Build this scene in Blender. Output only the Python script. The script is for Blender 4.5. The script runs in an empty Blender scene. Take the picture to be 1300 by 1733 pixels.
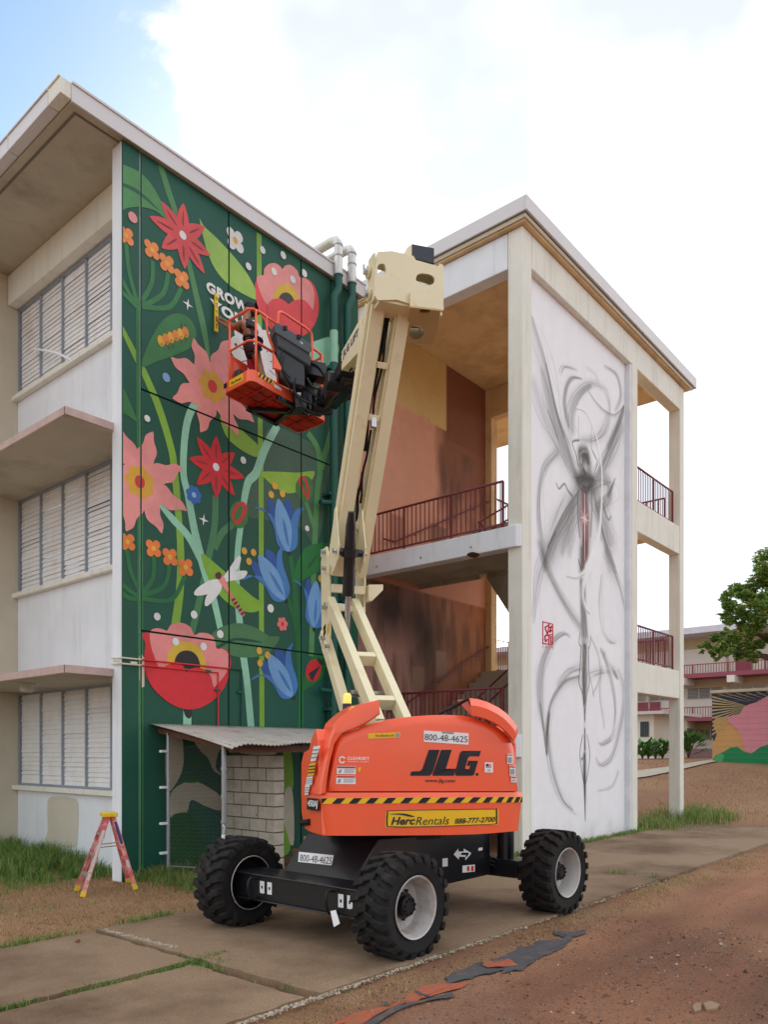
import bpy, bmesh, math, random
import numpy as np
from mathutils import Vector, Matrix
from mathutils.geometry import tessellate_polygon
random.seed(7); np.random.seed(7)
sc = bpy.context.scene
col = sc.collection
# ---------------------------------------------------------------- camera
H = 2.0; FP = 1306.0; HY = 1271.0; PHI = math.radians(40.363)  # H raised, scaling the pixel-placed scene about the camera to reach real sizes
FW = (math.cos(PHI), math.sin(PHI)); RT = (math.sin(PHI), -math.cos(PHI))
cam = bpy.data.cameras.new('camera'); camo = bpy.data.objects.new('camera', cam); col.objects.link(camo)
camo.location = (0, 0, H); camo.rotation_euler = (math.radians(90), 0, PHI - math.radians(90))
cam.sensor_width = 36; cam.lens = 36 * FP / 1733; cam.shift_y = (HY - 866.5) / 1733
cam.clip_end = 3000; cam.clip_start = 0.1
sc.camera = camo
# ---------------------------------------------------------------- world
SUN_EL, SUN_T = math.radians(8.5), 0.149
sd = Vector((FW[0] + SUN_T*RT[0], FW[1] + SUN_T*RT[1], 0)).normalized()
SUN_DIR = Vector((sd.x*math.cos(SUN_EL), sd.y*math.cos(SUN_EL), math.sin(SUN_EL)))
w = bpy.data.worlds.new('World'); sc.world = w; w.use_nodes = True
nt = w.node_tree; nt.nodes.clear(); N = nt.nodes.new; L = nt.links.new
def nmath(op, a, b=None, c=None, clamp=False):
    n = N('ShaderNodeMath'); n.operation = op; n.use_clamp = clamp
    for i, x in enumerate((a, b, c)):
        if x is None: continue
        if isinstance(x, (int, float)): n.inputs[i].default_value = x
        else: L(x, n.inputs[i])
    return n.outputs[0]
tc = N('ShaderNodeTexCoord')
nrm = N('ShaderNodeVectorMath'); nrm.operation = 'NORMALIZE'; L(tc.outputs['Generated'], nrm.inputs[0])
sky = N('ShaderNodeTexSky'); sky.sky_type = 'NISHITA'; sky.sun_disc = False
sky.sun_elevation = SUN_EL + math.radians(16); sky.sun_rotation = math.atan2(SUN_DIR.x, SUN_DIR.y)
bgs = N('ShaderNodeBackground'); bgs.inputs[1].default_value = 0.145; hs = N('ShaderNodeHueSaturation'); hs.inputs['Saturation'].default_value = 1.35; L(sky.outputs[0], hs.inputs['Color']); L(hs.outputs[0], bgs.inputs[0])
def dotdir(v):
    d = N('ShaderNodeVectorMath'); d.operation = 'DOT_PRODUCT'; L(nrm.outputs[0], d.inputs[0])
    d.inputs[1].default_value = Vector(v).normalized(); return d.outputs['Value']
def noise(scale, detail, rough, dist=0.0, off=(0, 0, 0), sz=(1, 1, 1)):
    m = N('ShaderNodeMapping'); L(nrm.outputs[0], m.inputs[0]); m.inputs['Location'].default_value = off; m.inputs['Scale'].default_value = sz
    n = N('ShaderNodeTexNoise'); L(m.outputs[0], n.inputs['Vector']); n.inputs['Scale'].default_value = scale
    n.inputs['Detail'].default_value = detail; n.inputs['Roughness'].default_value = rough; n.inputs['Distortion'].default_value = dist
    return n.outputs[0]
def dirpx(px, py):
    t = (px-650)/FP
    return Vector((FW[0]+t*RT[0], FW[1]+t*RT[1], (HY-py)/FP))
n1 = noise(5.2, 10, 0.6, 0.5, (1.3, .2, .4), (1, 1, 1.5)); n2 = noise(1.5, 5, 0.5, 0.2, (4, 2, 1), (1, 1, 1.4))
# opening in the cloud cover to the upper left: blue sky
pd = dotdir(dirpx(75, 185))
patch = nmath('MULTIPLY', nmath('SUBTRACT', pd, 0.983), 42.0)
dens = nmath('ADD', nmath('MULTIPLY', nmath('SUBTRACT', n1, 0.5), 9.0), nmath('SUBTRACT', 0.55, patch))
dens = nmath('MAXIMUM', nmath('MINIMUM', dens, 1.0), 0.0)
mr = N('ShaderNodeMapRange'); mr.interpolation_type = 'SMOOTHSTEP'; L(dens, mr.inputs[0]); mr.inputs[3].default_value = 0.04
far = nmath('MULTIPLY', nmath('SUBTRACT', 0.968, pd), 14.0, clamp=True)    # away from the opening the cover is complete
cov = nmath('MAXIMUM', mr.outputs[0], far)
# cloud tone: brilliant near the sun, thin and bluish elsewhere
sg = dotdir(SUN_DIR)
glow = nmath('MULTIPLY', nmath('POWER', nmath('MAXIMUM', sg, 0.0), 10.0), 0.55)
aure = nmath('MULTIPLY', nmath('POWER', nmath('MAXIMUM', sg, 0.0), 1400.0), 14.0)
thin = nmath('MULTIPLY', nmath('SUBTRACT', n2, 0.38), 5.5, clamp=True)
cm = N('ShaderNodeMixRGB'); L(thin, cm.inputs[0]); cm.inputs[1].default_value = (1.0, 1.0, 1.0, 1); cm.inputs[2].default_value = (0.45, 0.485, 0.53, 1)
bgc = N('ShaderNodeBackground'); L(cm.outputs[0], bgc.inputs[0])
L(nmath('ADD', 1.0, glow), bgc.inputs[1])
bga = N('ShaderNodeBackground'); bga.inputs[0].default_value = (1, .78, .5, 1); L(aure, bga.inputs[1])
mx = N('ShaderNodeMixShader'); L(cov, mx.inputs[0]); L(bgs.outputs[0], mx.inputs[1]); L(bgc.outputs[0], mx.inputs[2])
ad = N('ShaderNodeAddShader'); L(mx.outputs[0], ad.inputs[0]); L(bga.outputs[0], ad.inputs[1])
wo = N('ShaderNodeOutputWorld'); L(ad.outputs[0], wo.inputs[0])
sl = bpy.data.lights.new('sun', 'SUN'); sl.energy = 1.5; sl.angle = math.radians(10); sl.color = (1.0, .74, .48)
so = bpy.data.objects.new('sun', sl); col.objects.link(so); so.rotation_euler = SUN_DIR.to_track_quat('Z', 'Y').to_euler(); so.location = (0, 0, 30)
vs = sc.view_settings; vs.view_transform = 'Standard'; vs.look = 'None'; vs.gamma = 1; vs.use_curve_mapping = False; vs.exposure = 0.88
sc.render.engine = 'CYCLES'
sc.cycles.transparent_max_bounces = 16; sc.cycles.max_bounces = 6; sc.cycles.diffuse_bounces = 4
# ---------------------------------------------------------------- measuring: a photo pixel's ray met with a plane of the place
def onX(px, py, X): d = dirpx(px, py); s = X/d.x; return Vector((X, d.y*s, H+d.z*s))
def onY(px, py, Y): d = dirpx(px, py); s = Y/d.y; return Vector((d.x*s, Y, H+d.z*s))
def onZ(px, py, Z): d = dirpx(px, py); s = (Z-H)/d.z; return Vector((d.x*s, d.y*s, Z))
def atD(px, py, D): d = dirpx(px, py); return Vector((d.x*D, d.y*D, H+d.z*D))
def onP(px, py, p, n):
    d = dirpx(px, py); o = Vector((0, 0, H)); s = (Vector(p)-o).dot(n)/d.dot(n); return o+d*s
# ---------------------------------------------------------------- materials
def lin(c):
    return tuple(((x/255)/12.92 if x/255 <= .04045 else ((x/255+.055)/1.055)**2.4) for x in c) + (1,)
MC = {}
def mat(name, rgb, rough=.7, var=.12, scale=3.0, bump=0.0, bscale=60, metal=0.0, spec=.4, rgb2=None, s2=1.2, t2=(.5, .65), attr=None, emit=None, coat=0, trans=0, stretch=(1,1,1), detail=6, grime=0, bdist=.01):
    if name in MC: return MC[name]
    m = bpy.data.materials.new(name); m.use_nodes = True; t = m.node_tree; ns = t.nodes; lk = t.links.new
    b = ns['Principled BSDF']; b.inputs['Roughness'].default_value = rough; b.inputs['Metallic'].default_value = metal
    b.inputs['Specular IOR Level'].default_value = spec
    if coat: b.inputs['Coat Weight'].default_value = coat; b.inputs['Coat Roughness'].default_value = .08
    g = ns.new('ShaderNodeNewGeometry'); mp = ns.new('ShaderNodeMapping'); lk(g.outputs['Position'], mp.inputs[0]); mp.inputs['Scale'].default_value = stretch
    nz = ns.new('ShaderNodeTexNoise'); nz.inputs['Scale'].default_value = scale; nz.inputs['Detail'].default_value = detail; nz.inputs['Roughness'].default_value = .6; lk(mp.outputs[0], nz.inputs['Vector'])
    c = lin(rgb)
    if attr:
        an = ns.new('ShaderNodeAttribute'); an.attribute_name = attr; base = an.outputs['Color']
    else:
        rn = ns.new('ShaderNodeRGB'); rn.outputs[0].default_value = c; base = rn.outputs[0]
    if rgb2:
        n3 = ns.new('ShaderNodeTexNoise'); n3.inputs['Scale'].default_value = s2; n3.inputs['Detail'].default_value = 8; n3.inputs['Roughness'].default_value = .65; lk(mp.outputs[0], n3.inputs['Vector'])
        r3 = ns.new('ShaderNodeMapRange'); r3.inputs[1].default_value = t2[0]; r3.inputs[2].default_value = t2[1]; lk(n3.outputs[0], r3.inputs[0])
        m3 = ns.new('ShaderNodeMixRGB'); lk(r3.outputs[0], m3.inputs[0]); lk(base, m3.inputs[1]); m3.inputs[2].default_value = lin(rgb2); base = m3.outputs[0]
    mr = ns.new('ShaderNodeMapRange'); mr.inputs[1].default_value = .25; mr.inputs[2].default_value = .75; mr.inputs[3].default_value = 1-var; mr.inputs[4].default_value = 1+var; lk(nz.outputs[0], mr.inputs[0])
    mm = ns.new('ShaderNodeVectorMath'); mm.operation = 'SCALE'; lk(base, mm.inputs[0]); lk(mr.outputs[0], mm.inputs['Scale'])
    out = mm.outputs[0]
    if grime:
        n4 = ns.new('ShaderNodeTexNoise'); n4.inputs['Scale'].default_value = 1.0; n4.inputs['Detail'].default_value = 9; n4.inputs['Roughness'].default_value = .7
        mp4 = ns.new('ShaderNodeMapping'); lk(g.outputs['Position'], mp4.inputs[0]); mp4.inputs['Scale'].default_value = (5, 5, .45); lk(mp4.outputs[0], n4.inputs['Vector'])
        r4 = ns.new('ShaderNodeMapRange'); r4.inputs[1].default_value = .52; r4.inputs[2].default_value = .8; r4.inputs[3].default_value = 0; r4.inputs[4].default_value = grime; lk(n4.outputs[0], r4.inputs[0])
        m4 = ns.new('ShaderNodeMixRGB'); lk(r4.outputs[0], m4.inputs[0]); lk(out, m4.inputs[1]); m4.inputs[2].default_value = (.16, .13, .09, 1); out = m4.outputs[0]
    lk(out, b.inputs['Base Color'])
    if bump:
        bn = ns.new('ShaderNodeTexNoise'); bn.inputs['Scale'].default_value = bscale; bn.inputs['Detail'].default_value = 4; lk(mp.outputs[0], bn.inputs['Vector'])
        bp = ns.new('ShaderNodeBump'); bp.inputs['Strength'].default_value = bump; bp.inputs['Distance'].default_value = bdist; lk(bn.outputs[0], bp.inputs['Height']); lk(bp.outputs[0], b.inputs['Normal'])
    if emit:
        b.inputs['Emission Color'].default_value = lin(rgb); b.inputs['Emission Strength'].default_value = emit
    MC[name] = m; return m
# ---------------------------------------------------------------- objects
def wloc(o):
    v = Vector((0, 0, 0))
    while o is not None: v += o.location; o = o.parent
    return v
def tag(o, label=None, cat=None, group=None, kind=None):
    if label: o['label'] = label
    if cat: o['category'] = cat
    if group: o['group'] = group
    if kind: o['kind'] = kind
    return o
def thing(name, loc, label, cat, group=None):
    o = bpy.data.objects.new(name, None); o.empty_display_size = .2; col.objects.link(o); o.location = loc
    return tag(o, label, cat, group)
class MB:
    def __init__(s): s.v = []; s.f = []; s.m = []; s.cm = 0
    def add(s, vs, fs):
        b = len(s.v); s.v += [tuple(x) for x in vs]
        for f in fs: s.f.append([b+i for i in f]); s.m.append(s.cm)
        return s
    def box(s, a, b):
        x0, x1 = sorted((a[0], b[0])); y0, y1 = sorted((a[1], b[1])); z0, z1 = sorted((a[2], b[2]))
        return s.add([(x0,y0,z0),(x1,y0,z0),(x1,y1,z0),(x0,y1,z0),(x0,y0,z1),(x1,y0,z1),(x1,y1,z1),(x0,y1,z1)],
                     [(0,3,2,1),(4,5,6,7),(0,1,5,4),(1,2,6,5),(2,3,7,6),(3,0,4,7)])
    def obox(s, c, ax, ay, az):   # centre and three half-axis vectors
        c = Vector(c); P = []
        for k in (-1, 1):
            for (i, j) in ((-1,-1),(1,-1),(1,1),(-1,1)): P.append(c+Vector(ax)*i+Vector(ay)*j+Vector(az)*k)
        return s.add(P, [(0,3,2,1),(4,5,6,7),(0,1,5,4),(1,2,6,5),(2,3,7,6),(3,0,4,7)])
    def beam(s, p, q, w, h, side=None):   # bar from p to q, w along side, h across
        p, q = Vector(p), Vector(q); d = (q-p)
        if side is None: side = d.cross(Vector((0,0,1)))
        if side.length < 1e-4: side = Vector((1,0,0))
        side = Vector(side).normalized(); up = side.cross(d.normalized()).normalized()
        return s.obox((p+q)/2, side*w/2, d/2, up*h/2)
    def prism(s, pts, ext):       # closed 3-D polygon pushed along ext
        n = len(pts); pts = [Vector(p) for p in pts]; ext = Vector(ext)
        tri = tessellate_polygon([pts])
        s.add(pts + [p+ext for p in pts], [tuple(t) for t in tri] + [tuple(n+i for i in reversed(t)) for t in tri] + [(i, (i+1) % n, n+(i+1) % n, n+i) for i in range(n)])
        return s
    def poly(s, pts):
        tri = tessellate_polygon([[Vector(p) for p in pts]]); return s.add(pts, [tuple(t) for t in tri])
    def tube(s, pts, r, n=8, cap=True):
        pts = [Vector(p) for p in pts]; rs = r if isinstance(r, (list, tuple)) else [r]*len(pts); rings = []
        t0 = (pts[1]-pts[0]).normalized(); a = t0.orthogonal().normalized()
        for i, p in enumerate(pts):
            t = ((pts[min(i+1, len(pts)-1)]-p).normalized() + (p-pts[max(i-1, 0)]).normalized())
            t = t.normalized() if t.length > 1e-6 else t0
            a = (a - t*a.dot(t)).normalized(); b = t.cross(a)
            rings.append([p + (a*math.cos(2*math.pi*k/n)+b*math.sin(2*math.pi*k/n))*rs[i] for k in range(n)])
        V = [v for r_ in rings for v in r_]; F = []
        for i in range(len(pts)-1):
            for k in range(n): F.append((i*n+k, i*n+(k+1) % n, (i+1)*n+(k+1) % n, (i+1)*n+k))
        if cap: F.append(tuple(range(n))[::-1]); F.append(tuple((len(pts)-1)*n+k for k in range(n)))
        return s.add(V, F)
    def lathe(s, prof, c, ax, n=24, closed=False):   # prof: (radius, along axis)
        c = Vector(c); ax = Vector(ax).normalized(); a = ax.orthogonal().normalized(); b = ax.cross(a); V = []; F = []
        for (r, h) in prof:
            for k in range(n): V.append(c+ax*h+(a*math.cos(2*math.pi*k/n)+b*math.sin(2*math.pi*k/n))*r)
        for i in range(len(prof)-1 + (1 if closed else 0)):
            j = (i+1) % len(prof)
            for k in range(n): F.append((i*n+k, i*n+(k+1) % n, j*n+(k+1) % n, j*n+k))
        return s.add(V, F)
    def build(s, name, mats, parent=None, smooth=False, bevel=0, seg=2, fixn=True, origin=None, auto=None):
        if not isinstance(mats, (list, tuple)): mats = [mats]
        me = bpy.data.meshes.new(name); off = wloc(parent) if parent is not None else Vector((0, 0, 0))
        if origin is not None: off = Vector(origin)
        me.from_pydata([(x-off.x, y-off.y, z-off.z) for x, y, z in s.v], [], s.f)
        for m in mats: me.materials.append(m)
        if len(mats) > 1: me.polygons.foreach_set('material_index', s.m)
        if fixn:
            bm = bmesh.new(); bm.from_mesh(me); bmesh.ops.recalc_face_normals(bm, faces=bm.faces); bm.to_mesh(me); bm.free()
        if smooth or auto: me.polygons.foreach_set('use_smooth', [True]*len(me.polygons))
        o = bpy.data.objects.new(name, me); col.objects.link(o); o.parent = parent
        if origin is not None: o.location = Vector(origin) - (wloc(parent) if parent is not None else Vector((0, 0, 0)))
        if bevel:
            bv = o.modifiers.new('bevel', 'BEVEL'); bv.width = bevel; bv.segments = seg; bv.limit_method = 'ANGLE'; bv.angle_limit = math.radians(35)
        if auto:
            try: me.set_sharp_from_angle(angle=math.radians(auto))
            except Exception: pass
        return o
def copies(name, src, parent, locs, scale=None):
    """repeat a small piece: shares mesh data; src's mesh is centred on its own origin"""
    out = []; base = wloc(parent) if parent is not None else Vector((0, 0, 0))
    for i, p in enumerate(locs):
        o = src if i == 0 else src.copy()
        if i: col.objects.link(o)
        o.parent = parent; o.location = Vector(p)-base; out.append(o)
    return out
def boxpiece(name, size, mats, parent, bevel=0, rot=None):
    b = MB(); b.box((-size[0]/2, -size[1]/2, -size[2]/2), (size[0]/2, size[1]/2, size[2]/2))
    o = b.build(name, mats, None, bevel=bevel, seg=1); o.parent = parent
    if rot: o.rotation_euler = rot
    return o
def box(name, a, b, m, parent=None, bevel=0.0): return MB().box(a, b).build(name, m, parent, bevel=bevel)
def catmull(pts, closed=False, n=6):
    P = [np.array(p, float) for p in pts]; m = len(P); out = []
    rng = range(m) if closed else range(m-1)
    for i in rng:
        if closed: a, b, c, d = P[(i-1) % m], P[i], P[(i+1) % m], P[(i+2) % m]
        else: a, b, c, d = P[max(i-1, 0)], P[i], P[i+1], P[min(i+2, m-1)]
        for k in range(n):
            t = k/n; out.append(.5*((2*b)+(-a+c)*t+(2*a-5*b+4*c-d)*t*t+(-a+3*b-3*c+d)*t**3))
    if not closed: out.append(P[-1])
    return [tuple(x) for x in out]
def textmesh(s, size=1.0, shear=0.0, bold=0.0, sx=1.0, space=1.0):
    """flat glyph triangles of a word: list of 2-D verts, faces"""
    cu = bpy.data.curves.new('lettering', 'FONT'); cu.body = s; cu.size = size; cu.shear = shear; cu.offset = bold; cu.space_character = space; cu.resolution_u = 4
    o = bpy.data.objects.new('lettering', cu); col.objects.link(o)
    dg = bpy.context.evaluated_depsgraph_get(); me = bpy.data.meshes.new_from_object(o.evaluated_get(dg))
    V = [(v.co.x*sx, v.co.y) for v in me.vertices]; F = [tuple(p.vertices) for p in me.polygons]
    bpy.data.objects.remove(o); bpy.data.curves.remove(cu); bpy.data.meshes.remove(me)
    return V, F
def fit(V, x0, y0, x1, y1):
    """scale glyph verts into a rectangle"""
    xs = [v[0] for v in V]; ys = [v[1] for v in V]; a, b, c, d = min(xs), max(xs), min(ys), max(ys)
    return [(x0+(x-a)/(b-a)*(x1-x0), y0+(y-c)/(d-c)*(y1-y0)) for x, y in V]
def vnoise(x, y, s, seed=0):
    """smooth value noise on numpy arrays"""
    rs = np.random.RandomState(seed); G = rs.rand(64, 64); x = np.asarray(x)*s; y = np.asarray(y)*s
    xi = np.floor(x).astype(int); yi = np.floor(y).astype(int); fx = x-xi; fy = y-yi; fx = fx*fx*(3-2*fx); fy = fy*fy*(3-2*fy)
    g = lambda a, b: G[a % 64, b % 64]
    return (g(xi, yi)*(1-fx)+g(xi+1, yi)*fx)*(1-fy)+(g(xi, yi+1)*(1-fx)+g(xi+1, yi+1)*fx)*fy
def fbm(x, y, s, seed=0, o=4):
    r = 0; a = .5
    for i in range(o): r = r+a*vnoise(x, y, s*2**i, seed+i); a *= .5
    return r/(1-.5**o)
# ================================================================ SETTING
M = {}
M['cream'] = mat('cream_paint', (232, 231, 220), .75, .05, 2, .25, 60, grime=.34)
M['white'] = mat('white_paint', (234, 239, 244), .7, .05, 2, .25, 60, grime=.24)
M['tan'] = mat('tan_paint', (204, 195, 174), .8, .06, 2, .15, 70, grime=.25)
M['soffit'] = mat('soffit_paint', (188, 180, 162), .8, .08, 1.5, .12, 60, rgb2=(150, 141, 122), s2=.9, t2=(.5, .72))
M['warm'] = mat('cream_paint_warm_bounce', (228, 198, 152), .75, .07, 1.5, .12, 60, rgb2=(190, 155, 112), s2=.8, t2=(.48, .7))  # cream paint with the warm bounce of sunlight put into its colour
M['fascia'] = mat('fascia_metal', (214, 212, 214), .45, .04, 1.0, spec=.5)
M['concrete'] = mat('driveway_concrete', (146, 122, 98), .92, .28, 60, .8, 150, rgb2=(104, 80, 60), s2=.55, t2=(.42, .66), detail=10)
M['slabedge'] = mat('broken_concrete_edge', (178, 168, 150), .95, .25, 40, .8, 120)
M['maroon'] = mat('maroon_paint', (118, 48, 56), .45, .06, 4)
M['pinkedge'] = mat('faded_pink_paint', (196, 170, 164), .8, .15, 6, .1, 60)
M['dark'] = mat('dark_grey_paint', (38, 38, 40), .6, .1, 5)  # near-black grey, for the wall behind the louvres
M['alum'] = mat('window_frame_metal', (156, 166, 178), .45, .1, 8, metal=.3)
M['slat'] = mat('louvre_slats', (240, 241, 242), .6, .05, 5, rgb2=(220, 216, 206), s2=2, t2=(.5, .8))
M['galv'] = mat('galvanised_metal', (165, 168, 170), .45, .15, 25, .1, 80, metal=.7)
# ---- ground: one sheet; beyond 22 m it climbs to the plateau of the far buildings
def gz(x, y):
    D = x*FW[0]+y*FW[1]
    lat = x*RT[0]+y*RT[1]
    t = np.clip((D-19)/18, 0, 1); t = t*t*(3-2*t)
    g = 1.62*t
    sh = np.exp(-(((x-8.6)/2.4)**2+((y-9.9)/1.1)**2))*.16
    return g+sh
xs = np.unique(np.concatenate([np.arange(-3, 26, .09), np.arange(26, 60, 1.0), np.array([-400, -150, -60, -30, -12, -6, 70, 90, 130, 220, 450, 900])]))
ys = np.unique(np.concatenate([np.arange(-1, 13, .09), np.arange(13, 40, 1.0), np.array([-900, -300, -100, -50, -30, -20, -14, -9, -6, -4, -2.5, 50, 70, 110, 220, 450, 900])]))
GX, GY = np.meshgrid(xs, ys, indexing='ij')
near = ((GX > -3) & (GX < 26) & (GY > -1) & (GY < 13))
def gh(x, y):
    x = np.asarray(x, float); y = np.asarray(y, float)
    nr = ((x > -3) & (x < 26) & (y > -1) & (y < 13)); z = gz(x, y)-.012 + nr*((fbm(x, y, 2.1, 3)-.5)*.05+(fbm(x, y, 9, 5, 3)-.5)*.028*(y < 4.6))
    return np.where((x > -1) & (x < 21.4) & (y > 4.6) & (y < 7.8), -.03, z)
GZ = gh(GX, GY)
nx_, ny_ = GX.shape
V = np.stack([GX.ravel(), GY.ravel(), GZ.ravel()], 1)
idx = np.arange(nx_*ny_).reshape(nx_, ny_)
F = np.stack([idx[:-1, :-1].ravel(), idx[1:, :-1].ravel(), idx[1:, 1:].ravel(), idx[:-1, 1:].ravel()], 1)
me = bpy.data.meshes.new('ground'); me.from_pydata(V.tolist(), [], F.tolist())
# paint: red dirt, dry thatch, pale grit
red = np.array(lin((156, 110, 82))[:3]); red2 = np.array(lin((132, 90, 68))[:3]); grit = np.array(lin((132, 104, 86))[:3]); dry = np.array(lin((172, 140, 104))[:3]); grn = np.array(lin((98, 104, 60))[:3]); slope_c = np.array(lin((152, 114, 88))[:3])
x, y = V[:, 0], V[:, 1]
n_a = fbm(x, y, .55, 11, 5); n_b = fbm(x, y, 2.6, 12, 4); n_c = fbm(x, y, .18, 14, 3)
def mixc(a, b, t): t = np.clip(t, 0, 1)[:, None]; return a*(1-t)+b*t
C = mixc(np.tile(red, (len(x), 1)), np.tile(red2, (len(x), 1)), (n_a-.35)*3)
C = mixc(C, np.tile(grit, (len(x), 1)), (n_b-.42)*3*(y < 4)*np.clip((6.5-x)/3, .25, 1))
trk = fbm(x*.16, y*1.5, 1.6, 33, 4)
C = C*(1+1.0*(trk-.48)*(y < 4.2))[:, None]; C = mixc(C, np.tile(np.array(lin((168, 118, 88))[:3]), (len(x), 1)), np.exp(-((y-2.1-.06*x)/.16)**2)*.35*(y < 4)*np.clip(trk*2-.4, 0, 1)+np.exp(-((y-.5-.07*x)/.18)**2)*.35*(y < 4))
lawn = np.clip((y-7.7)/.25, 0, 1)*(x < 12.5)
C = mixc(C, np.tile(dry, (len(x), 1)), lawn*(.62+.6*(n_b-.5)))
verge = np.exp(-((y-4.1-.15*np.sin(x*1.7))/.33)**2)*(x < 21)
C = mixc(C, np.tile(dry, (len(x), 1)), verge*(.35+1.1*(n_b-.35)))
C = mixc(C, np.tile(grn, (len(x), 1)), lawn*np.clip((n_a-.5)*5, 0, 1)*np.clip((y-8.6)/1.5, 0, 1)*.8)
D_ = x*FW[0]+y*FW[1]
fz = np.clip((D_-19)/5, 0, 1)
C = mixc(C, np.tile(slope_c, (len(x), 1)), fz*.8); C = mixc(C, np.tile(dry, (len(x), 1)), fz*np.clip((n_a-.45)*3, 0, .55))
C = mixc(C, np.tile(dry, (len(x), 1)), np.exp(-((D_-22)/1.6)**2)*.45)
C = mixc(C, np.tile(grn, (len(x), 1)), np.clip((D_-44)/6, 0, 1)*.45)
ca = me.color_attributes.new('paint', 'FLOAT_COLOR', 'POINT'); ca.data.foreach_set('color', np.concatenate([C, np.ones((len(C), 1))], 1).ravel())
gm = mat('ground_soil', (120, 80, 60), .95, .34, 45, 1.0, 90, attr='paint', detail=12, bdist=.03)
me.materials.append(gm); me.polygons.foreach_set('use_smooth', [True]*len(me.polygons))
go = bpy.data.objects.new('ground', me); col.objects.link(go); tag(go, kind='structure')
# ---- driveway slabs
def slab(x0, x1, y0, y1, z, amp=.03, seed=0, step=.12):
    rs = random.Random(seed); P = []
    def edge(a, b):
        n = max(2, int((Vector(b)-Vector(a)).length/step))
        for i in range(n):
            t = i/n; P.append((a[0]+(b[0]-a[0])*t+rs.uniform(-amp, amp), a[1]+(b[1]-a[1])*t+rs.uniform(-amp, amp), z))
    edge((x0, y0), (x1, y0)); edge((x1, y0), (x1, y1)); edge((x1, y1), (x0, y1)); edge((x0, y1), (x0, y0))
    return P
dw = bpy.data.objects.new('driveway', None); col.objects.link(dw); tag(dw, kind='structure')
for i, (x0, x1, y0, y1, z) in enumerate([(-1.5, 4.36, 6.09, 7.9, .03), (-1.5, 4.30, 4.5, 6.0, .022), (4.42, 11.8, 4.45, 7.92, .04), (11.84, 21.5, 4.42, 7.56, .036)]):
    MB().prism(slab(x0, x1, y0, y1, z, (.016, .02, .014, .012)[i], i), (0, 0, -.16)).build('slab', M['concrete'], dw, bevel=.012, seg=1)
b = MB(); rs = random.Random(4)
for i in range(2600):      # whitish crumbling lip of the slab
    xx = 2.2+min(19, abs(rs.gauss(0, 3.4))) if rs.random() < .7 else rs.uniform(2.2, 21.5); yy = 4.455-abs(rs.gauss(0, .035)); r = min(.022, .006*math.exp(rs.gauss(0, .5)))
    V_ = [(xx+r*math.cos(k*1.257+i)*rs.uniform(.7, 1.2), yy+r*math.sin(k*1.257+i)*rs.uniform(.7, 1.2), .012+rs.uniform(0, .012)) for k in range(5)]
    b.add(V_+[(xx, yy, .02+r*.8)], [(0, 1, 5), (1, 2, 5), (2, 3, 5), (3, 4, 5), (4, 0, 5)])
o = b.build('slab_rubble', M['slabedge'], None); tag(o, kind='stuff', label='whitish crumbled concrete grit along the driveway edge', cat='rubble')
# pale path on the slope
pp = MB(); path = [onZ(1082, 1306, .75), onZ(1150, 1298, .95), onZ(1215, 1290, 1.2)]
def ground_hit(px, py):
    d = dirpx(px, py); s = 8.0
    while s < 90:
        p = d*s
        if H+p.z <= float(gz(p.x, p.y)): break
        s += .1
    return Vector((d.x*s, d.y*s, float(gz(d.x*s, d.y*s))+.04))
L1 = [ground_hit(x, y) for x, y in ((1070,1307),(1100,1303),(1130,1299),(1160,1294),(1190,1289),(1212,1286))]; L2 = [ground_hit(x, y) for x, y in ((1070,1320),(1100,1315),(1130,1309),(1160,1302),(1190,1295),(1212,1290))]; pts = L1
for i in range(len(pts)-1): pp.add([L1[i], L1[i+1], L2[i+1], L2[i]], [(0, 1, 2, 3)])
tag(pp.build('path', mat('pale_path_concrete', (176, 166, 150), .9, .1, 3, .2, 60)), kind='structure')
# ================================================================ LEFT BUILDING
X0, Y0 = 6.26, 10.49
XW = 6.87; Y2 = 15.15; ZS = 11.15
cb = thing('classroom_building', (X0, Y0, 0), 'three-storey cream classroom block with louvre windows and a green flower mural on its end wall', 'building')
box('end_wall', (X0, Y0, -.2), (11.5, 10.72, ZS), mat('dark_green_groove', (6, 62, 50), .7, .1, 3), cb)
box('corner_pier', (X0-.004, Y0-.004, -.2), (X0+.32, Y0+.26, ZS-.002), M['white'], cb, .01)
box('side_wall', (11.3, 10.74, -.2), (11.5, 20, ZS), M['cream'], cb)
# spandrels
zw = [(2.60-1.83+.57-.0, 3.10)]
WIN = [(onX(188, 1337.7, XW).z, onX(188, 1157.5, XW).z), (onX(188, 963, XW).z, onX(188, 779, XW).z), (onX(188, 577, XW).z, onX(188, 402.6, XW).z)]
zz = -.2
for i, (a, c) in enumerate(WIN):
    box('spandrel', (XW-.06, Y0+.27, zz), (XW+.14, Y2-.01, a), M['white'], cb); zz = c
    s_ = MB(); s_.box((XW-.17, Y0+.27, a-.085), (XW-.062, Y2+.05, a+.004)); s_.build('window_sill', M['cream'], cb, bevel=.01)
box('spandrel', (XW-.06, Y0+.27, zz+.002), (XW+.14, Y2-.01, ZS-.005), M['cream'], cb)
box('header_beam', (XW-.25, Y0+.27, onX(188, 370, XW-.25).z), (XW-.063, Y2-.01, ZS-.004), M['cream'], cb, .015)
box('projecting_wall', (3.2, Y2, -.2), (XW+.5, Y2+.3, ZS-.003), M['tan'], cb)
box('inner_wall', (XW+1.2, Y0+.25, 0), (XW+1.25, Y2, ZS-.01), M['dark'], cb)
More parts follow.
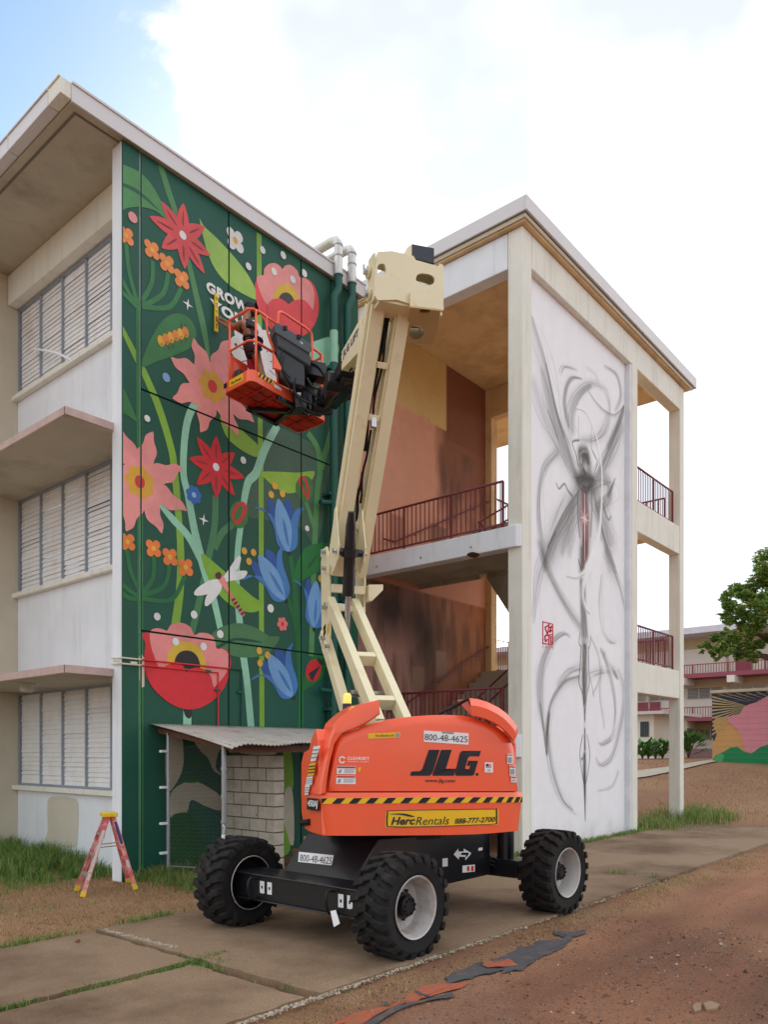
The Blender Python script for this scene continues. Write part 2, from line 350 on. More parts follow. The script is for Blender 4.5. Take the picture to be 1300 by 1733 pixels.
# primer patch and scuffs
pr = MB(); pts = [onX(*p, XW-.064) for p in catmull([(80,1355),(95,1348),(118,1350),(132,1360),(131,1420),(128,1432),(112,1436),(104,1432),(100,1442),(82,1446),(76,1420),(80,1405)], True, 3)]
pr.poly(pts); pr.build('repair_patch', mat('repair_paint', (206, 200, 182), .8, .05, 3), cb, fixn=False)
# windows
NS = 20
for wi, (a, c) in enumerate(WIN):
    yl, yr = Y2-.04, Y0+.42
    f = MB(); cols = [onX(p, 900, XW).y for p in (35.5, 71, 108, 148)] + [11.77, 10.92]
    t_ = .045
    f.box((XW-.05, cols[0], a), (XW+.05, cols[0]+t_, c)); f.box((XW-.05, Y0+.28, a+.001), (XW+.04, cols[0], a+t_)); f.box((XW-.05, Y0+.28, c-t_), (XW+.04, cols[0], c-.001))
    for yy in cols[1:]: f.box((XW-.045, yy-.02, a+t_), (XW+.03, yy+.02, c-t_))
    wo_ = f.build('louvre_window', M['alum'], cb)
    base = None; locs = []; n = NS; hh = (c-a-2*t_)/n
    for k in range(len(cols)-1):
        y_a, y_b = cols[k], cols[k+1]
        if k == len(cols)-2 and y_b < Y0+.3: continue
        for q in range(n): locs.append((XW+.0+(-.006 if (k+q*3) % 7 == 0 else 0), (y_a+y_b)/2, a+t_+hh*(q+.5)))
    if wi == 0:
        sb = MB(); wd = .80; ang = math.radians(12)
        sb.obox((0, 0, 0), (0, wd/2-.0, 0), (math.sin(ang)*hh*.562, 0, math.cos(ang)*hh*.562), (math.cos(ang)*.004, 0, -math.sin(ang)*.004))
        slat_me = sb.build('slat', M['slat'], None).data; bpy.data.objects.remove(bpy.data.objects['slat'])
    k = 0
    for p in locs:
        so_ = bpy.data.objects.new('slat', slat_me); col.objects.link(so_); so_.parent = wo_; so_.location = Vector(p)-wloc(wo_)
        so_.rotation_euler = (random.uniform(-.004, .004), random.uniform(-.06, .06) + (.25 if random.random() < .04 else 0), 0)
# bent slat hanging out of the top window
p = [onX(52, 590, XW-.12), onX(70, 592, XW-.17), onX(95, 597, XW-.2), onX(122, 610, XW-.16)]
bs = MB(); q = catmull(p, False, 5)
for i in range(len(q)-1): bs.beam(q[i], q[i+1], .05, .004, Vector((.5, .0, .8)))
tag(bs.build('loose_slat', M['slat'], cb), label='bent louvre slat sticking out over the top sill')
# sun shades
for (yo, zt) in ((0, onX(195, 716, X0).z), (0, onX(195, 1133, X0).z)):
    xo = X0-.76
    sh = MB(); sh.box((xo, Y0+.24, zt-.11), (XW-.064, Y2-.006, zt)); so_ = sh.build('sun_shade', [M['soffit']], cb, bevel=.008)
    e = MB(); e.box((xo-.012, Y0+.22, zt-.10), (xo+.0, Y2+3, zt+.012)); e.box((xo-.012, Y0+.208, zt-.10), (X0-.005, Y0+.238, zt+.012)); e.box((xo, Y0+.24, zt+.002), (XW-.066, Y2-.008, zt+.012))
    e.build('shade_edge', M['pinkedge'], so_)
    box('shade_extension', (xo, Y2-.004, zt-.11), (3.21, Y2+3, zt-.001), M['soffit'], so_)
# drum light under the lower shade
dl = MB(); c_ = onX(45, 1160, X0-.35); zt = onX(195, 1133, X0).z-.11
dl.lathe([(.0, 0), (.13, 0), (.13, -.03), (.11, -.03), (.115, -.12), (.08, -.15), (0, -.15)], (c_.x, c_.y, zt), (0, 0, 1), 18)
tag(dl.build('porch_light', mat('frosted_glass_light', (190, 184, 170), .4, .1, 6), None, smooth=True), 'frosted drum light fixed under the lowest pink-edged shade', 'ceiling light')
# roof
xr, yr = onZ(120, 171, ZS).x, onZ(120, 171, ZS).y
rf = MB(); rf.box((xr+.01, yr+.01, ZS), (11.6, 24, ZS+.22)); rfo = rf.build('roof', M['soffit'], cb)
gr = MB(); zt0 = ZS+.02
# end fascia over the mural
e = MB(); e.box((xr, yr-.02, ZS-.01), (11.62, yr+.012, ZS+.25)); e.box((xr, yr-.04, ZS+.235), (11.63, yr+.012, ZS+.275)); e.build('end_fascia', M['fascia'], rfo, bevel=.006)
e = MB(); e.box((xr+.12, yr+.14, ZS-.012), (xr+.15, 24, ZS-.001)); e.box((xr+.15, yr+.14, ZS-.012), (X0-.01, yr+.17, ZS-.001)); e.build('drip_groove', mat('soffit_groove', (120, 112, 98), .8), rfo)
yy = yr+.0; k = 0
gx = xr-.16
while yy < 22:      # gutter in lengths with open joints
    ln = .36 if k == 0 else 1.28
    g = MB(); g.box((gx, yy+.006, ZS+.03), (xr+.004, yy+ln-.006, ZS+.27)); g.box((gx-.02, yy+.005, ZS+.25), (gx+.0, yy+ln-.004, ZS+.285))
    g.build('gutter_length', M['cream'] if k == 0 else M['fascia'], rfo, bevel=.012); yy += ln; k += 1
# ---- mural wall panels with recessed joints
vg = [onY(p, 900, Y0).x for p in (235.5, 385, 507.6, 558)]; hg = [onY(239, 1068, Y0).z, onY(238, 660, Y0).z]; GW = .03
mg = mat('mural_green', (14, 84, 68), .62, .07, 1.3, .35, 140, rgb2=(34, 84, 66), s2=.35, t2=(.42, .6), spec=.45, stretch=(1, 1, .7))
xx = [X0+.0, *vg, 11.5]; zz_ = [-.2, *hg, ZS-.006]
MURAL = tag(MB().box((X0+.33, Y0-.006, 0), (X0+.34, Y0-.002, .1)).build('mural', mg, cb))
for i in range(len(xx)-1):
    if i in (0, len(xx)-2):
        box('wall_panel', (xx[i]+(GW/2 if i else 0), Y0-.03, -.2), (xx[i+1]-(GW/2 if i == 0 else 0), Y0-.001, ZS-.008), mg, MURAL, .004)
        continue
    for j in range(3):
        box('wall_panel', (xx[i]+GW/2, Y0-.03, zz_[j]+(GW/2 if j else 0)), (xx[i+1]-GW/2, Y0-.001, zz_[j+1]-(GW/2 if j < 2 else 0)), mg, MURAL, .004)
YM = Y0-.03
# ================================================================ STAIR TOWER
KX, KY = 13.04, 7.58; XE = 21.9; YB = 11.85; XM = 18.64
st = thing('stair_tower', (KX, KY, 0), 'open cream stair tower with maroon railings and a grey insect mural', 'building')
ZR = 12.12; ZB = 11.45
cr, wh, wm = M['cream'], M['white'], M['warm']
def bx(n, a, b, m=cr, bev=.02, p=None): return box(n, a, b, m, p or st, bev)
bx('pillar', (KX, KY, -.2), (KX+.36, KY+.33, ZR-.002))
bx('pillar', (21.6, KY, -.2), (XE, KY+.32, ZR-.004))
bx('pillar', (18.3, KY+.002, -.2), (XM, KY+.36, ZR-.004))
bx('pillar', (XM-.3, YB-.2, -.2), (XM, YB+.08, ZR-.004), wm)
bx('pillar', (21.6, YB-.2, -.2), (XE, YB+.08, ZR-.006))
bx('roof_beam', (KX+.37, KY+.001, ZB), (21.59, KY+.30, ZR-.006))
bx('roof_beam', (KX+.003, KY+.34, onX(860, 455, KX).z), (KX+.3, 14, ZR-.008), wh)
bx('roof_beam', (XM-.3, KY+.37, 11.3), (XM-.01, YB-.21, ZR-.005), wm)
# roof slab with layered fascia
xr2, yr2 = KX-.2, KY-.2
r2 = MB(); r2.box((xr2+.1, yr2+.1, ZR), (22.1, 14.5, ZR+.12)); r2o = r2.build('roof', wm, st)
e = MB(); e.box((xr2, yr2, ZR+.12), (22.35, yr2+.05, ZR+.40)); e.box((xr2, yr2+.05, ZR+.12), (xr2+.05, 14.5, ZR+.40)); e.box((22.3, yr2+.05, ZR+.12), (22.35, 14.5, ZR+.40)); e.box((xr2+.05, yr2+.05, ZR+.34), (22.3, 14.5, ZR+.39)); e.build('roof_fascia', M['fascia'], r2o, bevel=.008)
e = MB(); e.box((xr2+.06, yr2+.06, ZR+.03), (22.2, yr2+.1, ZR+.119)); e.box((xr2+.06, yr2+.1, ZR+.03), (xr2+.1, 14.5, ZR+.119)); e.build('roof_moulding', M['tan'], r2o, bevel=.01)
# floor slabs: corridor bay
for zf in (4.2, 8.2):
    bx('edge_beam', (XM-.003, KY+.02, zf-.75), (21.597, KY+.30, zf+.02))
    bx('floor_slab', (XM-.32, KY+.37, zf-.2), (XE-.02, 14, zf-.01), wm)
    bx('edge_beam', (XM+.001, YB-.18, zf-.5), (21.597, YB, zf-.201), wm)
# landings
for zf in (2.3, 6.36):
    l_ = MB(); yA, yB_ = KY+.02, YB-.01; l_.prism([(KX-.09, yA+.08, zf-.42), (KX-.03, yA, zf-.42), (KX+.2, yA, zf-.42), (KX+.2, yB_, zf-.42), (KX-.09, yB_, zf-.42)], (0, 0, .42)); l_.build('landing_edge', wh, st, bevel=.015)
    bx('landing_slab', (KX+.203, KY+.37, zf-.22), (15.3, YB-.012, zf-.005), M['soffit'])
# flights (Y from wall side / front side)
def flight(x0, z0, x1, z1, ya, yb):
    b = MB(); n = 11; tt = .2; P = []
    for i in range(n):
        xa = x0+(x1-x0)*i/n; xb = x0+(x1-x0)*(i+1)/n; zb_ = z0+(z1-z0)*(i+1)/n if z1 > z0 else z0+(z1-z0)*i/n
        P += [(xa, ya, zb_), (xb, ya, zb_)]
    low = [(x1, ya, z1-tt-.12), (x0, ya, z0-tt-.12)]
    b.prism(P+low, (0, yb-ya, 0)); return b.build('stair_flight', M['soffit'], st)
flight(15.3, 6.36, XM-.3, 8.2, 10.05, YB-.02); flight(15.3, 6.36, XM-.3, 4.2, KY+.38, 9.85)
flight(15.3, 2.3, XM-.3, 4.2, 10.05, YB-.02); flight(15.3, 2.3, XM-.3, .05, KY+.38, 9.85)
# painted back wall (weathered paint with stains and a dark smear): coarse grid with its own paint colours
def paintgrid(name, origin, ux, nx, uy, ny, fn, matl, parent):
    A, B = np.meshgrid(np.linspace(0, 1, nx), np.linspace(0, 1, ny), indexing='ij')
    o, ux, uy = (np.array(v, float) for v in (origin, ux, uy))
    V = (o[None, None]+A[..., None]*ux+B[..., None]*uy).reshape(-1, 3)
    idx = np.arange(nx*ny).reshape(nx, ny); F = np.stack([idx[:-1, :-1].ravel(), idx[1:, :-1].ravel(), idx[1:, 1:].ravel(), idx[:-1, 1:].ravel()], 1)
    off = np.array(wloc(parent)) if parent else np.zeros(3)
    me = bpy.data.meshes.new(name); me.from_pydata((V-off).tolist(), [], F.tolist())
    C = fn(V); ca = me.color_attributes.new('paint', 'FLOAT_COLOR', 'POINT'); ca.data.foreach_set('color', np.concatenate([C, np.ones((len(C), 1))], 1).ravel().astype(np.float32))
    me.materials.append(matl); ob = bpy.data.objects.new(name, me); col.objects.link(ob); ob.parent = parent; return ob
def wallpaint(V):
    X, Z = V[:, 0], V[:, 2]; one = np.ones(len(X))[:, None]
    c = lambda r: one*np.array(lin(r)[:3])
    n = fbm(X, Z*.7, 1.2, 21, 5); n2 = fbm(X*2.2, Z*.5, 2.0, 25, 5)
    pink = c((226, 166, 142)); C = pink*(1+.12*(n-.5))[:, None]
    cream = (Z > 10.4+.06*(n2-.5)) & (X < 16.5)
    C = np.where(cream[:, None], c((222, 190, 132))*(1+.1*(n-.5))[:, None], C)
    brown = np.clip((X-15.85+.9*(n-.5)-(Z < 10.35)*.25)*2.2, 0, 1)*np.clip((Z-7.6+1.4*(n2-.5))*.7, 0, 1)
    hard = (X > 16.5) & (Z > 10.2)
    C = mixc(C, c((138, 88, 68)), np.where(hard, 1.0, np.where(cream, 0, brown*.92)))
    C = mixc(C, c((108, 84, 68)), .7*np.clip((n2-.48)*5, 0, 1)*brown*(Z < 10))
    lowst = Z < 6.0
    st1 = np.clip(1-np.hypot((X-14.2)/1.4, (Z-5.4)/1.0), 0, 1)*1.6+np.clip(1-np.hypot((X-15.6)/1.0, (Z-4.9)/1.6), 0, 1)*1.4  # dark smear on the lower storey, just below the landing
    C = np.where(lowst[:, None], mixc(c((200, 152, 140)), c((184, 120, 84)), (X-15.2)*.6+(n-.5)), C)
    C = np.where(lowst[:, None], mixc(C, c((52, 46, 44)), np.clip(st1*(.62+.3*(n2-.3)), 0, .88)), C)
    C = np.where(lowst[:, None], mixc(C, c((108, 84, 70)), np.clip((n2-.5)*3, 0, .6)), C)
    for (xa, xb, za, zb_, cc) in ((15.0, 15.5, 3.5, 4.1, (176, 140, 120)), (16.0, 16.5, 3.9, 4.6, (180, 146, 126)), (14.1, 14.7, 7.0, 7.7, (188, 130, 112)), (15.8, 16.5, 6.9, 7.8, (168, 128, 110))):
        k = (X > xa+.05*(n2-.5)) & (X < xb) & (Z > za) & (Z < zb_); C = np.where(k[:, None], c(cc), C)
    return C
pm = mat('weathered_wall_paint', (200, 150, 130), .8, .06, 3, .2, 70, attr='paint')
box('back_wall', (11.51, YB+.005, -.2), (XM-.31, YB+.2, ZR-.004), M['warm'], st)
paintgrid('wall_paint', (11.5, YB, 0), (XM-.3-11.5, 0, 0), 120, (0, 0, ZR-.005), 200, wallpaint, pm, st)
# recessed mural panel
XP0, XP1, ZP = onY(902, 900, KY).x, 18.3, ZB
YP = KY+.14
box('panel_wall', (XP0-.05, YP+.003, -.2), (XP1+.02, YP+.16, ZP+.05), M['white'], st)
fr = MB(); fr.box((XP1-.10, KY+.02, 0), (XP1, YP, ZP)); fr.build('frame_reveal', mat('reveal_paint', (222, 223, 227), .7), st)
# ---- railings
def railing(p, q, n, h0=.1, h1=.95, mid=4, name='railing'):
    p, q = Vector(p), Vector(q); b = MB(); up = Vector((0, 0, 1)); d = q-p
    b.tube([p+up*h1, q+up*h1], .026, 8); b.tube([p+up*h0, q+up*h0], .022, 8)
    r = b.build(name, M['maroon'], st, smooth=True)
    pb = MB(); pb.box((-.02, -.02, 0), (.02, .02, h1)); post = pb.build('post', M['maroon'], None)
    np_ = max(1, round(d.length/1.35)); copies('post', post, r, [p+d*i/np_ for i in range(np_+1)])
    bb = MB(); bb.box((-.0085, -.0085, h0), (.0085, .0085, h1-.01)); bar = bb.build('bar', M['maroon'], None)
    copies('bar', bar, r, [p+d*(i+.5)/n for i in range(n)])
    return r
railing((KX+.05, 8.05, 6.36), (KX+.05, YB-.05, 6.36), 32)
railing((KX+.05, 8.05, 2.3), (KX+.05, YB-.05, 2.3), 32)
for zf in (4.2, 8.2):
    railing((XM+.04, KY+.16, zf+.02), (21.45, KY+.16, zf+.02), 24)
    railing((XM+.04, YB-.1, zf), (21.45, YB-.1, zf), 22)
    railing((XE-.12, KY+.5, zf), (XE-.12, YB-.3, zf), 30)
def handrail(pts, name='handrail', r=.022):
    b = MB(); b.tube(pts, r, 8); 
    for i in range(1, 5):
        t = i/5; p = Vector(pts[1]).lerp(Vector(pts[-1]), t); b.tube([p, p+Vector((0, .05, -.06)), p+Vector((0, .11, -.06))], .01, 6)
    return b.build(name, M['maroon'], st, smooth=True)
Yh = YB-.1
handrail([onY(650, 912, Yh), onY(668, 917, Yh), onY(834, 846, Yh)]); handrail([onY(655, 1205, Yh), onY(676, 1199, Yh), onY(836, 1088, Yh)])
for (za, zb_) in ((6.36, 8.2), (2.3, 4.2)):
    for dz in (.95, .6):
        MB().tube([(15.1, 9.95, za+dz), (XM-.2, 9.95, zb_+dz)], .022, 8).build('stair_rail', M['maroon'], st, smooth=True)
    for dz in (.95, .6):
        MB().tube([(15.1, 9.9, za+dz), (XM-.2, 9.9, za-2.1+dz)], .022, 8).build('stair_rail', M['maroon'], st, smooth=True)
    b = MB()
    for i in range(4): b.box((15.1+i*1.05, 9.9, za-.1-.56*i), (15.14+i*1.05, 9.94, za+.95-.56*i+.0))
    b.build('rail_post', M['maroon'], st)
# small form-tie bolts on the landing edge
for (a, c) in ((798, 926), (713, 943.5), (638, 959)):
    p = onX(a, c, KX-.09); MB().lathe([(.0, -.02), (.022, -.02), (.018, .0)], p, (1, 0, 0), 8).build('bolt', M['galv'], st)
# spalled rust patch under landing
pr = MB(); pr.poly([onZ(*p, 5.935) for p in catmull([(790, 938), (800, 934), (812, 938), (806, 944), (796, 943)], True, 3)]); pr.build('rust_spall', mat('rust_spall', (120, 84, 60), .9, .3, 20), st, fixn=False)
# ================================================================ BOOM LIFT
OR = mat('orange_lift_paint', (252, 96, 54), .34, .05, 1.2, .03, 30, spec=.5, coat=.4, rgb2=(232, 104, 68), s2=2.2, t2=(.5, .85))
OR2 = mat('orange_underside', (205, 52, 30), .55, .25, 5, .1, 30, rgb2=(120, 30, 24), s2=4, t2=(.45, .7))
BG = mat('beige_lift_paint', (234, 223, 186), .42, .06, 1.5, .03, 40, spec=.5, coat=.15, rgb2=(208, 186, 138), s2=3.5, t2=(.56, .85))
BK = mat('black_lift_paint', (17, 20, 27), .38, .12, 3, .04, 60, spec=.55, coat=.2)
BK2 = mat('black_hose_rubber', (16, 17, 18), .55, .1, 6)
RB = mat('tyre_rubber', (32, 31, 31), .82, .22, 9, .3, 90, rgb2=(76, 64, 56), s2=5, t2=(.55, .85), spec=.3)
RIM = mat('rim_white_metal', (186, 182, 178), .42, .08, 6, rgb2=(132, 112, 96), s2=6, t2=(.5, .78), spec=.5)
STL = mat('pin_steel', (190, 190, 192), .3, .1, 8, metal=.8)
GY_ = mat('grey_plastic', (62, 68, 74), .5, .1, 5)
YEL = mat('decal_yellow', (240, 190, 30), .45, .03, 5); WHT = mat('decal_white', (236, 236, 236), .45, .03, 5); BLK = mat('decal_black', (20, 24, 34), .4, .03, 5)
GRYD = mat('decal_grey', (150, 155, 165), .45, .1, 60); REDD = mat('decal_red', (205, 60, 60), .45, .05, 10); BLU = mat('decal_blue', (42, 50, 120), .45, .05, 10); NAVY = mat('decal_dark_text', (40, 42, 50), .4)
TH = math.radians(22); Bv = Vector((math.cos(PHI-0+TH), math.sin(PHI+TH), 0)); Wv = Vector((Bv.y, -Bv.x, 0)); UP = Vector((0, 0, 1))
T = Vector((7.19, 5.87, 0))
def BP(q, w_, z): return T + Bv*q + Wv*w_ + UP*z
lift = thing('boom_lift', T, 'orange, beige and black boom lift on the driveway with its platform raised to the mural', 'boom lift')
# ---- front-of-body surface: a gentle bulge towards the viewer's side
Q0, WC, WHf, BUL = 1.05, -.11, 1.19, .22
def surf(px, py, off=0.0):
    q = -Q0
    for _ in range(7):
        p = onP(px, py, T+Bv*q, Bv); w_ = (p-T).dot(Wv); d = BUL*(1-min(1.6, ((w_-WC)/WHf)**2)); q = -Q0-d-off
    return onP(px, py, T+Bv*q, Bv)
def c1(x, y): return (500+x/3.25, 1160+y/3.25)
def gridsurf(name, bottom, curve, nv, off, m, parent, back=.1, smooth=True):
    """bottom/curve: same-length px lists; rows between them lie on the body surface, rim turned back"""
    n = len(bottom); V = []; F = []
    for j in range(nv+1):
        v = j/nv
        for i in range(n):
            px = bottom[i][0]*(1-v)+curve[i][0]*v; py = bottom[i][1]*(1-v)+curve[i][1]*v
            e = min(i, n-1-i)/(n-1)*2; rr = max(0, 1-e/.06)**2*.03 + max(0, (v-.93)/.07)**2*.03
            V.append(surf(px, py, off-rr))
    for j in range(nv):
        for i in range(n-1): F.append((j*n+i, j*n+i+1, (j+1)*n+i+1, (j+1)*n+i))
    loop = [i for i in range(n)] + [j*n+n-1 for j in range(1, nv+1)] + [nv*n+i for i in range(n-2, -1, -1)] + [j*n for j in range(nv-1, 0, -1)]
    b0 = len(V)
    for i in loop: V.append(V[i]+Bv*back)
    k = len(loop)
    for i in range(k): F.append((loop[i], loop[(i+1) % k], b0+(i+1) % k, b0+i))
    return MB().add(V, F).build(name, m, parent, smooth=False, auto=38)
def resample(pts, n):
    P = [Vector((p[0], p[1])) for p in pts]; L_ = [0]
    for i in range(1, len(P)): L_.append(L_[-1]+(P[i]-P[i-1]).length)
    out = []
    for k in range(n):
        s = L_[-1]*k/(n-1); i = 1
        while i < len(L_)-1 and L_[i] < s: i += 1
        t = (s-L_[i-1])/max(1e-9, L_[i]-L_[i-1]); out.append(tuple(P[i-1].lerp(P[i], t)))
    return out
topc = catmull([c1(*p) for p in [(180,580),(190,510),(203,430),(226,318),(268,268),(440,207),(600,176),(760,163),(900,165),(985,180),(1080,215),(1150,262),(1192,318),(1210,410),(1225,580)]], False, 5)
NH = 56
hood = gridsurf('hood', resample([c1(180,582), c1(1226,582)], NH), resample(topc, NH), 14, .0, OR, lift, .35)
lb_top = resample([c1(140,590), c1(1250,588)], NH)
lb_bot = resample(catmull([c1(*p) for p in [(170,826),(400,826),(700,824),(1000,818),(1225,800)]], False, 6), NH)
band = gridsurf('counterweight', lb_bot, lb_top, 8, .035, OR, lift, .7)
ln = MB()
def sheet(pts2, m, parent, off=.006, name='decal', fine=None, label=None, surff=surf):
    """flat printed shape laid on the body: list of px loops"""
    b = MB()
    for P in pts2: b.poly([surff(x, y, off) for x, y in P])
    o = b.build(name, m, parent, fixn=False)
    if label: o['label'] = label
    return o
# core behind the panels
core = MB(); core.prism([BP(-.98, -1.1, 1.16), BP(-.98, .9, 1.16), BP(-.3, .9, 1.16), BP(1.0, .5, 1.16), BP(1.0, -.5, 1.16), BP(-.3, -1.1, 1.16)], UP*.5)
core.prism([BP(-.95, -1.0, 1.66), BP(-.95, .85, 1.66), BP(.0, .8, 1.66), BP(.0, -.8, 1.66)], UP*.45)
core.build('turntable_body', BK, lift, bevel=.02)
MB().prism([BP(-.98, .985, 1.2), BP(.9, 1.0, 1.2), BP(.9, 1.0, 1.9), BP(.5, 1.0, 2.15), BP(-.6, 1.0, 2.3), BP(-.98, .985, 2.1)], Wv*.05).build('side_cover', OR, lift, bevel=.02)
# left side fairing
sp, sn = T+Wv*-1.30, Wv
sidepx = [c1(*p) for p in [(150,828),(90,812),(50,790),(32,700),(30,600),(31,420),(45,368),(74,350),(90,282),(112,238),(124,300),(130,450),(140,600)]]
side = MB().prism([onP(x, y, sp, sn) for x, y in sidepx], Wv*.14).build('side_fairing', OR, lift, bevel=.03, seg=3)
# raised arches over the hood corners
def arch(name, outer, inner, off, depth):
    n = 18; A = resample([c1(*p) for p in outer], n); I = resample([c1(*p) for p in inner], n); V = []; F = []
    for i in range(n):
        a, b_ = A[i], I[i]; m1 = ((a[0]*.62+b_[0]*.38), (a[1]*.62+b_[1]*.38))
        V += [surf(*a, -.06)+Bv*depth*.6, surf(*a, off*.35), surf(*m1, off), surf(b_[0]*.93+a[0]*.07, b_[1]*.93+a[1]*.07, off*.92), surf(*b_, off*.55), surf(*b_, -.06)]
    for i in range(n-1):
        for k in range(5): F.append((i*6+k, i*6+k+1, (i+1)*6+k+1, (i+1)*6+k))
    F += [tuple(range(6)), tuple((n-1)*6+k for k in range(5, -1, -1))]
    return MB().add(V, F).build(name, OR, lift, auto=32)
arch('corner_cowl', [(128,600),(140,500),(160,420),(185,290),(215,205),(255,165),(330,112),(460,80)], [(166,590),(176,500),(190,420),(216,320),(258,262),(330,240),(400,205),(466,158)], .045, .5)
arch('corner_cowl', [(960,70),(1010,76),(1060,92),(1120,122),(1165,155),(1205,200),(1226,232),(1226,262)], [(972,172),(1010,178),(1050,190),(1090,208),(1130,232),(1165,265),(1188,292),(1202,312)], .10, .5)
fb = MB(); fb.tube([surf(*c1(775,162), -.25), surf(*c1(870,118), -.2), surf(*c1(955,72), -.02), surf(*c1(972,112), 0)], .022, 8); fb.build('service_bar', BK2, lift)
MB().prism([surf(*c1(*p), -.3) for p in [(832,132),(860,132),(860,165),(832,165)]], Bv*.06).build('filler_neck', GY_, lift)
# beacon
bp_ = surf(*c1(285, 110), -.45); MB().lathe([(.0, -.1), (.05, -.1), (.05, .02), (.045, .02), (0, .02)], bp_, UP, 16).build('beacon_base', BK, lift, smooth=False)
MB().lathe([(.044, .02), (.044, .10), (.03, .13), (0, .135)], bp_, UP, 16).build('beacon', mat('amber_beacon', (255, 190, 90), .25, .05, 4, emit=.5), lift, smooth=True)
# ---- printed decals on hood and band
def quadmap(V, TL, TR, BR, BL):
    out = []
    for x, y in V:
        t = tuple((TL[k]*(1-x)+TR[k]*x)*y+(BL[k]*(1-x)+BR[k]*x)*(1-y) for k in (0, 1)); out.append(t)
    return out
def lettering(s, TL, TR, BR, BL, m, parent, off, shear=0, bold=0, sf=surf, name='lettering', space=1.0):
    V, F = textmesh(s, 1, shear, bold, 1, space); V = fit(V, 0, 0, 1, 1); P = quadmap(V, TL, TR, BR, BL)
    return MB().add([sf(x, y, off) for x, y in P], F).build(name, m, parent, fixn=False)
def grid_quad(TL, TR, BR, BL, m, parent, off, nx=8, ny=2, sf=surf, name='decal'):
    V = []; F = []
    for j in range(ny+1):
        for i in range(nx+1):
            p = quadmap([(i/nx, j/ny)], TL, TR, BR, BL)[0]; V.append(sf(*p, off))
    for j in range(ny):
        for i in range(nx): a = j*(nx+1)+i; F.append((a, a+1, a+nx+2, a+nx+1))
    return MB().add(V, F).build(name, m, parent, fixn=False)
J = [(735,354),(795,354),(758,472),(750,488),(736,497),(636,497),(631,490),(640,473),(682,472),(694,466),(701,455)]
Lg = [(803,354),(861,354),(828,458),(884,458),(872,497),(757,497),(755,490)]
G = [(918,360),(1022,360),(1013,390),(960,390),(951,397),(934,455),(938,460),(958,460),(964,442),(945,442),(953,414),(1006,414),(984,490),(974,497),(888,497),(880,490),(880,478),(906,374)]
jl = sheet([[c1(*p) for p in q] for q in (J, Lg, G)], BLK, hood, .005, 'logo')
jl2 = sheet([[c1(1001+8*math.cos(a*.7), 489+8*math.sin(a*.7)) for a in range(9)]], BLK, hood, .005, 'logo_dot')
lettering('www.jlg.com', c1(714,512), c1(880,514), c1(878,540), c1(714,538), NAVY, hood, .006, 0, .01)
grid_quad(c1(707,248), c1(954,263), c1(952,326), c1(707,310), WHT, hood, .005, name='fleet_number_plate')
lettering('800-48-4625', c1(712,266), c1(949,280), c1(947,314), c1(712,300), NAVY, hood, .008, 0, 0)
lettering('HercRentals', c1(806,251), c1(872,255), c1(872,268), c1(806,264), NAVY, hood, .008, .3, .01)
grid_quad(c1(400,264), c1(578,257), c1(578,286), c1(400,293), YEL, hood, .005, 6, name='rental_sticker')
lettering('HercRentals.com', c1(440,269), c1(545,265), c1(545,280), c1(440,284), NAVY, hood, .008, .3)
grid_quad(c1(553,262), c1(574,261), c1(574,282), c1(553,283), GRYD, hood, .008, 2, 2)
lettering('CLEARSKY', c1(285,393), c1(409,393), c1(408,411), c1(285,409), WHT, hood, .006, 0, .015)
lettering('SMART FLEET', c1(287,415), c1(406,417), c1(406,424), c1(287,422), WHT, hood, .006)
ring = [(257+18*math.cos(a), 409+20*math.sin(a)) for a in np.linspace(.5, 5.9, 20)]; ring += [(257+11*math.cos(a), 409+13*math.sin(a)) for a in np.linspace(5.9, .5, 20)]
sheet([[c1(*p) for p in ring]], WHT, hood, .006, 'sticker_emblem')
for (x0, y0, x1, y1, mh) in ((228,443,332,488,mat('decal_maroon', (175, 60, 70), .5)), (224,495,331,543,REDD)):
    grid_quad(c1(x0,y0), c1(x1,y0+1), c1(x1,y1), c1(x0,y1-1), WHT, hood, .005, 4, name='warning_label')
    grid_quad(c1(x0+2,y0+2), c1(x1-2,y0+3), c1(x1-2,y0+13), c1(x0+2,y0+12), mh, hood, .008, 4, 1)
    for k in range(4): grid_quad(c1(x0+40,y0+18+6*k), c1(x1-5-7*(k%2),y0+18+6*k), c1(x1-5-7*(k%2),y0+20.5+6*k), c1(x0+40,y0+20.5+6*k), GRYD, hood, .008, 2, 1)
    sheet([[c1(x0+8,y1-5), c1(x0+12,y0+22), c1(x0+28,y0+18), c1(x0+22,y1-8)]], GRYD, hood, .008)
sheet([[c1(345,452), c1(362,450), c1(358,472), c1(346,475)]], YEL, hood, .006)
grid_quad(c1(1042,423), c1(1088,424), c1(1088,479), c1(1042,478), WHT, hood, .005, 2, name='flag_sticker')
for k in range(4): grid_quad(c1(1050,432+6*k), c1(1080,432+6*k), c1(1080,435+6*k), c1(1050,435+6*k), REDD, hood, .008, 1, 1)
grid_quad(c1(1050,431), c1(1064,431), c1(1064,444), c1(1050,444), BLU, hood, .010, 1, 1); lettering('USA', c1(1056,461), c1(1074,461), c1(1074,472), c1(1056,472), NAVY, hood, .008)
for (x0, y0, x1, y1) in ((1166,375,1197,433),(1180,440,1212,497),(1187,499,1217,534)):
    grid_quad(c1(x0,y0), c1(x1,y0+2), c1(x1,y1), c1(x0,y1-2), WHT, hood, .012, 2, name='warning_label'); grid_quad(c1(x0+3,y0+3), c1(x1-3,y0+5), c1(x1-3,y0+13), c1(x0+3,y0+11), REDD if y0 > 400 else GRYD, hood, .016, 2, 1)
    grid_quad(c1(x0+5,y0+20), c1(x1-5,y0+20), c1(x1-5,y1-8), c1(x0+5,y1-8), GRYD, hood, .016, 2, 1)
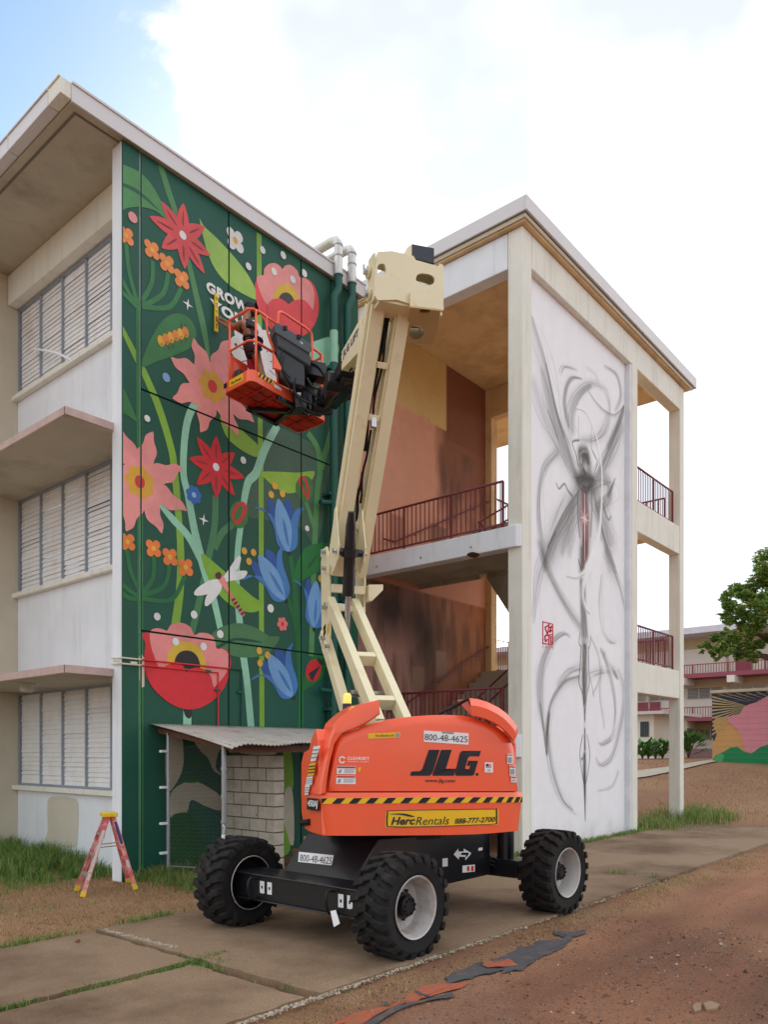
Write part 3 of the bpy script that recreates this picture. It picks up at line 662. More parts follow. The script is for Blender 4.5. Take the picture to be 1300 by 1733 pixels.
# hazard stripe
grid_quad(c1(142,620), c1(1251,612), c1(1251,643), c1(142,652), YEL, band, .040, 40, 1, name='hazard_stripe')
bl = []
xsb = [100, 200, 292, 384, 480, 576, 672, 768, 862, 950, 1030, 1102, 1160, 1204, 1236]
for i, x in enumerate(xsb):
    wb = 46 if x < 900 else 46-(x-900)*.075; sk = 30 if x < 950 else 30-(x-950)*.06
    yt = lambda X: 620-8*(X-142)/1109; xa, xb = max(143, x+sk), min(1250, x+sk+wb); xc, xd = min(1250, x+wb), max(143, x)
    if xb <= xa or xc <= xd: continue
    bl.append([c1(xa, yt(xa)+1), c1(xb, yt(xb)+1), c1(xc, yt(xc)+31), c1(xd, yt(xd)+31)])
sheet(bl, BLK, band, .044, 'stripe')
# rental sign
q = [c1(*p) for p in catmull([(497,692),(505,686),(700,681),(900,678),(1105,675),(1118,680),(1118,750),(1112,764),(1000,770),(800,779),(600,783),(510,780),(494,772)], True, 3)]
grid_quad(c1(497,689), c1(1118,678), c1(1118,765), c1(494,781), YEL, band, .040, 16, 3, name='rental_sign')
q1 = [(x, y) for x, y in q]; cx_ = sum(p[0] for p in q)/len(q); cy_ = sum(p[1] for p in q)/len(q)
def loopband(P, k0, k1, m, off):
    b = MB(); n = len(P)
    A = [surf(cx_+(x-cx_)*(1-k0*.35), cy_+(y-cy_)*(1-k0), off) for x, y in P]; B_ = [surf(cx_+(x-cx_)*(1-k1*.35), cy_+(y-cy_)*(1-k1), off) for x, y in P]
    b.add(A+B_, [(i, (i+1) % n, n+(i+1) % n, n+i) for i in range(n)]); return b.build('sign_border', m, band, fixn=False)
loopband(q, .06, .13, BLK, .044)
lettering('Herc', c1(526,724), c1(660,722), c1(660,766), c1(526,768), NAVY, band, .045, .28, .03)
lettering('Rentals', c1(662,724), c1(848,720), c1(848,764), c1(662,768), NAVY, band, .045, .28, -.003)
lettering('888-777-2700', c1(878,732), c1(1102,722), c1(1100,750), c1(878,762), NAVY, band, .045, .2, .02)
sheet([[c1(*p) for p in catmull([(515,708),(560,704),(610,706),(658,722),(630,722),(590,714),(550,710)], True, 3)]], NAVY, band, .045, 'emblem')
# side labels
def sfs(x, y, off): return onP(x, y, sp-sn*off, sn)
for (TL, TR, BR, BL, m, tx) in (((100,335),(137,332),(110,415),(82,418),WHT,''), ((78,430),(110,424),(102,494),(66,498),YEL,''), ((62,505),(95,500),(92,545),(55,548),WHT,''), ((52,550),(80,548),(70,600),(50,602),WHT,'')):
    grid_quad(c1(*TL), c1(*TR), c1(*BR), c1(*BL), m, side, .032, 2, 2, sfs, 'warning_label')
    for k in range(3):
        t0, t1 = .2+.25*k, .3+.25*k; f_ = lambda a, b_, t: (a[0]*(1-t)+b_[0]*t, a[1]*(1-t)+b_[1]*t)
        grid_quad(c1(*f_(TL, BL, t0)), c1(*f_(TR, BR, t0)), c1(*f_(TR, BR, t1)), c1(*f_(TL, BL, t1)), NAVY if m is YEL else GRYD, side, .036, 1, 1, sfs)
grid_quad(c1(64,618), c1(126,624), c1(124,690), c1(62,682), BLK, side, .032, 2, 2, sfs, 'model_plate')
lettering('450AJ', c1(67,628), c1(123,634), c1(121,681), c1(65,674), WHT, side, .036, .1, .03, sfs)
MB().tube([onP(*c1(82,750), sp, sn), onP(*c1(36,756), sp-sn*.02, sn)], .035, 10).build('rubber_bumper', BK2, lift, smooth=False)
# ---- chassis
ch = MB(); ch.prism([(5.80, 6.42, .42), (8.4, 6.42, .42), (8.4, 6.42, .98), (6.2, 6.42, 1.06), (5.80, 6.42, .66)], (0, -1.07, 0)); cho = ch.build('chassis', BK, lift, bevel=.015)
MB().lathe([(0, 0), (.62, 0), (.62, .06), (.56, .06), (.56, .2), (0, .2)], (7.19, 5.87, 1.0), UP, 32).build('slewing_ring', BK2, cho)
ax_ = MB(); ax_.box((5.48, 4.95, .40), (5.82, 6.95, .66)); ax_.box((5.44, 4.95, .655), (5.86, 6.95, .675)); ax_.box((5.44, 4.95, .385), (5.86, 6.95, .402)); fa = ax_.build('front_axle', BK, lift, bevel=.012)
ax_ = MB(); ax_.box((8.45, 5.0, .40), (8.75, 6.95, .62)); ax_.lathe([(0, 0), (.11, 0), (.11, .5), (0, .5)], (8.6, 5.25, .5), UP, 14); ra = ax_.build('rear_axle', BK, lift, bevel=.012)
hz = MB()
for k in range(3): hz.tube(catmull([(8.3, 5.5, .7-.04*k), (8.5, 5.25, .6-.05*k), (8.6, 4.95, .55-.04*k), (8.62, 4.8, .5)], False, 5), .012, 6)
hz.build('hydraulic_hose', BK2, ra)
def pl(x, y, off=0): return onP(x, y, Vector((5.80-off, 0, .66)), Vector((-.707, 0, .707)))
grid_quad((505.8,1441.5), (564.8,1447.5), (561,1464.5), (504.5,1458.5), WHT, cho, .006, 1, 1, lambda x, y, o: pl(x, y, .01), 'fleet_number_plate')
lettering('800-48-4625', (508,1445.5), (562.5,1451), (560,1463), (507,1457), NAVY, cho, 0, 0, 0, lambda x, y, o: pl(x, y, .014))
def cs(x, y, off=0): return onY(x, y, 5.35-.004-off)
sheet([[(768,1446),(776,1436),(776,1441),(785,1441),(785,1436),(798,1444),(788,1456),(788,1450),(777,1450),(777,1455)]], WHT, cho, 0, 'direction_arrow', surff=cs)
sheet([[(787,1443),(792,1443),(788,1440),(794.5,1444.5),(789,1452),(789,1447),(781,1447),(781,1443)]], BLK, cho, .003, 'arrow_fill', surff=cs)
sheet([[(783,1465),(804,1463),(804,1475),(783,1477)]], WHT, cho, 0, 'warning_label', surff=cs); sheet([[(791,1466),(795,1466),(795,1474),(791,1474)], [(798,1466),(802,1465),(802,1474),(798,1474)]], REDD, cho, .003, 'label_mark', surff=cs)
sheet([[(749,1453),(758,1452),(758,1466),(749,1467)]], WHT, cho, 0, 'warning_label', surff=cs); sheet([[(810,1435),(817,1434),(817,1439),(810,1440)]], WHT, cho, 0, 'label', surff=cs)
# tie-down loops, tags on the axle beam
for Y_ in (6.45, 5.28):
    MB().tube(catmull([(5.46, Y_, .62), (5.38, Y_+.01, .63), (5.34, Y_, .55), (5.38, Y_, .42), (5.46, Y_, .42)], False, 5), .014, 8).build('tie_down_loop', BK2, fa, smooth=True)
    for dy in (-.07, -.19):
        MB().box((5.476, Y_+dy-.035, .47), (5.481, Y_+dy+.035, .60)).build('label', WHT, fa)
        MB().box((5.473, Y_+dy-.012, .52), (5.4765, Y_+dy+.01, .55)).build('label_mark', BLK, fa)
tg = MB(); t0 = onX(559, 1546, 5.36); tg.prism([onX(559,1542,5.36), onX(568,1540,5.36), onX(575,1563,5.33), onX(565,1569,5.33)], (.003, 0, 0)); tg.build('paper_tag', WHT, fa)
# ---- wheels
def wheel_parts():
    """axle along +y (outer side = -y); returns meshes centred on the hub"""
    R, Wd = .515, .38
    t = MB(); prof = [(.30, -Wd*.46), (.33, -Wd*.50), (.42, -Wd*.55), (.455, -Wd*.52), (.475, -Wd*.42), (.482, 0), (.475, Wd*.42), (.455, Wd*.52), (.42, Wd*.55), (.33, Wd*.50), (.30, Wd*.46)]
    t.lathe(prof, (0, 0, 0), (0, 1, 0), 60, closed=True)
    n = 21
    for side in (-1, 1):
        for k in range(n):
            a0 = 2*math.pi*(k+(.5 if side > 0 else 0))/n
            # chevron lug: centre end leads, shoulder end trails, wraps the shoulder
            st_ = [(side*-.012, 0.30, R), (side*.085, .19, R), (side*.10, .10, R), (side*.205, .0, R-.004), (side*.222, -.0, R-.06)]
            hw = .078; V = []; Fc = []
            for (y_, da, r_) in st_:
                for (dd, rr) in ((-hw, r_), (hw, r_), (hw*1.25, min(.468, r_-.03)), (-hw*1.25, min(.468, r_-.03))):
                    a = a0+(da*.62)+dd*.95; V.append((rr*math.sin(a), y_, rr*math.cos(a)))
            for i in range(len(st_)-1):
                for c in range(4): Fc.append((i*4+c, i*4+(c+1) % 4, (i+1)*4+(c+1) % 4, (i+1)*4+c))
            Fc += [(0, 1, 2, 3), (19, 18, 17, 16)]; t.add(V, Fc)
    tyre = t.build('tyre', RB, None, bevel=.006, seg=1)
    r = MB(); r.lathe([(.305, -.195), (.30, -.205), (.285, -.195), (.275, -.16), (.262, -.13), (.255, -.06), (.245, .0), (.20, .035), (.15, .04), (.0, .04)], (0, 0, 0), (0, 1, 0), 48)
    r.lathe([(.305, .195), (.30, .205), (.293, .20)], (0, 0, 0), (0, 1, 0), 48)
    rim = r.build('rim', RIM, None, smooth=False, auto=30)
    bd = MB(); bd.lathe([(.292, .196), (.27, .13), (.25, .07), (.2, .055), (0, .055)], (0, 0, 0), (0, 1, 0), 40); back = bd.build('inner_dish', BK2, None, auto=30)
    h = MB(); h.lathe([(.0, .05), (.125, .05), (.125, -.03), (.10, -.035), (.10, -.10), (.085, -.115), (0, -.115)], (0, 0, 0), (0, 1, 0), 20)
    for k in range(9):
        a = 2*math.pi*k/9; h.lathe([(.0, 0), (.016, 0), (.016, .03), (0, .03)], (.16*math.sin(a), .0, .16*math.cos(a)), (0, 1, 0), 6)
        h.lathe([(0, -.13), (.012, -.13), (.012, -.10), (0, -.10)], (.07*math.sin(a), 0, .07*math.cos(a)), (0, 1, 0), 6)
    hub = h.build('hub', BK2, None)
    return tyre, rim, hub, back
ty, ri, hu, ba = wheel_parts()
P1w = atD(698, 1538, 7.34); 
WH = [(5.78, 4.70, 0), (8.64, 4.58, 0), (5.66, 6.98, math.pi), (8.62, 7.05, math.pi)]
for i, (wx, wy, rz) in enumerate(WH):
    e = bpy.data.objects.new('wheel', None); e.empty_display_size = .1; col.objects.link(e); e.parent = lift; e.location = Vector((wx, wy, .515))-T; e.rotation_euler = (0, 0, rz + math.radians((-1.5, -2, 3, -2)[i]))
    for src in (ty, ri, hu, ba):
        o = src if i == 0 else src.copy()
        if i: col.objects.link(o)
        o.parent = e; o.location = (0, 0, 0); o.rotation_euler = (0, .3*i, 0)
    if i in (0, 2): MB().lathe([(.0, -.05), (.13, -.05), (.11, .18), (0, .18)], (0, 0, 0), (0, 1, 0), 14).build('steering_knuckle', BK, None).parent = e
# ---- tower booms
def rail(name, a, b_, w0, w1, th, m=BG, parent=None, bev=.008):
    """box section in the boom's plane between (q,z) a and b_, from w0 to w1, thickness th"""
    a = Vector(a); b_ = Vector(b_); d = (b_-a).normalized(); nn = Vector((-d.y, d.x))*th/2
    P = [a+nn, b_+nn, b_-nn, a-nn]; return MB().prism([BP(p.x, w0, p.y) for p in P], Wv*(w1-w0)).build(name, m, parent or lift, bevel=bev)

def empt(name, loc):
    e = bpy.data.objects.new(name, None); col.objects.link(e); e.empty_display_size = .1; e.parent = lift; e.location = Vector(loc)-T; return e
tl = empt('lower_tower', BP(.4, 0, 2.3))
A0, A1 = (.2, 2.32), (2.13, 4.16)
rail('side_rail', A0, A1, -.24, -.13, .19, BG, tl); rail('side_rail', A0, A1, .13, .24, .19, BG, tl)
for t in (.14, .48): 
    a = Vector(A0).lerp(Vector(A1), t); b_ = Vector(A0).lerp(Vector(A1), t+.035); rail('rung', a, b_, -.13, .13, .17, BG, tl)
B0, B1 = (1.1, 2.15), (2.45, 3.74)
rail('lower_link', B0, B1, -.24, -.11, .15, BG, tl); rail('lower_link', B0, B1, .09, .20, .15, BG, tl)
for q_, z_ in ((.95, 2.75), (2.1, 4.1)): MB().tube([BP(q_, -.28, z_), BP(q_, .28, z_)], .045, 14).build('pivot_pin', STL, tl, smooth=False)
rail('slave_cylinder', (.9, 2.4), (2.0, 3.62), -.02, .07, .09, BG, tl)
ug = empt('upright_link', BP(2.3, 0, 3.5))
def plate(name, pts, w0, th, m, parent, bev=.006): return MB().prism([BP(q_, w0, z_) for q_, z_ in pts], Wv*th).build(name, m, parent, bevel=bev)
plate('side_plate', [(2.1, 3.42), (2.28, 3.36), (2.42, 3.5), (2.46, 4.8), (2.36, 4.98), (2.2, 4.98), (2.06, 4.7), (2.04, 3.7)], -.22, .03, BG, ug)
plate('side_plate', [(2.1, 3.9), (2.42, 3.9), (2.46, 4.85), (2.3, 5.05), (2.16, 4.9), (2.06, 4.5)], .32, .03, BG, ug)
for (a, c) in ((549.5, 934), (552, 962), (552, 1028), (549, 1080), (557, 1094)):
    p = onP(a, c, T+Wv*-.225, Wv); MB().tube([p, p-Wv*.06], .032, 10).build('pivot_pin', STL, ug, smooth=False)
    MB().tube([p-Wv*.05+UP*.02, p-Wv*.05-UP*.085], .012, 8).build('retaining_bolt', STL, ug)
plate('cross_plate', [(2.0, 4.28), (2.06, 4.28), (2.06, 4.40), (2.0, 4.40)], -.19, .51, BG, ug); plate('cross_plate', [(2.05, 4.62), (2.10, 4.62), (2.10, 4.72), (2.05, 4.72)], -.19, .51, BG, ug); plate('cross_plate', [(2.0, 4.02), (2.05, 4.02), (2.05, 4.1), (2.0, 4.1)], -.19, .51, BG, ug)
MB().prism([BP(1.95, .35, 4.42), BP(1.95, .58, 4.44), BP(1.95, .58, 4.36), BP(1.95, .4, 4.18), BP(1.95, .35, 4.18)], Bv*.22).build('rest_bracket', BG, ug, bevel=.01)
hzm = [(546, 1060), (560, 1057), (560, 1064), (546, 1068)]
for k in range(2):
    P = [onP(x, y+9*k, T+Wv*-.224, Wv) for x, y in ((547,1062),(551,1055),(551,1062),(547,1070))]; MB().poly(P).build('stripe', BLK, ug, fixn=False)
    P = [onP(x, y+9*k, T+Wv*-.224, Wv) for x, y in ((553,1059),(557,1053),(557,1060),(553,1067))]; MB().poly(P).build('stripe', YEL, ug, fixn=False)
tu = empt('upper_tower', BP(1.9, 0, 4.6))
U0, U1 = (2.02, 4.55), (.42, 7.55)
rail('side_rail', U0, U1, -.23, -.06, .26, BG, tu); rail('side_rail', U0, U1, .13, .29, .26, BG, tu)
rail('rail_flange', U0, U1, -.262, -.231, .13, BG, tu, .004); rail('rail_flange', U0, U1, -.06, -.035, .18, BG, tu, .004); rail('rail_flange', U0, U1, .10, .13, .18, BG, tu, .004)
for t in (.20, .615, .8): 
    a = Vector(U0).lerp(Vector(U1), t); b_ = Vector(U0).lerp(Vector(U1), t+.022); rail('rung', a, b_, -.04, .11, .22, BG, tu)
d_ = (Vector(U1)-Vector(U0)).normalized(); nn_ = Vector((-d_.y, d_.x))
for k, (t0_, t1_, w_, r_) in enumerate(((.22, .42, .03, .02), (.30, .58, .05, .016), (.50, .98, .0, .028), (.62, .99, .055, .016), (.80, 1.0, .03, .016))):
    pts = []
    for i in range(9):
        t = t0_+(t1_-t0_)*i/8; p = Vector(U0).lerp(Vector(U1), t)+nn_*(.0+.03*math.sin(i*1.3+k)); pts.append(BP(p.x, w_+.012*math.sin(i*.9+k), p.y))
    MB().tube(pts, r_, 7).build('hydraulic_hose', BK2, tu, smooth=True)
a = Vector(U0).lerp(Vector(U1), .59); MB().obox(BP(a.x-.14, .03, a.y), Wv*.035, Bv*.03, UP*.06).build('valve_block', STL, tu)
# lift cylinder in front of the upper tower's foot
Dc = 10.75
c0, c1_, c2_, c3_ = atD(595, 866, 10.3), atD(592, 935, 10.55), atD(589.5, 1008, 10.75), atD(586.5, 1078, 10.95)
lc = MB(); lc.tube([c0, c0.lerp(c1_, .35), c1_, c2_], [.045, .07, .078, .085], 16, True); lc.tube([c1_-(c2_-c1_)*.08, c1_+(c2_-c1_)*.1], .12, 16); lc.tube([c1_-Wv*.17, c1_+Wv*.17], .05, 12)
lc.build('lift_cylinder', BK, tu, auto=35); MB().tube([c2_, c3_], .04, 12).build('cylinder_rod', STL, tu, smooth=False)
for w_ in (-.19, .19):
    p = c1_+Wv*w_; MB().tube([p, p+Wv*(.05 if w_ > 0 else -.05)], .035, 10).build('pivot_pin', STL, tu)
    MB().prism([c1_+Wv*w_+v for v in (Bv*.04+UP*.62, Bv*.10+UP*.6, Bv*.3-UP*.1, Bv*.15-UP*.25, Bv*-.02-UP*.12, Bv*-.09+UP*.05)], Wv*.02).build('lug_plate', BG, tu, bevel=.004)
# ---- head
hd = empt('boom_head', BP(.3, .2, 7.45))
def plate_holes(name, P3, holes3, ext, m, parent, bev=0):
    loops = [[Vector(p) for p in P3]]+[[Vector(p) for p in h] for h in holes3]; tri = tessellate_polygon(loops); flat = [p for l in loops for p in l]; n = len(flat)
    V = flat+[p+Vector(ext) for p in flat]; F = [tuple(t) for t in tri]+[tuple(n+i for i in reversed(t)) for t in tri]; k = 0
    for l in loops:
        m_ = len(l); F += [(k+i, k+(i+1) % m_, n+k+(i+1) % m_, n+k+i) for i in range(m_)]; k += m_
    return MB().add(V, F).build(name, m, parent, bevel=bev)
def oval(f, cx, cy, rx, ry, nseg=20, rot=0):
    out = []
    for i in range(nseg):
        a = 2*math.pi*i/nseg; x = math.copysign(abs(math.cos(a))**.75, math.cos(a))*rx; y = math.copysign(abs(math.sin(a))**.9, math.sin(a))*ry
        out.append(f(cx+x*math.cos(rot)-y*math.sin(rot), cy+x*math.sin(rot)+y*math.cos(rot)))
    return out
Fq = lambda q_: (lambda x, y: onP(x, y, T+Bv*q_, Bv))
F0 = Fq(.1)
outl = [F0(x, y) for x, y in ((640,508),(634,500),(634,470),(640,426),(664,425),(700,433),(704,440),(744,451),(744,446),(750.5,448),(751,525),(700,516),(672,507))]
plate_holes('front_plate', outl, [oval(F0, 646, 457, 7.5, 11), oval(F0, 720, 472.5, 16, 9.5, rot=.17)], Bv*.03, BG, hd)
box_ = MB()
zt_, zb_ = 8.03, 7.44
MB().prism([BP(.131, .60, zb_), BP(.131, .64, zb_), BP(.131, .64, zt_), BP(.131, .60, zt_)], Bv*.45).build('side_plate', BG, hd)
plate_holes('side_plate', [onP(x, y, T+Wv*-.235, Wv) for x, y in ((633,506),(627,515),(622,470),(624,440),(633,427),(636,440))], [], Wv*.03, BG, hd)
MB().prism([BP(.131, -.2, zb_), BP(.131, .6, zb_+.03), BP(.5, .6, zb_+.03), BP(.5, -.2, zb_)], UP*.03).build('bottom_plate', BG, hd)
MB().prism([BP(.131, -.2, zt_-.02), BP(.131, .6, zt_-.05), BP(.42, .6, zt_-.05), BP(.42, -.2, zt_-.02)], UP*.03).build('top_plate', BG, hd)
MB().prism([BP(.5, -.2, zb_), BP(.5, .6, zb_+.03), BP(.5, .6, zt_-.1), BP(.5, -.2, zt_-.05)], Bv*.03).build('rear_plate', BG, hd)
for (a, c) in ((625, 461), (626, 499)):
    p = onP(a, c, T+Wv*-.24, Wv); MB().tube([p, p-Wv*.03], .075, 16).build('pin_collar', BG, hd, bevel=.004); MB().tube([p, p-Wv*.07], .04, 12).build('pivot_pin', STL, hd); MB().tube([p-Wv*.07+UP*.08, p-Wv*.07-UP*.03], .014, 8).build('retaining_bolt', STL, hd)
MB().lathe([(.05, 0), (.085, 0), (.085, .03), (.05, .03)], BP(.3, .42, 7.72), Bv+Wv*.4, 18, True).build('inner_roller', BK2, hd)
MB().prism([Fq(.35)(x, y) for x, y in ((698,413),(735,420),(735,446),(704,438),(698,436))], Bv*.35).build('end_cap', mat('dark_slate_plate', (52, 58, 70), .5), hd, bevel=.008)
MB().prism([Fq(.36)(x, y) for x, y in ((685,430),(690,418),(698,412),(698,440),(685,436))], Bv*.3).build('cap_side', BG, hd, bevel=.008)
# slung box under the head, right
under = lambda x, y: onP(x, y, BP(0, 0, 7.40), UP)
ub = [under(x, y) for x, y in ((694,520),(746,526),(740,560),(733,583),(683,580),(688,560))]
plate_holes('slung_box', ub, [oval(under, 719, 527, 9, 3.6), oval(under, 705, 563, 12, 12)], UP*.02, mat('beige_underside', (206, 176, 128), .5, .08, 3), hd)
ub2 = [under(x, y) for x, y in ((696,522),(744,528),(738,560),(731,581),(686,578),(690,560))]
MB().prism([p+UP*.19 for p in ub2], UP*.02).build('slung_box_lid', mat('recess_shade', (10, 10, 10), 1, spec=.05), hd)  # near-black colour stands in for the shade inside the box's holes
for i in range(len(ub)): MB().prism([ub[i]+UP*.021, ub[(i+1) % 6]+UP*.021, ub[(i+1) % 6]+UP*.2, ub[i]+UP*.2], (Bv+Wv*.3)*.012).build('slung_box_wall', BG, hd)
MB().tube(catmull([under(700,556)+UP*.05, under(707,560)+UP*.1, under(712,570)+UP*.05], False, 4), .012, 6).build('hydraulic_hose', STL, hd)
# ---- main boom, level, running away to the platform
mb = empt('main_boom', BP(.6, 0, 7.5))
q1_, q2_ = .8, 1.58
LT = [(q1_, 7.59), (q2_, 7.51), (q2_, 7.26), (q1_, 7.17)]
MB().prism([BP(q_, -.20, z_) for q_, z_ in LT], Wv*.30).build('boom_section', BG, mb, bevel=.012)
def bs_(x, y, off=0): return onP(x, y, T+Wv*(-.2-.004-off), Wv)
def c6b(x, y): return (520+x/5, 380+y/5)
lettering('JLG LIFT', c6b(300,1080), c6b(432,872), c6b(428,960), c6b(300,1150), BLU, mb, 0, 0, .04, bs_, space=1.15)
for (a, c) in ((290, 1095), (292, 1165)): p = bs_(*c6b(a, c)); MB().tube([p, p-Wv*.01], .012, 6).build('bolt', BK2, mb)
for k in range(6):
    a_ = k*math.pi/3; p = BP(1.45+.06*math.cos(a_), -.05+.06*math.sin(a_), 7.235); MB().lathe([(0, -.012), (.016, -.012), (.016, .01), (0, .01)], p, UP, 6).build('bolt', BK2, mb)
MB().prism([BP(q_, -.16, z_) for q_, z_ in ((1.55, 7.48), (2.1, 7.46), (2.1, 7.30), (1.55, 7.31))], Wv*.22).build('fly_section', BK, mb, bevel=.01)
MB().prism([BP(q_, -.262, z_) for q_, z_ in ((1.95, 7.42), (2.15, 7.50), (2.15, 7.22), (1.95, 7.26))], Wv*.42).build('boom_nose', BK, mb, bevel=.02)
# ---- jib and platform mount
jb = empt('jib', atD(575, 650, 12.0))
j0, j1 = atD(592, 632, 11.0), atD(556, 676, 12.35)
jc = mat('dark_red_black_jib', (46, 24, 28), .3, .2, 3, rgb2=(120, 30, 36), s2=2.5, t2=(.5, .6), coat=.4)
MB().beam(j0, j1, .2, .3, Wv+UP*.2).build('jib_arm', jc, jb, bevel=.02)
MB().beam(atD(597, 650, 11.1), atD(562, 686, 12.2), .14, .12).build('jib_cylinder', BK, jb, bevel=.01)
for (a, c, D_c, r_) in ((592, 640, 11.1, .13), (556, 672, 12.3, .13), (578, 662, 12.0, .11), (545, 690, 12.45, .10)):
    p = atD(a, c, D_c); MB().tube([p-Wv*.16, p+Wv*.16], r_, 16).build('rotator_drum', BK, jb, bevel=.01)
for k, P in enumerate([[(515,655),(530,668),(548,680),(556,692)], [(520,612),(538,620),(552,640),(560,660)], [(505,668),(515,690),(535,700),(556,700),(562,690)], [(560,660),(575,680),(592,672),(596,650)], [(500,640),(498,660),(510,676),(530,684)], [(520,640),(530,655),(545,660),(552,676)]]):
    MB().tube(catmull([atD(x, y, 12.25-.08*k) for x, y in P], False, 5), .016, 6).build('hydraulic_hose', BK2, jb, smooth=True)
for (P, D_c, e_) in (([(518,607),(552,614),(554,640),(520,632)], 12.2, .25), ([(497,655),(516,660),(520,690),(500,690)], 12.3, .3), ([(512,612),(522,609),(540,690),(524,694),(510,660)], 12.45, .2), ([(530,665),(552,672),(552,694),(536,690)], 12.35, .3), ([(556,640),(572,646),(570,670),(554,664)], 12.1, .2)):
    MB().prism([atD(x, y, D_c) for x, y in P], Bv*e_).build('mount_plate', BK, jb, bevel=.012)
MB().prism([atD(x, y, 12.18) for x, y in ((503,664),(509,664),(509,669),(503,669))], Bv*.004).build('label', WHT, jb)
# ---- platform
zp = 7.60
PB = [Vector((7.59, 9.77, zp)), Vector((9.41, 9.97, zp)), Vector((9.38, 9.25, zp)), Vector((7.56, 9.05, zp))]
pf = empt('platform', PB[3])
cen = sum(PB, Vector())/4
def rcorner(P, r, n=5):
    out = []
    for i in range(len(P)):
        a, b_, c = P[i-1], P[i], P[(i+1) % len(P)]; u = (a-b_).normalized(); v = (c-b_).normalized()
        for k in range(n+1):
            t = k/n; out.append((b_+u*r).lerp(b_, t).lerp(b_.lerp(b_+v*r, t), t))
    return out
RCt = rcorner(PB, .12)
ins = lambda P, k: [cen+(p-cen)*k for p in P]
MB().prism([p+UP*.012 for p in ins(RCt, .985)], UP*.05).build('floor', OR2, pf)
tb = MB(); n = len(RCt); tb.add(RCt+[p+UP*.17 for p in RCt]+[p+UP*.17 for p in ins(RCt, .975)]+[p for p in ins(RCt, .975)], [(i, (i+1) % n, n+(i+1) % n, n+i) for i in range(n)]+[(n+i, n+(i+1) % n, 2*n+(i+1) % n, 2*n+i) for i in range(n)]+[(2*n+i, 2*n+(i+1) % n, 3*n+(i+1) % n, 3*n+i) for i in range(n)]+[(3*n+i, 3*n+(i+1) % n, (i+1) % n, i) for i in range(n)]); tb.build('toe_board', OR, pf)
uu = (PB[2]-PB[3]).normalized(); vv = (PB[0]-PB[3]).normalized(); LU = (PB[2]-PB[3]).length; LV = (PB[0]-PB[3]).length
pfp = lambda u, v, z: PB[3]+uu*u+vv*v+UP*(z-zp)
for u in (.3, .6, .9, 1.2, 1.5): MB().beam(pfp(u, .03, zp), pfp(u, LV-.03, zp), .03, .02).build('floor_rib', OR2, pf)
for v in (.24, .48): MB().beam(pfp(.03, v, zp-.001), pfp(LU-.03, v, zp-.001), .03, .018).build('floor_rib', OR2, pf)
for (a, b_) in (((.55, LV), (1.25, 0)), ((1.2, LV), (1.0, 0)), ((.52, LV-.02), (1.25, LV-.02)), ((.6, 0.02), (1.35, .02))):
    MB().beam(pfp(*a, zp-.04), pfp(*b_, zp-.04), .07, .06).build('support_arm', BK, pf, bevel=.006)
zr = zp+1.12
def prail(pts, r=.021, closed=False): return MB().tube(catmull(pts, False, 4) if closed else pts, r, 9).build('guard_rail', OR, pf, smooth=True)
e = .035
c00 = pfp(e, e, 0)
def rl(u, v, z): return pfp(u, v, z)
top = []
for z_, r_ in ((zr, .021), (zp+.64, .017)):
    g_ = [rl(.62, e, z_), rl(.2, e, z_), rl(.09, e+.02, z_), rl(e, .12, z_), rl(e, LV-.12, z_), rl(.09, LV-e-.02, z_), rl(.2, LV-e, z_), rl(LU-.2, LV-e, z_), rl(LU-.09, LV-e-.02, z_), rl(LU-e, LV-.12, z_), rl(LU-e, .12, z_), rl(LU-.09, e+.02, z_), rl(LU-.2, e, z_), rl(1.2, e, z_)]
    MB().tube(g_, r_, 9).build('guard_rail', OR, pf, smooth=True)
for (u, v) in ((.13, e), (e, LV-.13), (.62, e), (1.2, e), (LU-.1, e), (LU-e, LV-.14), (.62, LV-e), (1.25, LV-e)):
    MB().tube([rl(u, v, zp+.02), rl(u, v, zr)], .019, 8).build('rail_post', OR, pf, smooth=True)
# raised entry gate hoop
za = zr+.22
MB().tube(catmull([rl(.62, e-.01, zr-.25), rl(.62, e-.01, za-.12), rl(.68, e-.01, za), rl(.95, e-.01, za+.02), rl(1.38, e-.01, za+.02), rl(1.46, e-.01, za-.1), rl(1.46, e-.01, zr-.3)], False, 5), .021, 9).build('gate_hoop', OR, pf, smooth=True)
MB().tube(catmull([rl(.36, e+.0, zr+.0), rl(.38, e, zr-.2), rl(.5, e, zr-.4), rl(.68, e, zr-.55)], False, 5), .018, 8).build('gate_hoop', OR, pf, smooth=True)
MB().prism([rl(u, LV-.08, z_) for u, z_ in ((.12, zp+.25), (.12, zp+.62), (.48, zp+.62), (.48, zp+.2))], vv*.03).build('mesh_panel', OR, pf, bevel=.004)
MB().prism([rl(u, LV-.11, z_) for u, z_ in ((.14, zp+.18), (.14, zp+.38), (.46, zp+.36), (.46, zp+.16))], vv*-.14).build('tool_tray', GY_, pf, bevel=.01)
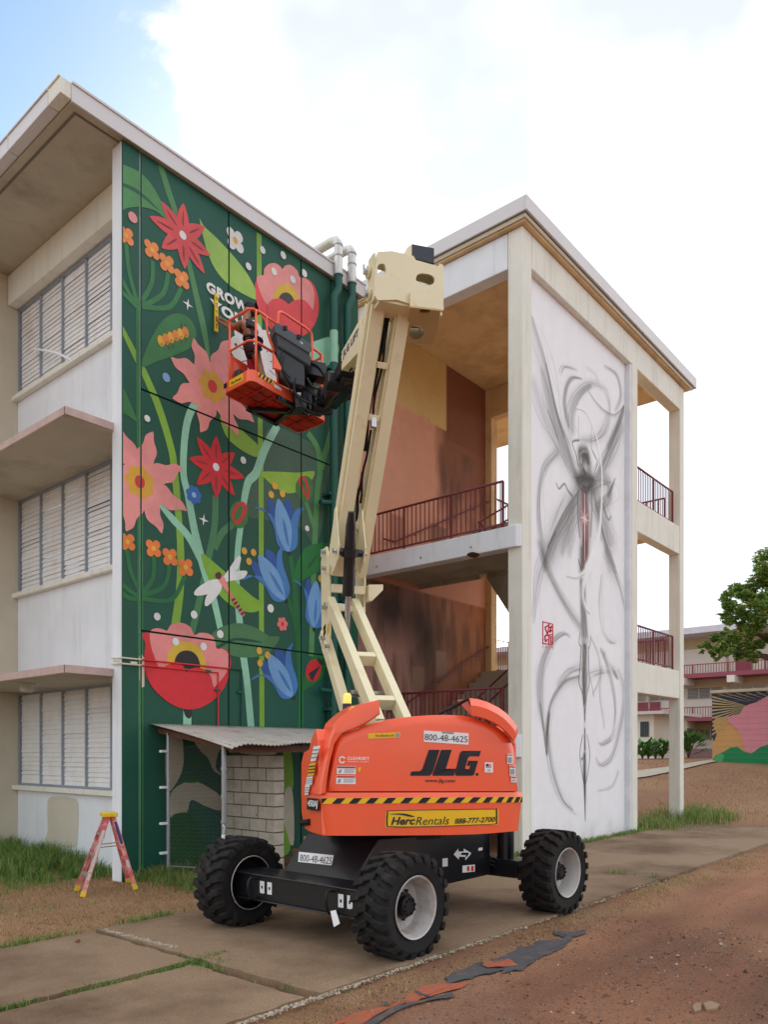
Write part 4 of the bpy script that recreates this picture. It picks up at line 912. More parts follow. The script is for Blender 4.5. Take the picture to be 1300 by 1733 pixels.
# control console: a tilted case on a dark pedestal
ctr = empt('control_console', rl(.95, .0, zp+.9)); 
CC = [atD(x, y, 12.0) for x, y in ((466,562),(524,594),(526,605),(526,620),(470,585))]
MB().prism(CC, Bv*.28-UP*.06).build('console_case', GY_, ctr, bevel=.02)
MB().prism([atD(x, y, 11.97) for x, y in ((464,549),(470,546),(527,582),(528,592),(524,598),(465,562))], Bv*.34+UP*.02).build('console_lid', mat('console_lid_plastic', (80, 88, 94), .42, .06), ctr, bevel=.015)
for (a, c) in ((482, 556), (505, 571)): MB().obox(atD(a, c, 11.98), Wv*.03, Bv*.03, UP*.03).build('latch', BK2, ctr)
MB().prism([atD(x, y, 12.05) for x, y in ((467,585),(500,600),(516,612),(516,655),(497,650),(475,640),(468,610))], Bv*.2).build('console_pedestal', BK, ctr, bevel=.02)
MB().prism([atD(x, y, 11.97) for x, y in ((508.5,576),(513,581),(511.5,583),(507,578.5))], Bv*.003).build('label', WHT, ctr)
for k, P in enumerate([[(478,590),(474,612),(482,630),(492,640)], [(470,600),(476,622),(486,640),(500,655)], [(476,640),(486,650),(492,662),(504,668)]]):
    MB().tube(catmull([atD(x, y, 11.95) for x, y in P], False, 5), .011, 6).build('cable', BK2, ctr, smooth=True)
MB().prism([atD(x, y, 11.75) for x, y in ((462,595),(476,621),(476,626),(462,622))], Bv*.05).build('foot_switch_guard', OR, ctr)
# platform decals
YF = lambda x, y, off=0: onP(x, y, PB[3]-vv*(.003+off), vv); XF = lambda x, y, off=0: onP(x, y, PB[3]-uu*(.003+off), uu)
def onu(u, z, off=.004): return PB[3]+uu*u-vv*off+UP*(z-zp)
def onv(v, z, off=.004): return PB[3]+vv*v-uu*off+UP*(z-zp)
MB().poly([onv(.55, zp+.05), onv(.2, zp+.05), onv(.2, zp+.155), onv(.55, zp+.155)]).build('rental_sticker', YEL, pf, fixn=False)
V_, F_ = textmesh('HercRentals', 1, .3, .01); V_ = fit(V_, 0, 0, 1, 1)
MB().add([onv(.51-.27*x, zp+.075+.045*y, .007) for x, y in V_], F_).build('lettering', NAVY, pf, fixn=False)
MB().poly([onv(.70, zp+.07), onv(.62, zp+.07), onv(.62, zp+.15), onv(.70, zp+.15)]).build('stripe', BLK, pf, fixn=False)
for (ua, ub_) in ((.14, .48), (LU-.42, LU-.12)):
    MB().poly([onu(ua, zp+.10), onu(ub_, zp+.10), onu(ub_, zp+.165), onu(ua, zp+.165)]).build('hazard_stripe', YEL, pf, fixn=False)
    k = ua+.01
    while k < ub_-.07: MB().poly([onu(k, zp+.10, .007), onu(k+.035, zp+.10, .007), onu(k+.07, zp+.165, .007), onu(k+.035, zp+.165, .007)]).build('stripe', BLK, pf, fixn=False); k += .08
MB().poly([onu(.5, zp+.08), onu(.68, zp+.08), onu(.68, zp+.15), onu(.5, zp+.15)]).build('warning_label', WHT, pf, fixn=False)
MB().poly([onu(.51, zp+.13, .007), onu(.67, zp+.13, .007), onu(.67, zp+.145, .007), onu(.51, zp+.145, .007)]).build('label_mark', REDD, pf, fixn=False)
MB().poly([onu(LU-.62, zp+.08), onu(LU-.45, zp+.08), onu(LU-.45, zp+.15), onu(LU-.62, zp+.15)]).build('warning_label', WHT, pf, fixn=False)
# paint rags/bags hanging over the far end of the toe board
# ================================================================ GREEN MURAL: flat painted shapes lying on the wall panels
C2 = lambda x, y: (190+x/3.0232, 230+y/3.0232)
C3 = lambda x, y: (190+x/3.0232, 780+y/3.0232)
C6 = lambda x, y: (240+x/3.611, 1180+y/3.611)
def wxz(p): v = onY(p[0], p[1], YM); return np.array((v.x, v.z))
PC = {}
def pcol(rgb, nm=None):
    k = tuple(rgb)
    if k not in PC: PC[k] = mat('mural_paint_%d_%d_%d' % k, rgb, .58, .07, 6, .5, 90, spec=.45, rgb2=tuple(int(v*.86) for v in rgb), s2=.7, t2=(.42, .68))
    return PC[k]
_cnt = [0]
class Motif:
    def __init__(s, name, label=None): s.n = name; s.label = label; s.b = MB(); s.mats = []
    def shape(s, pts, rgb, layer):     # pts: (X,Z) on the wall
        m = pcol(rgb)
        if m not in s.mats: s.mats.append(m)
        s.b.cm = s.mats.index(m); _cnt[0] += 1
        y = YM-.0012-layer*.0016-(_cnt[0] % 17)*.00007
        pts = [p for i, p in enumerate(pts) if np.hypot(p[0]-pts[i-1][0], p[1]-pts[i-1][1]) > 1e-4]
        s.b.poly([(p[0], y, p[1]) for p in pts]); return s
    def px(s, pts, rgb, layer, smooth=True, n=5):
        P = [wxz(p) for p in pts]
        if smooth: P = catmull(P, True, n)
        return s.shape(P, rgb, layer)
    def stem(s, pts, wpx, rgb, layer, sc=3.0232):
        """band along a px polyline; wpx in crop pixels (number or list)"""
        P = [wxz(p) for p in pts]; n = len(P); ws = wpx if isinstance(wpx, (list, tuple)) else [wpx]*n
        # crop px to metres: horizontal px at that depth
        W = []
        for p, w_ in zip(pts, ws):
            a, b_ = wxz((p[0]-1, p[1])), wxz((p[0]+1, p[1])); W.append(abs(b_[0]-a[0])/2*w_/sc)
        Q = catmull([(p[0], p[1], w_) for p, w_ in zip(P, W)], False, 6); A = []; B_ = []
        for i, (x, z, w_) in enumerate(Q):
            a = Q[max(i-1, 0)]; c = Q[min(i+1, len(Q)-1)]; d = np.array((c[0]-a[0], c[1]-a[1])); d = d/max(1e-9, np.hypot(*d)); nn = np.array((-d[1], d[0]))
            A.append((x+nn[0]*w_/2, z+nn[1]*w_/2)); B_.append((x-nn[0]*w_/2, z-nn[1]*w_/2))
        return s.shape(A+B_[::-1], rgb, layer)
    def done(s):
        o = s.b.build(s.n, s.mats, MURAL, fixn=False)
        me = o.data; bm = bmesh.new(); bm.from_mesh(me); off = wloc(MURAL)
        cuts = [(Vector((g-off.x+k*GW/2, 0, 0)), Vector((1, 0, 0))) for g in vg for k in (-1, 1)] + [(Vector((0, 0, g-off.z+k*GW/2)), Vector((0, 0, 1))) for g in hg for k in (-1, 1)] + [(Vector((X0+.003-off.x, 0, 0)), Vector((1, 0, 0)))]
        for co, no in cuts: bmesh.ops.bisect_plane(bm, geom=bm.verts[:]+bm.edges[:]+bm.faces[:], plane_co=co, plane_no=no)
        kill = []
        for f in bm.faces:
            c = f.calc_center_median(); X = c.x+off.x; Z = c.z+off.z
            if X < X0+.004 or any(abs(X-g) < GW/2 for g in vg) or (X > vg[0] and X < vg[-1] and any(abs(Z-g) < GW/2 for g in hg)): kill.append(f)
        bmesh.ops.delete(bm, geom=kill, context='FACES')
        for f in bm.faces:
            f.normal_update()
            if f.normal.y > 0: f.normal_flip()
        bm.to_mesh(me); bm.free()
        if s.label: o['label'] = s.label
        return o
def ell(c, rx, rz, n=20, rot=0):
    return [(c[0]+rx*math.cos(a)*math.cos(rot)-rz*math.sin(a)*math.sin(rot), c[1]+rx*math.cos(a)*math.sin(rot)+rz*math.sin(a)*math.cos(rot)) for a in np.linspace(0, 2*math.pi, n, endpoint=False)]
def scallop(c, r, k, depth=.18, n=8, rot=0):
    return [(c[0]+r*(1-depth+depth*abs(math.sin(k*(a)/2+rot)))*math.cos(a), c[1]+r*(1-depth+depth*abs(math.sin(k*(a)/2+rot)))*math.sin(a)) for a in np.linspace(0, 2*math.pi, k*n, endpoint=False)]
def petal(c, t, w, n=14, wav=0, pw=.8, blunt=0):
    c = np.array(c); t = np.array(t); d = t-c; L_ = np.hypot(*d); u = d/L_; v = np.array((-u[1], u[0])); A = []; B_ = []
    for i in range(n+1):
        s = i/n; ww = w*math.sin(math.pi*min(1, s*.86+.14*(1 if s == 1 else s)))**pw*(1 if s < 1 else 0)
        ww = w*(math.sin(math.pi*s**.75)**pw if not blunt else min(1, (1-s**4))**.5*(.35+.65*s))
        dd = wav*w*math.sin(s*math.pi*5.2)
        A.append(c+u*L_*s+v*(ww/2+dd*(.4 if s < .95 else 0))); B_.append(c+u*L_*s-v*(ww/2-dd*(.4 if s < .95 else 0)))
    return [tuple(p) for p in A]+[tuple(p) for p in B_[::-1]]
G1, G2, G3, LIME, LIME2, MINT = (72,138,82), (58,120,74), (34,104,58), (136,184,62), (158,198,92), (156,214,184)
RED, CORAL, PINK, YELL, ORG, DRK = (214,44,52), (226,82,86), (240,154,150), (224,186,62), (244,134,62), (44,42,46)
WH_, SKY_, BL1, BL2, BL3 = (236,236,234), (158,192,232), (72,130,196), (122,170,222), (50,92,168)
m = Motif('unpainted_background'); m.px([C2(770,1560), C2(830,1490), C2(960,1540), C2(1100,1640), C3(1100,120), C3(1050,420), C3(960,340), C3(780,300), C3(690,250)], (70,102,82), 0); m.done()  # paler grey-green area of the mural, background not yet painted over
# stems
m = Motif('painted_stem'); m.stem([C2(245,150), C2(285,280), C2(325,400), C2(350,500)], [30,34,30,26], (84,142,88), 1); m.stem([C2(385,630), C2(420,780), C2(465,980), C2(500,1180)], [26,30,32,8], (84,142,88), 1); m.done()
m = Motif('painted_stem'); m.stem([C2(750,500), C2(752,900), C2(756,1500), C3(760,60), C3(762,700), C3(765,1400)], 25, LIME, 1); m.done()
m = Motif('painted_stem'); m.stem([C2(134,830), C2(136,1400), C3(140,240), C3(142,1000), C3(145,2300)], 30, (40,122,64), 1); m.done()
m = Motif('painted_stem')
for P in ([(68,550),(85,700),(125,850)], [(205,640),(200,750),(150,845)], [(285,700),(255,810),(150,872)], [(352,778),(290,875),(150,875)], [(30,700),(80,800),(128,862)], [(30,780),(80,830),(128,880)]): m.stem([C2(*p) for p in P], 21, (56,126,74), 2)
m.done()
m = Motif('painted_stem')
for P in ([(72,455),(90,560),(130,650)], [(212,488),(205,600),(150,680)], [(292,530),(262,640),(150,690)], [(372,585),(300,710),(150,705)], [(20,600),(80,660),(128,690)], [(20,650),(80,700),(128,705)]): m.stem([C3(*p) for p in P], 21, (40,116,66), 2)
m.done()
m = Motif('painted_stem'); m.stem([C2(20,930), C2(60,1010), C2(120,1130), C2(170,1230), C2(240,1400), C2(300,1600), C3(318,60), C3(335,250), C3(348,450), C3(345,650), C3(320,850)], [20,26,34,36,38,36,36,34,36,40,42], LIME, 1); m.done()
m = Motif('painted_stem'); m.stem([C2(475,1325), C2(405,1400), C2(372,1520), C2(362,1720), C3(385,170), C3(420,360), C3(465,540), C3(515,700), C3(552,860)], [34,34,34,34,36,38,42,34,30], MINT, 2); m.done()
m = Motif('painted_stem'); m.stem([C3(215,195), C3(300,290), C3(390,390), C3(450,500)], [10,34,36,40], MINT, 2); m.done()
m = Motif('painted_stem'); m.stem([C2(845,1480), C2(780,1600), C2(735,1723), C3(690,120), C3(660,300), C3(640,470), C3(636,650), C3(652,840)], [30,36,36,34,30,30,30,34], MINT, 2); m.stem([C3(668,990), C3(690,1150), C3(712,1400)], 34, MINT, 2); m.done()
m = Motif('painted_stem'); m.stem([C3(527,180), C3(522,330), C3(490,500), C3(450,690), C3(405,880)], 32, (74,132,86), 1); m.stem([C3(620,320), C3(560,370), C3(522,450)], 30, (74,132,86), 1); m.done()
m = Motif('painted_stem'); m.stem([C3(905,465), C3(930,620), C3(942,800), C3(955,1000), C3(965,1200), C3(962,1400)], [22,26,32,30,26,26], (30,112,58), 2); m.stem([C3(888,690), C3(915,760), C3(940,880)], 22, (30,112,58), 2); m.done()
m = Motif('painted_stem'); m.stem([C2(1000,1520), C2(1050,1600), C2(1062,1720), C3(1050,150), C3(1035,420), C3(1025,700), C3(1018,1000)], 26, (88,150,86), 1); m.stem([C3(990,210), C3(1010,270), C3(1032,340)], 18, (88,150,86), 1); m.stem([C2(1130,1480), C2(1095,1600), C2(1070,1700)], 24, (88,150,86), 1); m.done()
m = Motif('painted_stem'); m.px([C3(362,1262), C3(404,1262), C3(402,1420), C3(360,1420)], MINT, 1, False); m.px([C3(364,1265), C3(400,1265), C3(403,1305), C3(388,1318), C3(370,1300)], DRK, 4); m.done()
# leaves
def leaf(P, rgb, layer=2, vein=None, vc=None, f=C2):
    m = Motif('painted_leaf'); m.px([f(*p) for p in P], rgb, layer)
    if vein: m.px([f(*p) for p in vein], vc, layer+1)
    m.done()
leaf([(20,165),(90,162),(170,215),(235,310),(285,430),(220,385),(150,365),(80,368),(20,375)], (82,148,88), 2, [(45,240),(110,265),(180,320),(240,385),(160,320),(90,275),(45,255)], (40,96,72))
leaf([(445,428),(470,465),(540,530),(640,640),(710,740),(745,835),(690,820),(600,765),(530,690),(480,580)], LIME2)
leaf([(152,1182),(168,1100),(225,985),(285,922),(355,912),(410,955),(428,1025),(395,1085),(310,1125),(225,1155)], (60,128,72))
leaf([(20,1250),(60,1300),(95,1380),(125,1460),(90,1440),(20,1380)], (56,122,70))
leaf([(552,1430),(620,1470),(700,1540),(748,1590),(742,1642),(680,1620),(600,1560),(565,1500)], (140,186,70))
leaf([(1005,1075),(1060,1042),(1130,1030),(1160,1090),(1130,1170),(1060,1200),(1020,1150)], MINT)
leaf([(762,58),(850,56),(950,60),(1032,55),(1012,110),(960,152),(900,166),(840,142),(790,100)], (150,192,66), f=C3)
leaf([(455,475),(520,520),(600,590),(700,680),(752,722),(745,768),(680,772),(600,735),(525,660),(478,575)], (134,182,54), f=C3)
leaf([(505,895),(560,848),(650,830),(740,858),(800,895),(855,905),(800,980),(720,1005),(620,1000),(560,965),(528,968)], (76,126,82), 3, [(535,945),(620,908),(700,912),(770,930),(690,925),(620,920),(545,958)], (12,78,66), f=C3)
leaf([(928,600),(955,490),(1010,432),(1100,420),(1112,440),(1070,550),(990,600),(948,625)], (36,122,56), 3, [(1000,540),(1050,475),(1040,500),(1005,550)], (20,92,50), f=C3)
leaf([(972,1160),(985,1080),(1020,1005),(1080,985),(1098,1015),(1075,1105),(1020,1150),(985,1172)], (20,112,50), 3, f=C3)
# starry red flowers
def star(c, tips, f, fc, rc=20):
    m = Motif('painted_flower'); c0 = wxz(fc(*c)); R_ = np.mean([np.hypot(*(wxz(f_(*t))-c0)) for f_, t in tips])
    for f_, t in tips: m.shape(petal(c0-(wxz(f_(*t))-c0)*.02, wxz(f_(*t)), R_*.42), CORAL if f is C2 else RED, 4)
    m.shape(ell(c0, R_*.34, R_*.34), CORAL if f is C2 else RED, 5)
    for f_, t in tips: q = wxz(f_(*t)); m.shape(petal(c0+(q-c0)*.28, c0+(q-c0)*.78, R_*.055), (150,50,56), 6)
    m.shape(ell(c0, R_*.12, R_*.12), WH_, 7); m.done()
star((358,510), [(C2, t) for t in ((248,335),(362,345),(470,465),(502,615),(470,707),(368,682),(250,575),(186,412))], C2, C2)
star((528,1695), [(C2,(430,1540)), (C2,(530,1535)), (C2,(625,1622)), (C3,(676,86)), (C3,(626,180)), (C3,(532,192)), (C3,(430,122)), (C2,(390,1650))], C3, C2)
# wavy pink flowers
def wavy(c, tips, fc):
    m = Motif('painted_flower'); c0 = wxz(fc(*c)); R_ = np.mean([np.hypot(*(wxz(f_(*t))-c0)) for f_, t in tips])
    for i, (f_, t) in enumerate(tips): m.shape(petal(c0, wxz(f_(*t)), R_*.40, 30, .16, .75), PINK, 4)
    m.shape(scallop(c0, R_*.31, 7), (222,170,58), 5); m.shape(ell(c0, R_*.105, R_*.12), (216,54,56), 6); m.done()
wavy((510,1282), [(C2, t) for t in ((412,1035),(590,1045),(690,1200),(725,1465),(642,1535),(450,1518),(306,1345),(296,1135))], C2)
wavy((138,108), [(C2,(205,1512)), (C3,(358,35)), (C3,(380,255)), (C3,(252,372)), (C3,(68,362)), (C3,(-70,250)), (C3,(-60,20)), (C2,(40,1500))], C3)
# little four-petalled flowers
def quad_f(c, r, f, c1_, c2_, k=4, rot=.5, rr=.62):
    m = Motif('painted_flower'); c0 = wxz(f(*c)); d = abs(wxz(f(c[0]+r, c[1]))[0]-c0[0])*1.0; dz = abs(wxz(f(c[0], c[1]+r))[1]-c0[1]); R_ = (d+dz)/2
    for i in range(k):
        a = rot+2*math.pi*i/k; m.shape(ell(c0+np.array((math.cos(a), math.sin(a)))*R_*rr, R_*(.46 if k == 4 else .34), R_*(.46 if k == 4 else .34), 14), c1_, 4)
    m.shape(ell(c0, R_*.4, R_*.4, 14), c1_, 5); m.shape(ell(c0, R_*.28, R_*.28, 14), c2_, 6); m.done()
for c in ((68,510),(200,583),(277,653),(353,733)): quad_f(c, 44, C2, (244,146,78), (248,180,80), 4, .9)
for c in ((75,415),(208,448),(293,492),(373,545)): quad_f(c, 44, C3, ORG, (248,186,70), 4, .9)
quad_f((627,535), 52, C2, WH_, (232,180,80), 4, .9); quad_f((415,175), 46, C3, (60,112,190), (150,196,240), 7, .2); quad_f((869,835), 33, C3, (244,132,130), (220,50,56), 6, .2)
# big pink-and-red poppies
m = Motif('painted_poppy')
m.px([C2(*p) for p in [(740,735),(732,800),(745,880),(785,960),(840,1010),(900,1035),(960,1030),(1010,1000),(1045,940),(1056,870),(1045,800),(1015,745),(960,720),(850,700)]], (232,78,84), 3)
m.px([C2(*p) for p in [(736,735),(752,715),(772,712),(776,680),(800,656),(832,652),(858,668),(868,682),(885,664),(912,662),(945,690),(958,724),(990,732),(1020,765),(1032,820),(1022,896),(985,870),(940,840),(880,840),(820,835),(800,868),(765,825)]], PINK, 4)
m.px([C2(*p) for p in [(826,850),(826,810),(842,775),(875,760),(912,768),(940,800),(952,842),(940,850),(880,860)]], YELL, 5)
m.px([C2(*p) for p in [(850,845),(858,815),(880,802),(905,808),(925,835),(930,860),(890,870)]], (74,66,66), 6)
m.px([C2(*p) for p in [(790,880),(815,842),(850,832),(885,850),(900,862),(925,845),(975,840),(1015,880),(1040,930),(1000,1003),(940,1033),(870,1025),(820,990)]], (232,78,84), 7)
m.done()
m = Motif('painted_poppy')
m.px([C3(*p) for p in [(185,878),(168,940),(160,1010),(163,1075),(188,1135),(235,1195),(305,1248),(385,1272),(460,1258),(530,1210),(580,1140),(602,1060),(600,1005),(560,960)]], (222,48,58), 3)
m.px([C3(*p) for p in [(192,872),(225,856),(258,862),(278,868),(296,840),(330,828),(365,832),(398,852),(418,890),(445,880),(490,884),(520,910),(532,960),(562,962),(590,985),(598,1018),(580,1085),(520,1158),(490,1150),(440,1100),(340,1080),(250,1070),(212,1000),(192,930)]], (240,148,146), 4)
m.px([C3(*p) for p in [(278,1045),(282,990),(310,948),(350,928),(395,928),(440,952),(468,1000),(476,1060),(440,1090),(330,1080)]], YELL, 5)
m.px([C3(*p) for p in [(316,1045),(322,1005),(345,978),(378,970),(412,980),(438,1012),(444,1060),(400,1085),(340,1075)]], DRK, 6)
m.px([C3(*p) for p in [(165,1045),(200,1062),(250,1058),(290,1040),(335,1034),(360,1050),(374,1080),(395,1066),(430,1058),(475,1072),(502,1105),(518,1158),(560,1140),(575,1150),(530,1210),(460,1258),(385,1272),(305,1248),(235,1195),(188,1135)]], (222,48,58), 7)
m.done()
# bell flowers
def bell(T_):
    m = Motif('painted_bellflower')
    g = lambda P: [T_(*p) for p in P]
    m.shape(catmull(g([(795,200),(828,222),(842,300),(830,330),(802,292)]), True, 4), BL3, 3)
    m.shape(catmull(g([(880,235),(892,196),(926,245),(918,300),(896,320)]), True, 4), BL3, 3)
    m.shape(catmull(g([(725,240),(768,242),(798,282),(825,340),(840,420),(870,455),(905,466),(938,445),(948,400),(948,330),(960,272),(984,242),(940,250),(915,300),(890,350),(850,340),(830,300),(800,268)]), True, 4), BL1, 4)
    m.shape(catmull(g([(848,194),(880,240),(908,310),(916,380),(902,462),(868,430),(840,360),(830,290),(833,235)]), True, 4), BL2, 5)
    m.shape(catmull(g([(870,298),(890,350),(902,440),(882,390)]), True, 4), BL1, 6)
    m.shape(catmull(g([(896,466),(915,466),(912,488),(900,484)]), True, 3), DRK, 3); m.done()
bell(lambda x, y: wxz(C3(x, y)))
def affine(c, rot, s, dst):
    c0 = wxz(C3(*c)); d0 = wxz(C3(*dst)); ca, sa = math.cos(rot), math.sin(rot)
    def f(x, y):
        p = (wxz(C3(x, y))-c0)*s; return np.array((d0[0]+p[0]*ca-p[1]*sa, d0[1]+p[0]*sa+p[1]*ca))
    return f
bell(affine((870,340), .46, 1.0, (815,610))); bell(affine((870,340), .42, 1.0, (858,1110))); bell(affine((870,340), -.35, .95, (1030,740)))
# buds
for (c, k) in (((650,272), 1), ((985,140), .95)):
    m = Motif('painted_bud'); o_ = lambda P: [C3(c[0]+x*k, c[1]+y*k) for x, y in P]
    m.px(o_([(-48,20),(-50,-20),(-30,-55),(5,-66),(35,-45),(44,-5),(38,45),(10,72),(-20,65)]), (70,128,62), 3)
    if k == 1: m.px(o_([(-40,5),(-25,-40),(5,-62),(32,-50),(35,-10),(15,30),(-10,52),(-25,50)]), (222,52,56), 4); m.px(o_([(-28,10),(-15,-25),(5,-45),(15,-38),(10,0),(-8,28),(-22,35)]), (70,128,62), 5)
    else: m.px(o_([(-38,-40),(-20,-66),(0,-58),(18,-20),(25,30),(15,62),(0,40),(-20,0)]), (216,60,60), 4); m.px(o_([(-22,-40),(-10,-48),(5,-15),(12,25),(2,20),(-12,-10)]), (70,128,62), 5)
    m.done()
# dots and sparkles
def dot(c, f, rgb, r=11, lay=6): m = Motif('painted_dot'); c0 = wxz(f(*c)); a = abs(wxz(f(c[0]+r*1.25, c[1]))[0]-c0[0]); b_ = abs(wxz(f(c[0], c[1]+r*1.25))[1]-c0[1]); m.shape(ell(c0, (a+b_)/2, (a+b_)/2, 14), rgb, lay); m.done()
for c in ((766,585),(872,612),(694,669),(825,695),(921,736),(980,704),(175,1447),(667,1660)): dot(c, C2, WH_, 13, 8)
dot((102,418), C2, (238,160,156), 20); dot((273,1237), C2, (140,180,230), 17)
for c in ((226,797),(415,787),(549,887),(321,925),(463,950),(807,755),(994,346)): dot(c, C3, WH_, 15 if c[0] != 994 else 10, 8)
for c in ((829,128),(811,173),(868,168),(673,461),(720,469),(697,515),(750,972),(792,994),(754,1035),(1065,603)): dot(c, C3, (232,178,60), 13)
for c, f in (((384,863), C2), ((465,302), C3)):
    m = Motif('painted_sparkle'); c0 = wxz(f(*c)); r = abs(wxz(f(c[0], c[1]+32))[1]-c0[1]); m.shape([(c0[0]+(r*(1 if k % 2 == 0 else .26)*(1.0))*math.sin(k*math.pi/4+.1), c0[1]+(r*(1 if k % 2 == 0 else .26))*math.cos(k*math.pi/4+.1)) for k in range(8)], WH_, 5); m.done()
# caterpillar
m = Motif('painted_caterpillar')
for i in range(6):
    c0 = wxz(C2(247+i*25, 1050-i*9)); m.shape(ell(c0, .062, .085, 16, .15), (244,182,62) if i % 2 == 0 else (242,140,64), 4+(i % 2)); m.shape(ell(c0+np.array((.01,-.045)), .016, .018, 10), (120,140,60), 7)
    if i in (1,2,4,5): m.px([C2(262+i*22,1085-i*9), C2(267+i*22,1085-i*9), C2(266+i*22,1105-i*9), C2(263+i*22,1105-i*9)], (100,50,50), 4, False)
m.px([C2(352,985), C2(347,958), C2(351,958), C2(357,985)], (100,50,50), 4, False); m.px([C2(366,985), C2(371,962), C2(375,963), C2(371,985)], (100,50,50), 4, False); m.done()
# dragonfly
m = Motif('painted_dragonfly')
for P in ([(562,602),(590,560),(630,500),(650,487),(656,505),(640,550),(600,585)], [(562,612),(620,570),(680,562),(686,580),(660,605),(600,615),(568,622)], [(550,610),(500,610),(440,645),(416,675),(430,690),(490,680),(535,640)], [(552,625),(555,660),(520,710),(485,742),(470,735),(480,690),(520,645)]): m.px([C3(*p) for p in P], WH_, 5)
m.px([C3(*p) for p in [(540,605),(560,590),(575,605),(590,645),(600,672),(580,665),(560,640)]], (240,150,146), 6)
m.px([C3(*p) for p in [(524,585),(532,572),(548,570),(556,585),(550,603),(535,605)]], (96,42,48), 7)
m.stem([C3(583,655), C3(615,705), C3(672,792)], 17, (226,122,118), 5)
for i in range(5): t = .38+i*.13; a = (583+89*t, 655+137*t); m.px([C3(a[0]-10, a[1]+3), C3(a[0]+6, a[1]-8), C3(a[0]+11, a[1]+2), C3(a[0]-5, a[1]+14)], (110,50,52), 7, False)
m.done()
# ladybird
m = Motif('painted_ladybird'); m.px([C3(*p) for p in [(990,1060),(1010,1025),(1045,1018),(1066,1045),(1062,1090),(1035,1128),(1005,1125),(990,1095)]], (214,40,46), 5); m.px([C3(*p) for p in [(1002,1088),(1062,1048),(1020,1130)]], DRK, 6, False); m.px([C3(*p) for p in [(1045,1018),(1060,1010),(1078,1030),(1068,1046)]], DRK, 6); m.done()
# big white flower behind the platform
m = Motif('painted_flower'); c0 = wxz(C2(745, 1140)); m.shape(scallop(c0, .64, 9, .14), WH_, 4)
for i in range(11):
    a = i*2*math.pi/11+.2; u_ = np.array((math.cos(a), math.sin(a))); m.shape(petal(c0+u_*.26, c0+u_*.46, .016), (128,52,52), 5); m.shape(ell(c0+u_*.5, .03, .03, 10), (128,52,52), 5) if i % 2 else None
m.done()
# unfinished lower part seen under the shed roof
CRM = (196,190,170)
m = Motif('bare_wall_patch'); 
for P, c_, l_ in (([(150,262),(235,245),(252,330),(248,430),(205,530),(150,560)], CRM, 3), ([(175,590),(250,525),(330,515),(420,560),(482,612),(480,690),(385,665),(300,628),(268,710),(175,735)], CRM, 3), ([(172,755),(230,706),(300,720),(350,820),(405,960),(380,1080),(240,1080),(172,1000)], (22,92,44), 4), ([(330,255),(520,262),(500,310),(470,330),(450,430),(500,480),(440,450),(400,370),(350,320)], CRM, 3), ([(560,268),(690,262),(790,300),(810,350),(600,340)], CRM, 3), ([(290,380),(330,360),(360,400),(320,445)], (24,104,44), 4), ([(245,495),(300,480),(355,500),(330,520),(260,520)], (24,104,44), 4)): m.px([C6(*p) for p in P], c_, l_)
m.done()
m = Motif('bare_wall_patch')
for P, c_, l_ in (([(862,330),(905,300),(925,540),(880,600),(862,520)], (120,170,50), 3), ([(868,600),(905,545),(925,640),(925,900),(868,820)], CRM, 3), ([(862,780),(890,850),(905,930),(862,960)], (120,170,50), 4)): m.px([C6(*p) for p in P], c_, l_)
m.done()
m = Motif('bare_paint_strip'); m.px([C3(133,1000), C3(146,985), C3(160,1010), C3(161,1155), C3(147,1160), C3(135,1120)], (214,206,184), 5, False); m.done()
# painted words
for s_, x0, x1, y0, y1, dx in (('GROW', (478,768), (692,868), 66, 58, 0), ('YOUR', (494,856), (730,966), 66, 58, 0)):
    V_, F_ = textmesh(s_, 1, 0, .055, 1, 1.12); a, b_ = wxz(C2(*x0)), wxz(C2(*x1)); hgt = .178
    V_ = fit(V_, a[0], a[1]-hgt/2, b_[0], a[1]+hgt/2); me_ = MB(); me_.add([(x, YM-.013, z) for x, z in V_], F_); o = me_.build('painted_word', pcol(WH_), MURAL, fixn=False)
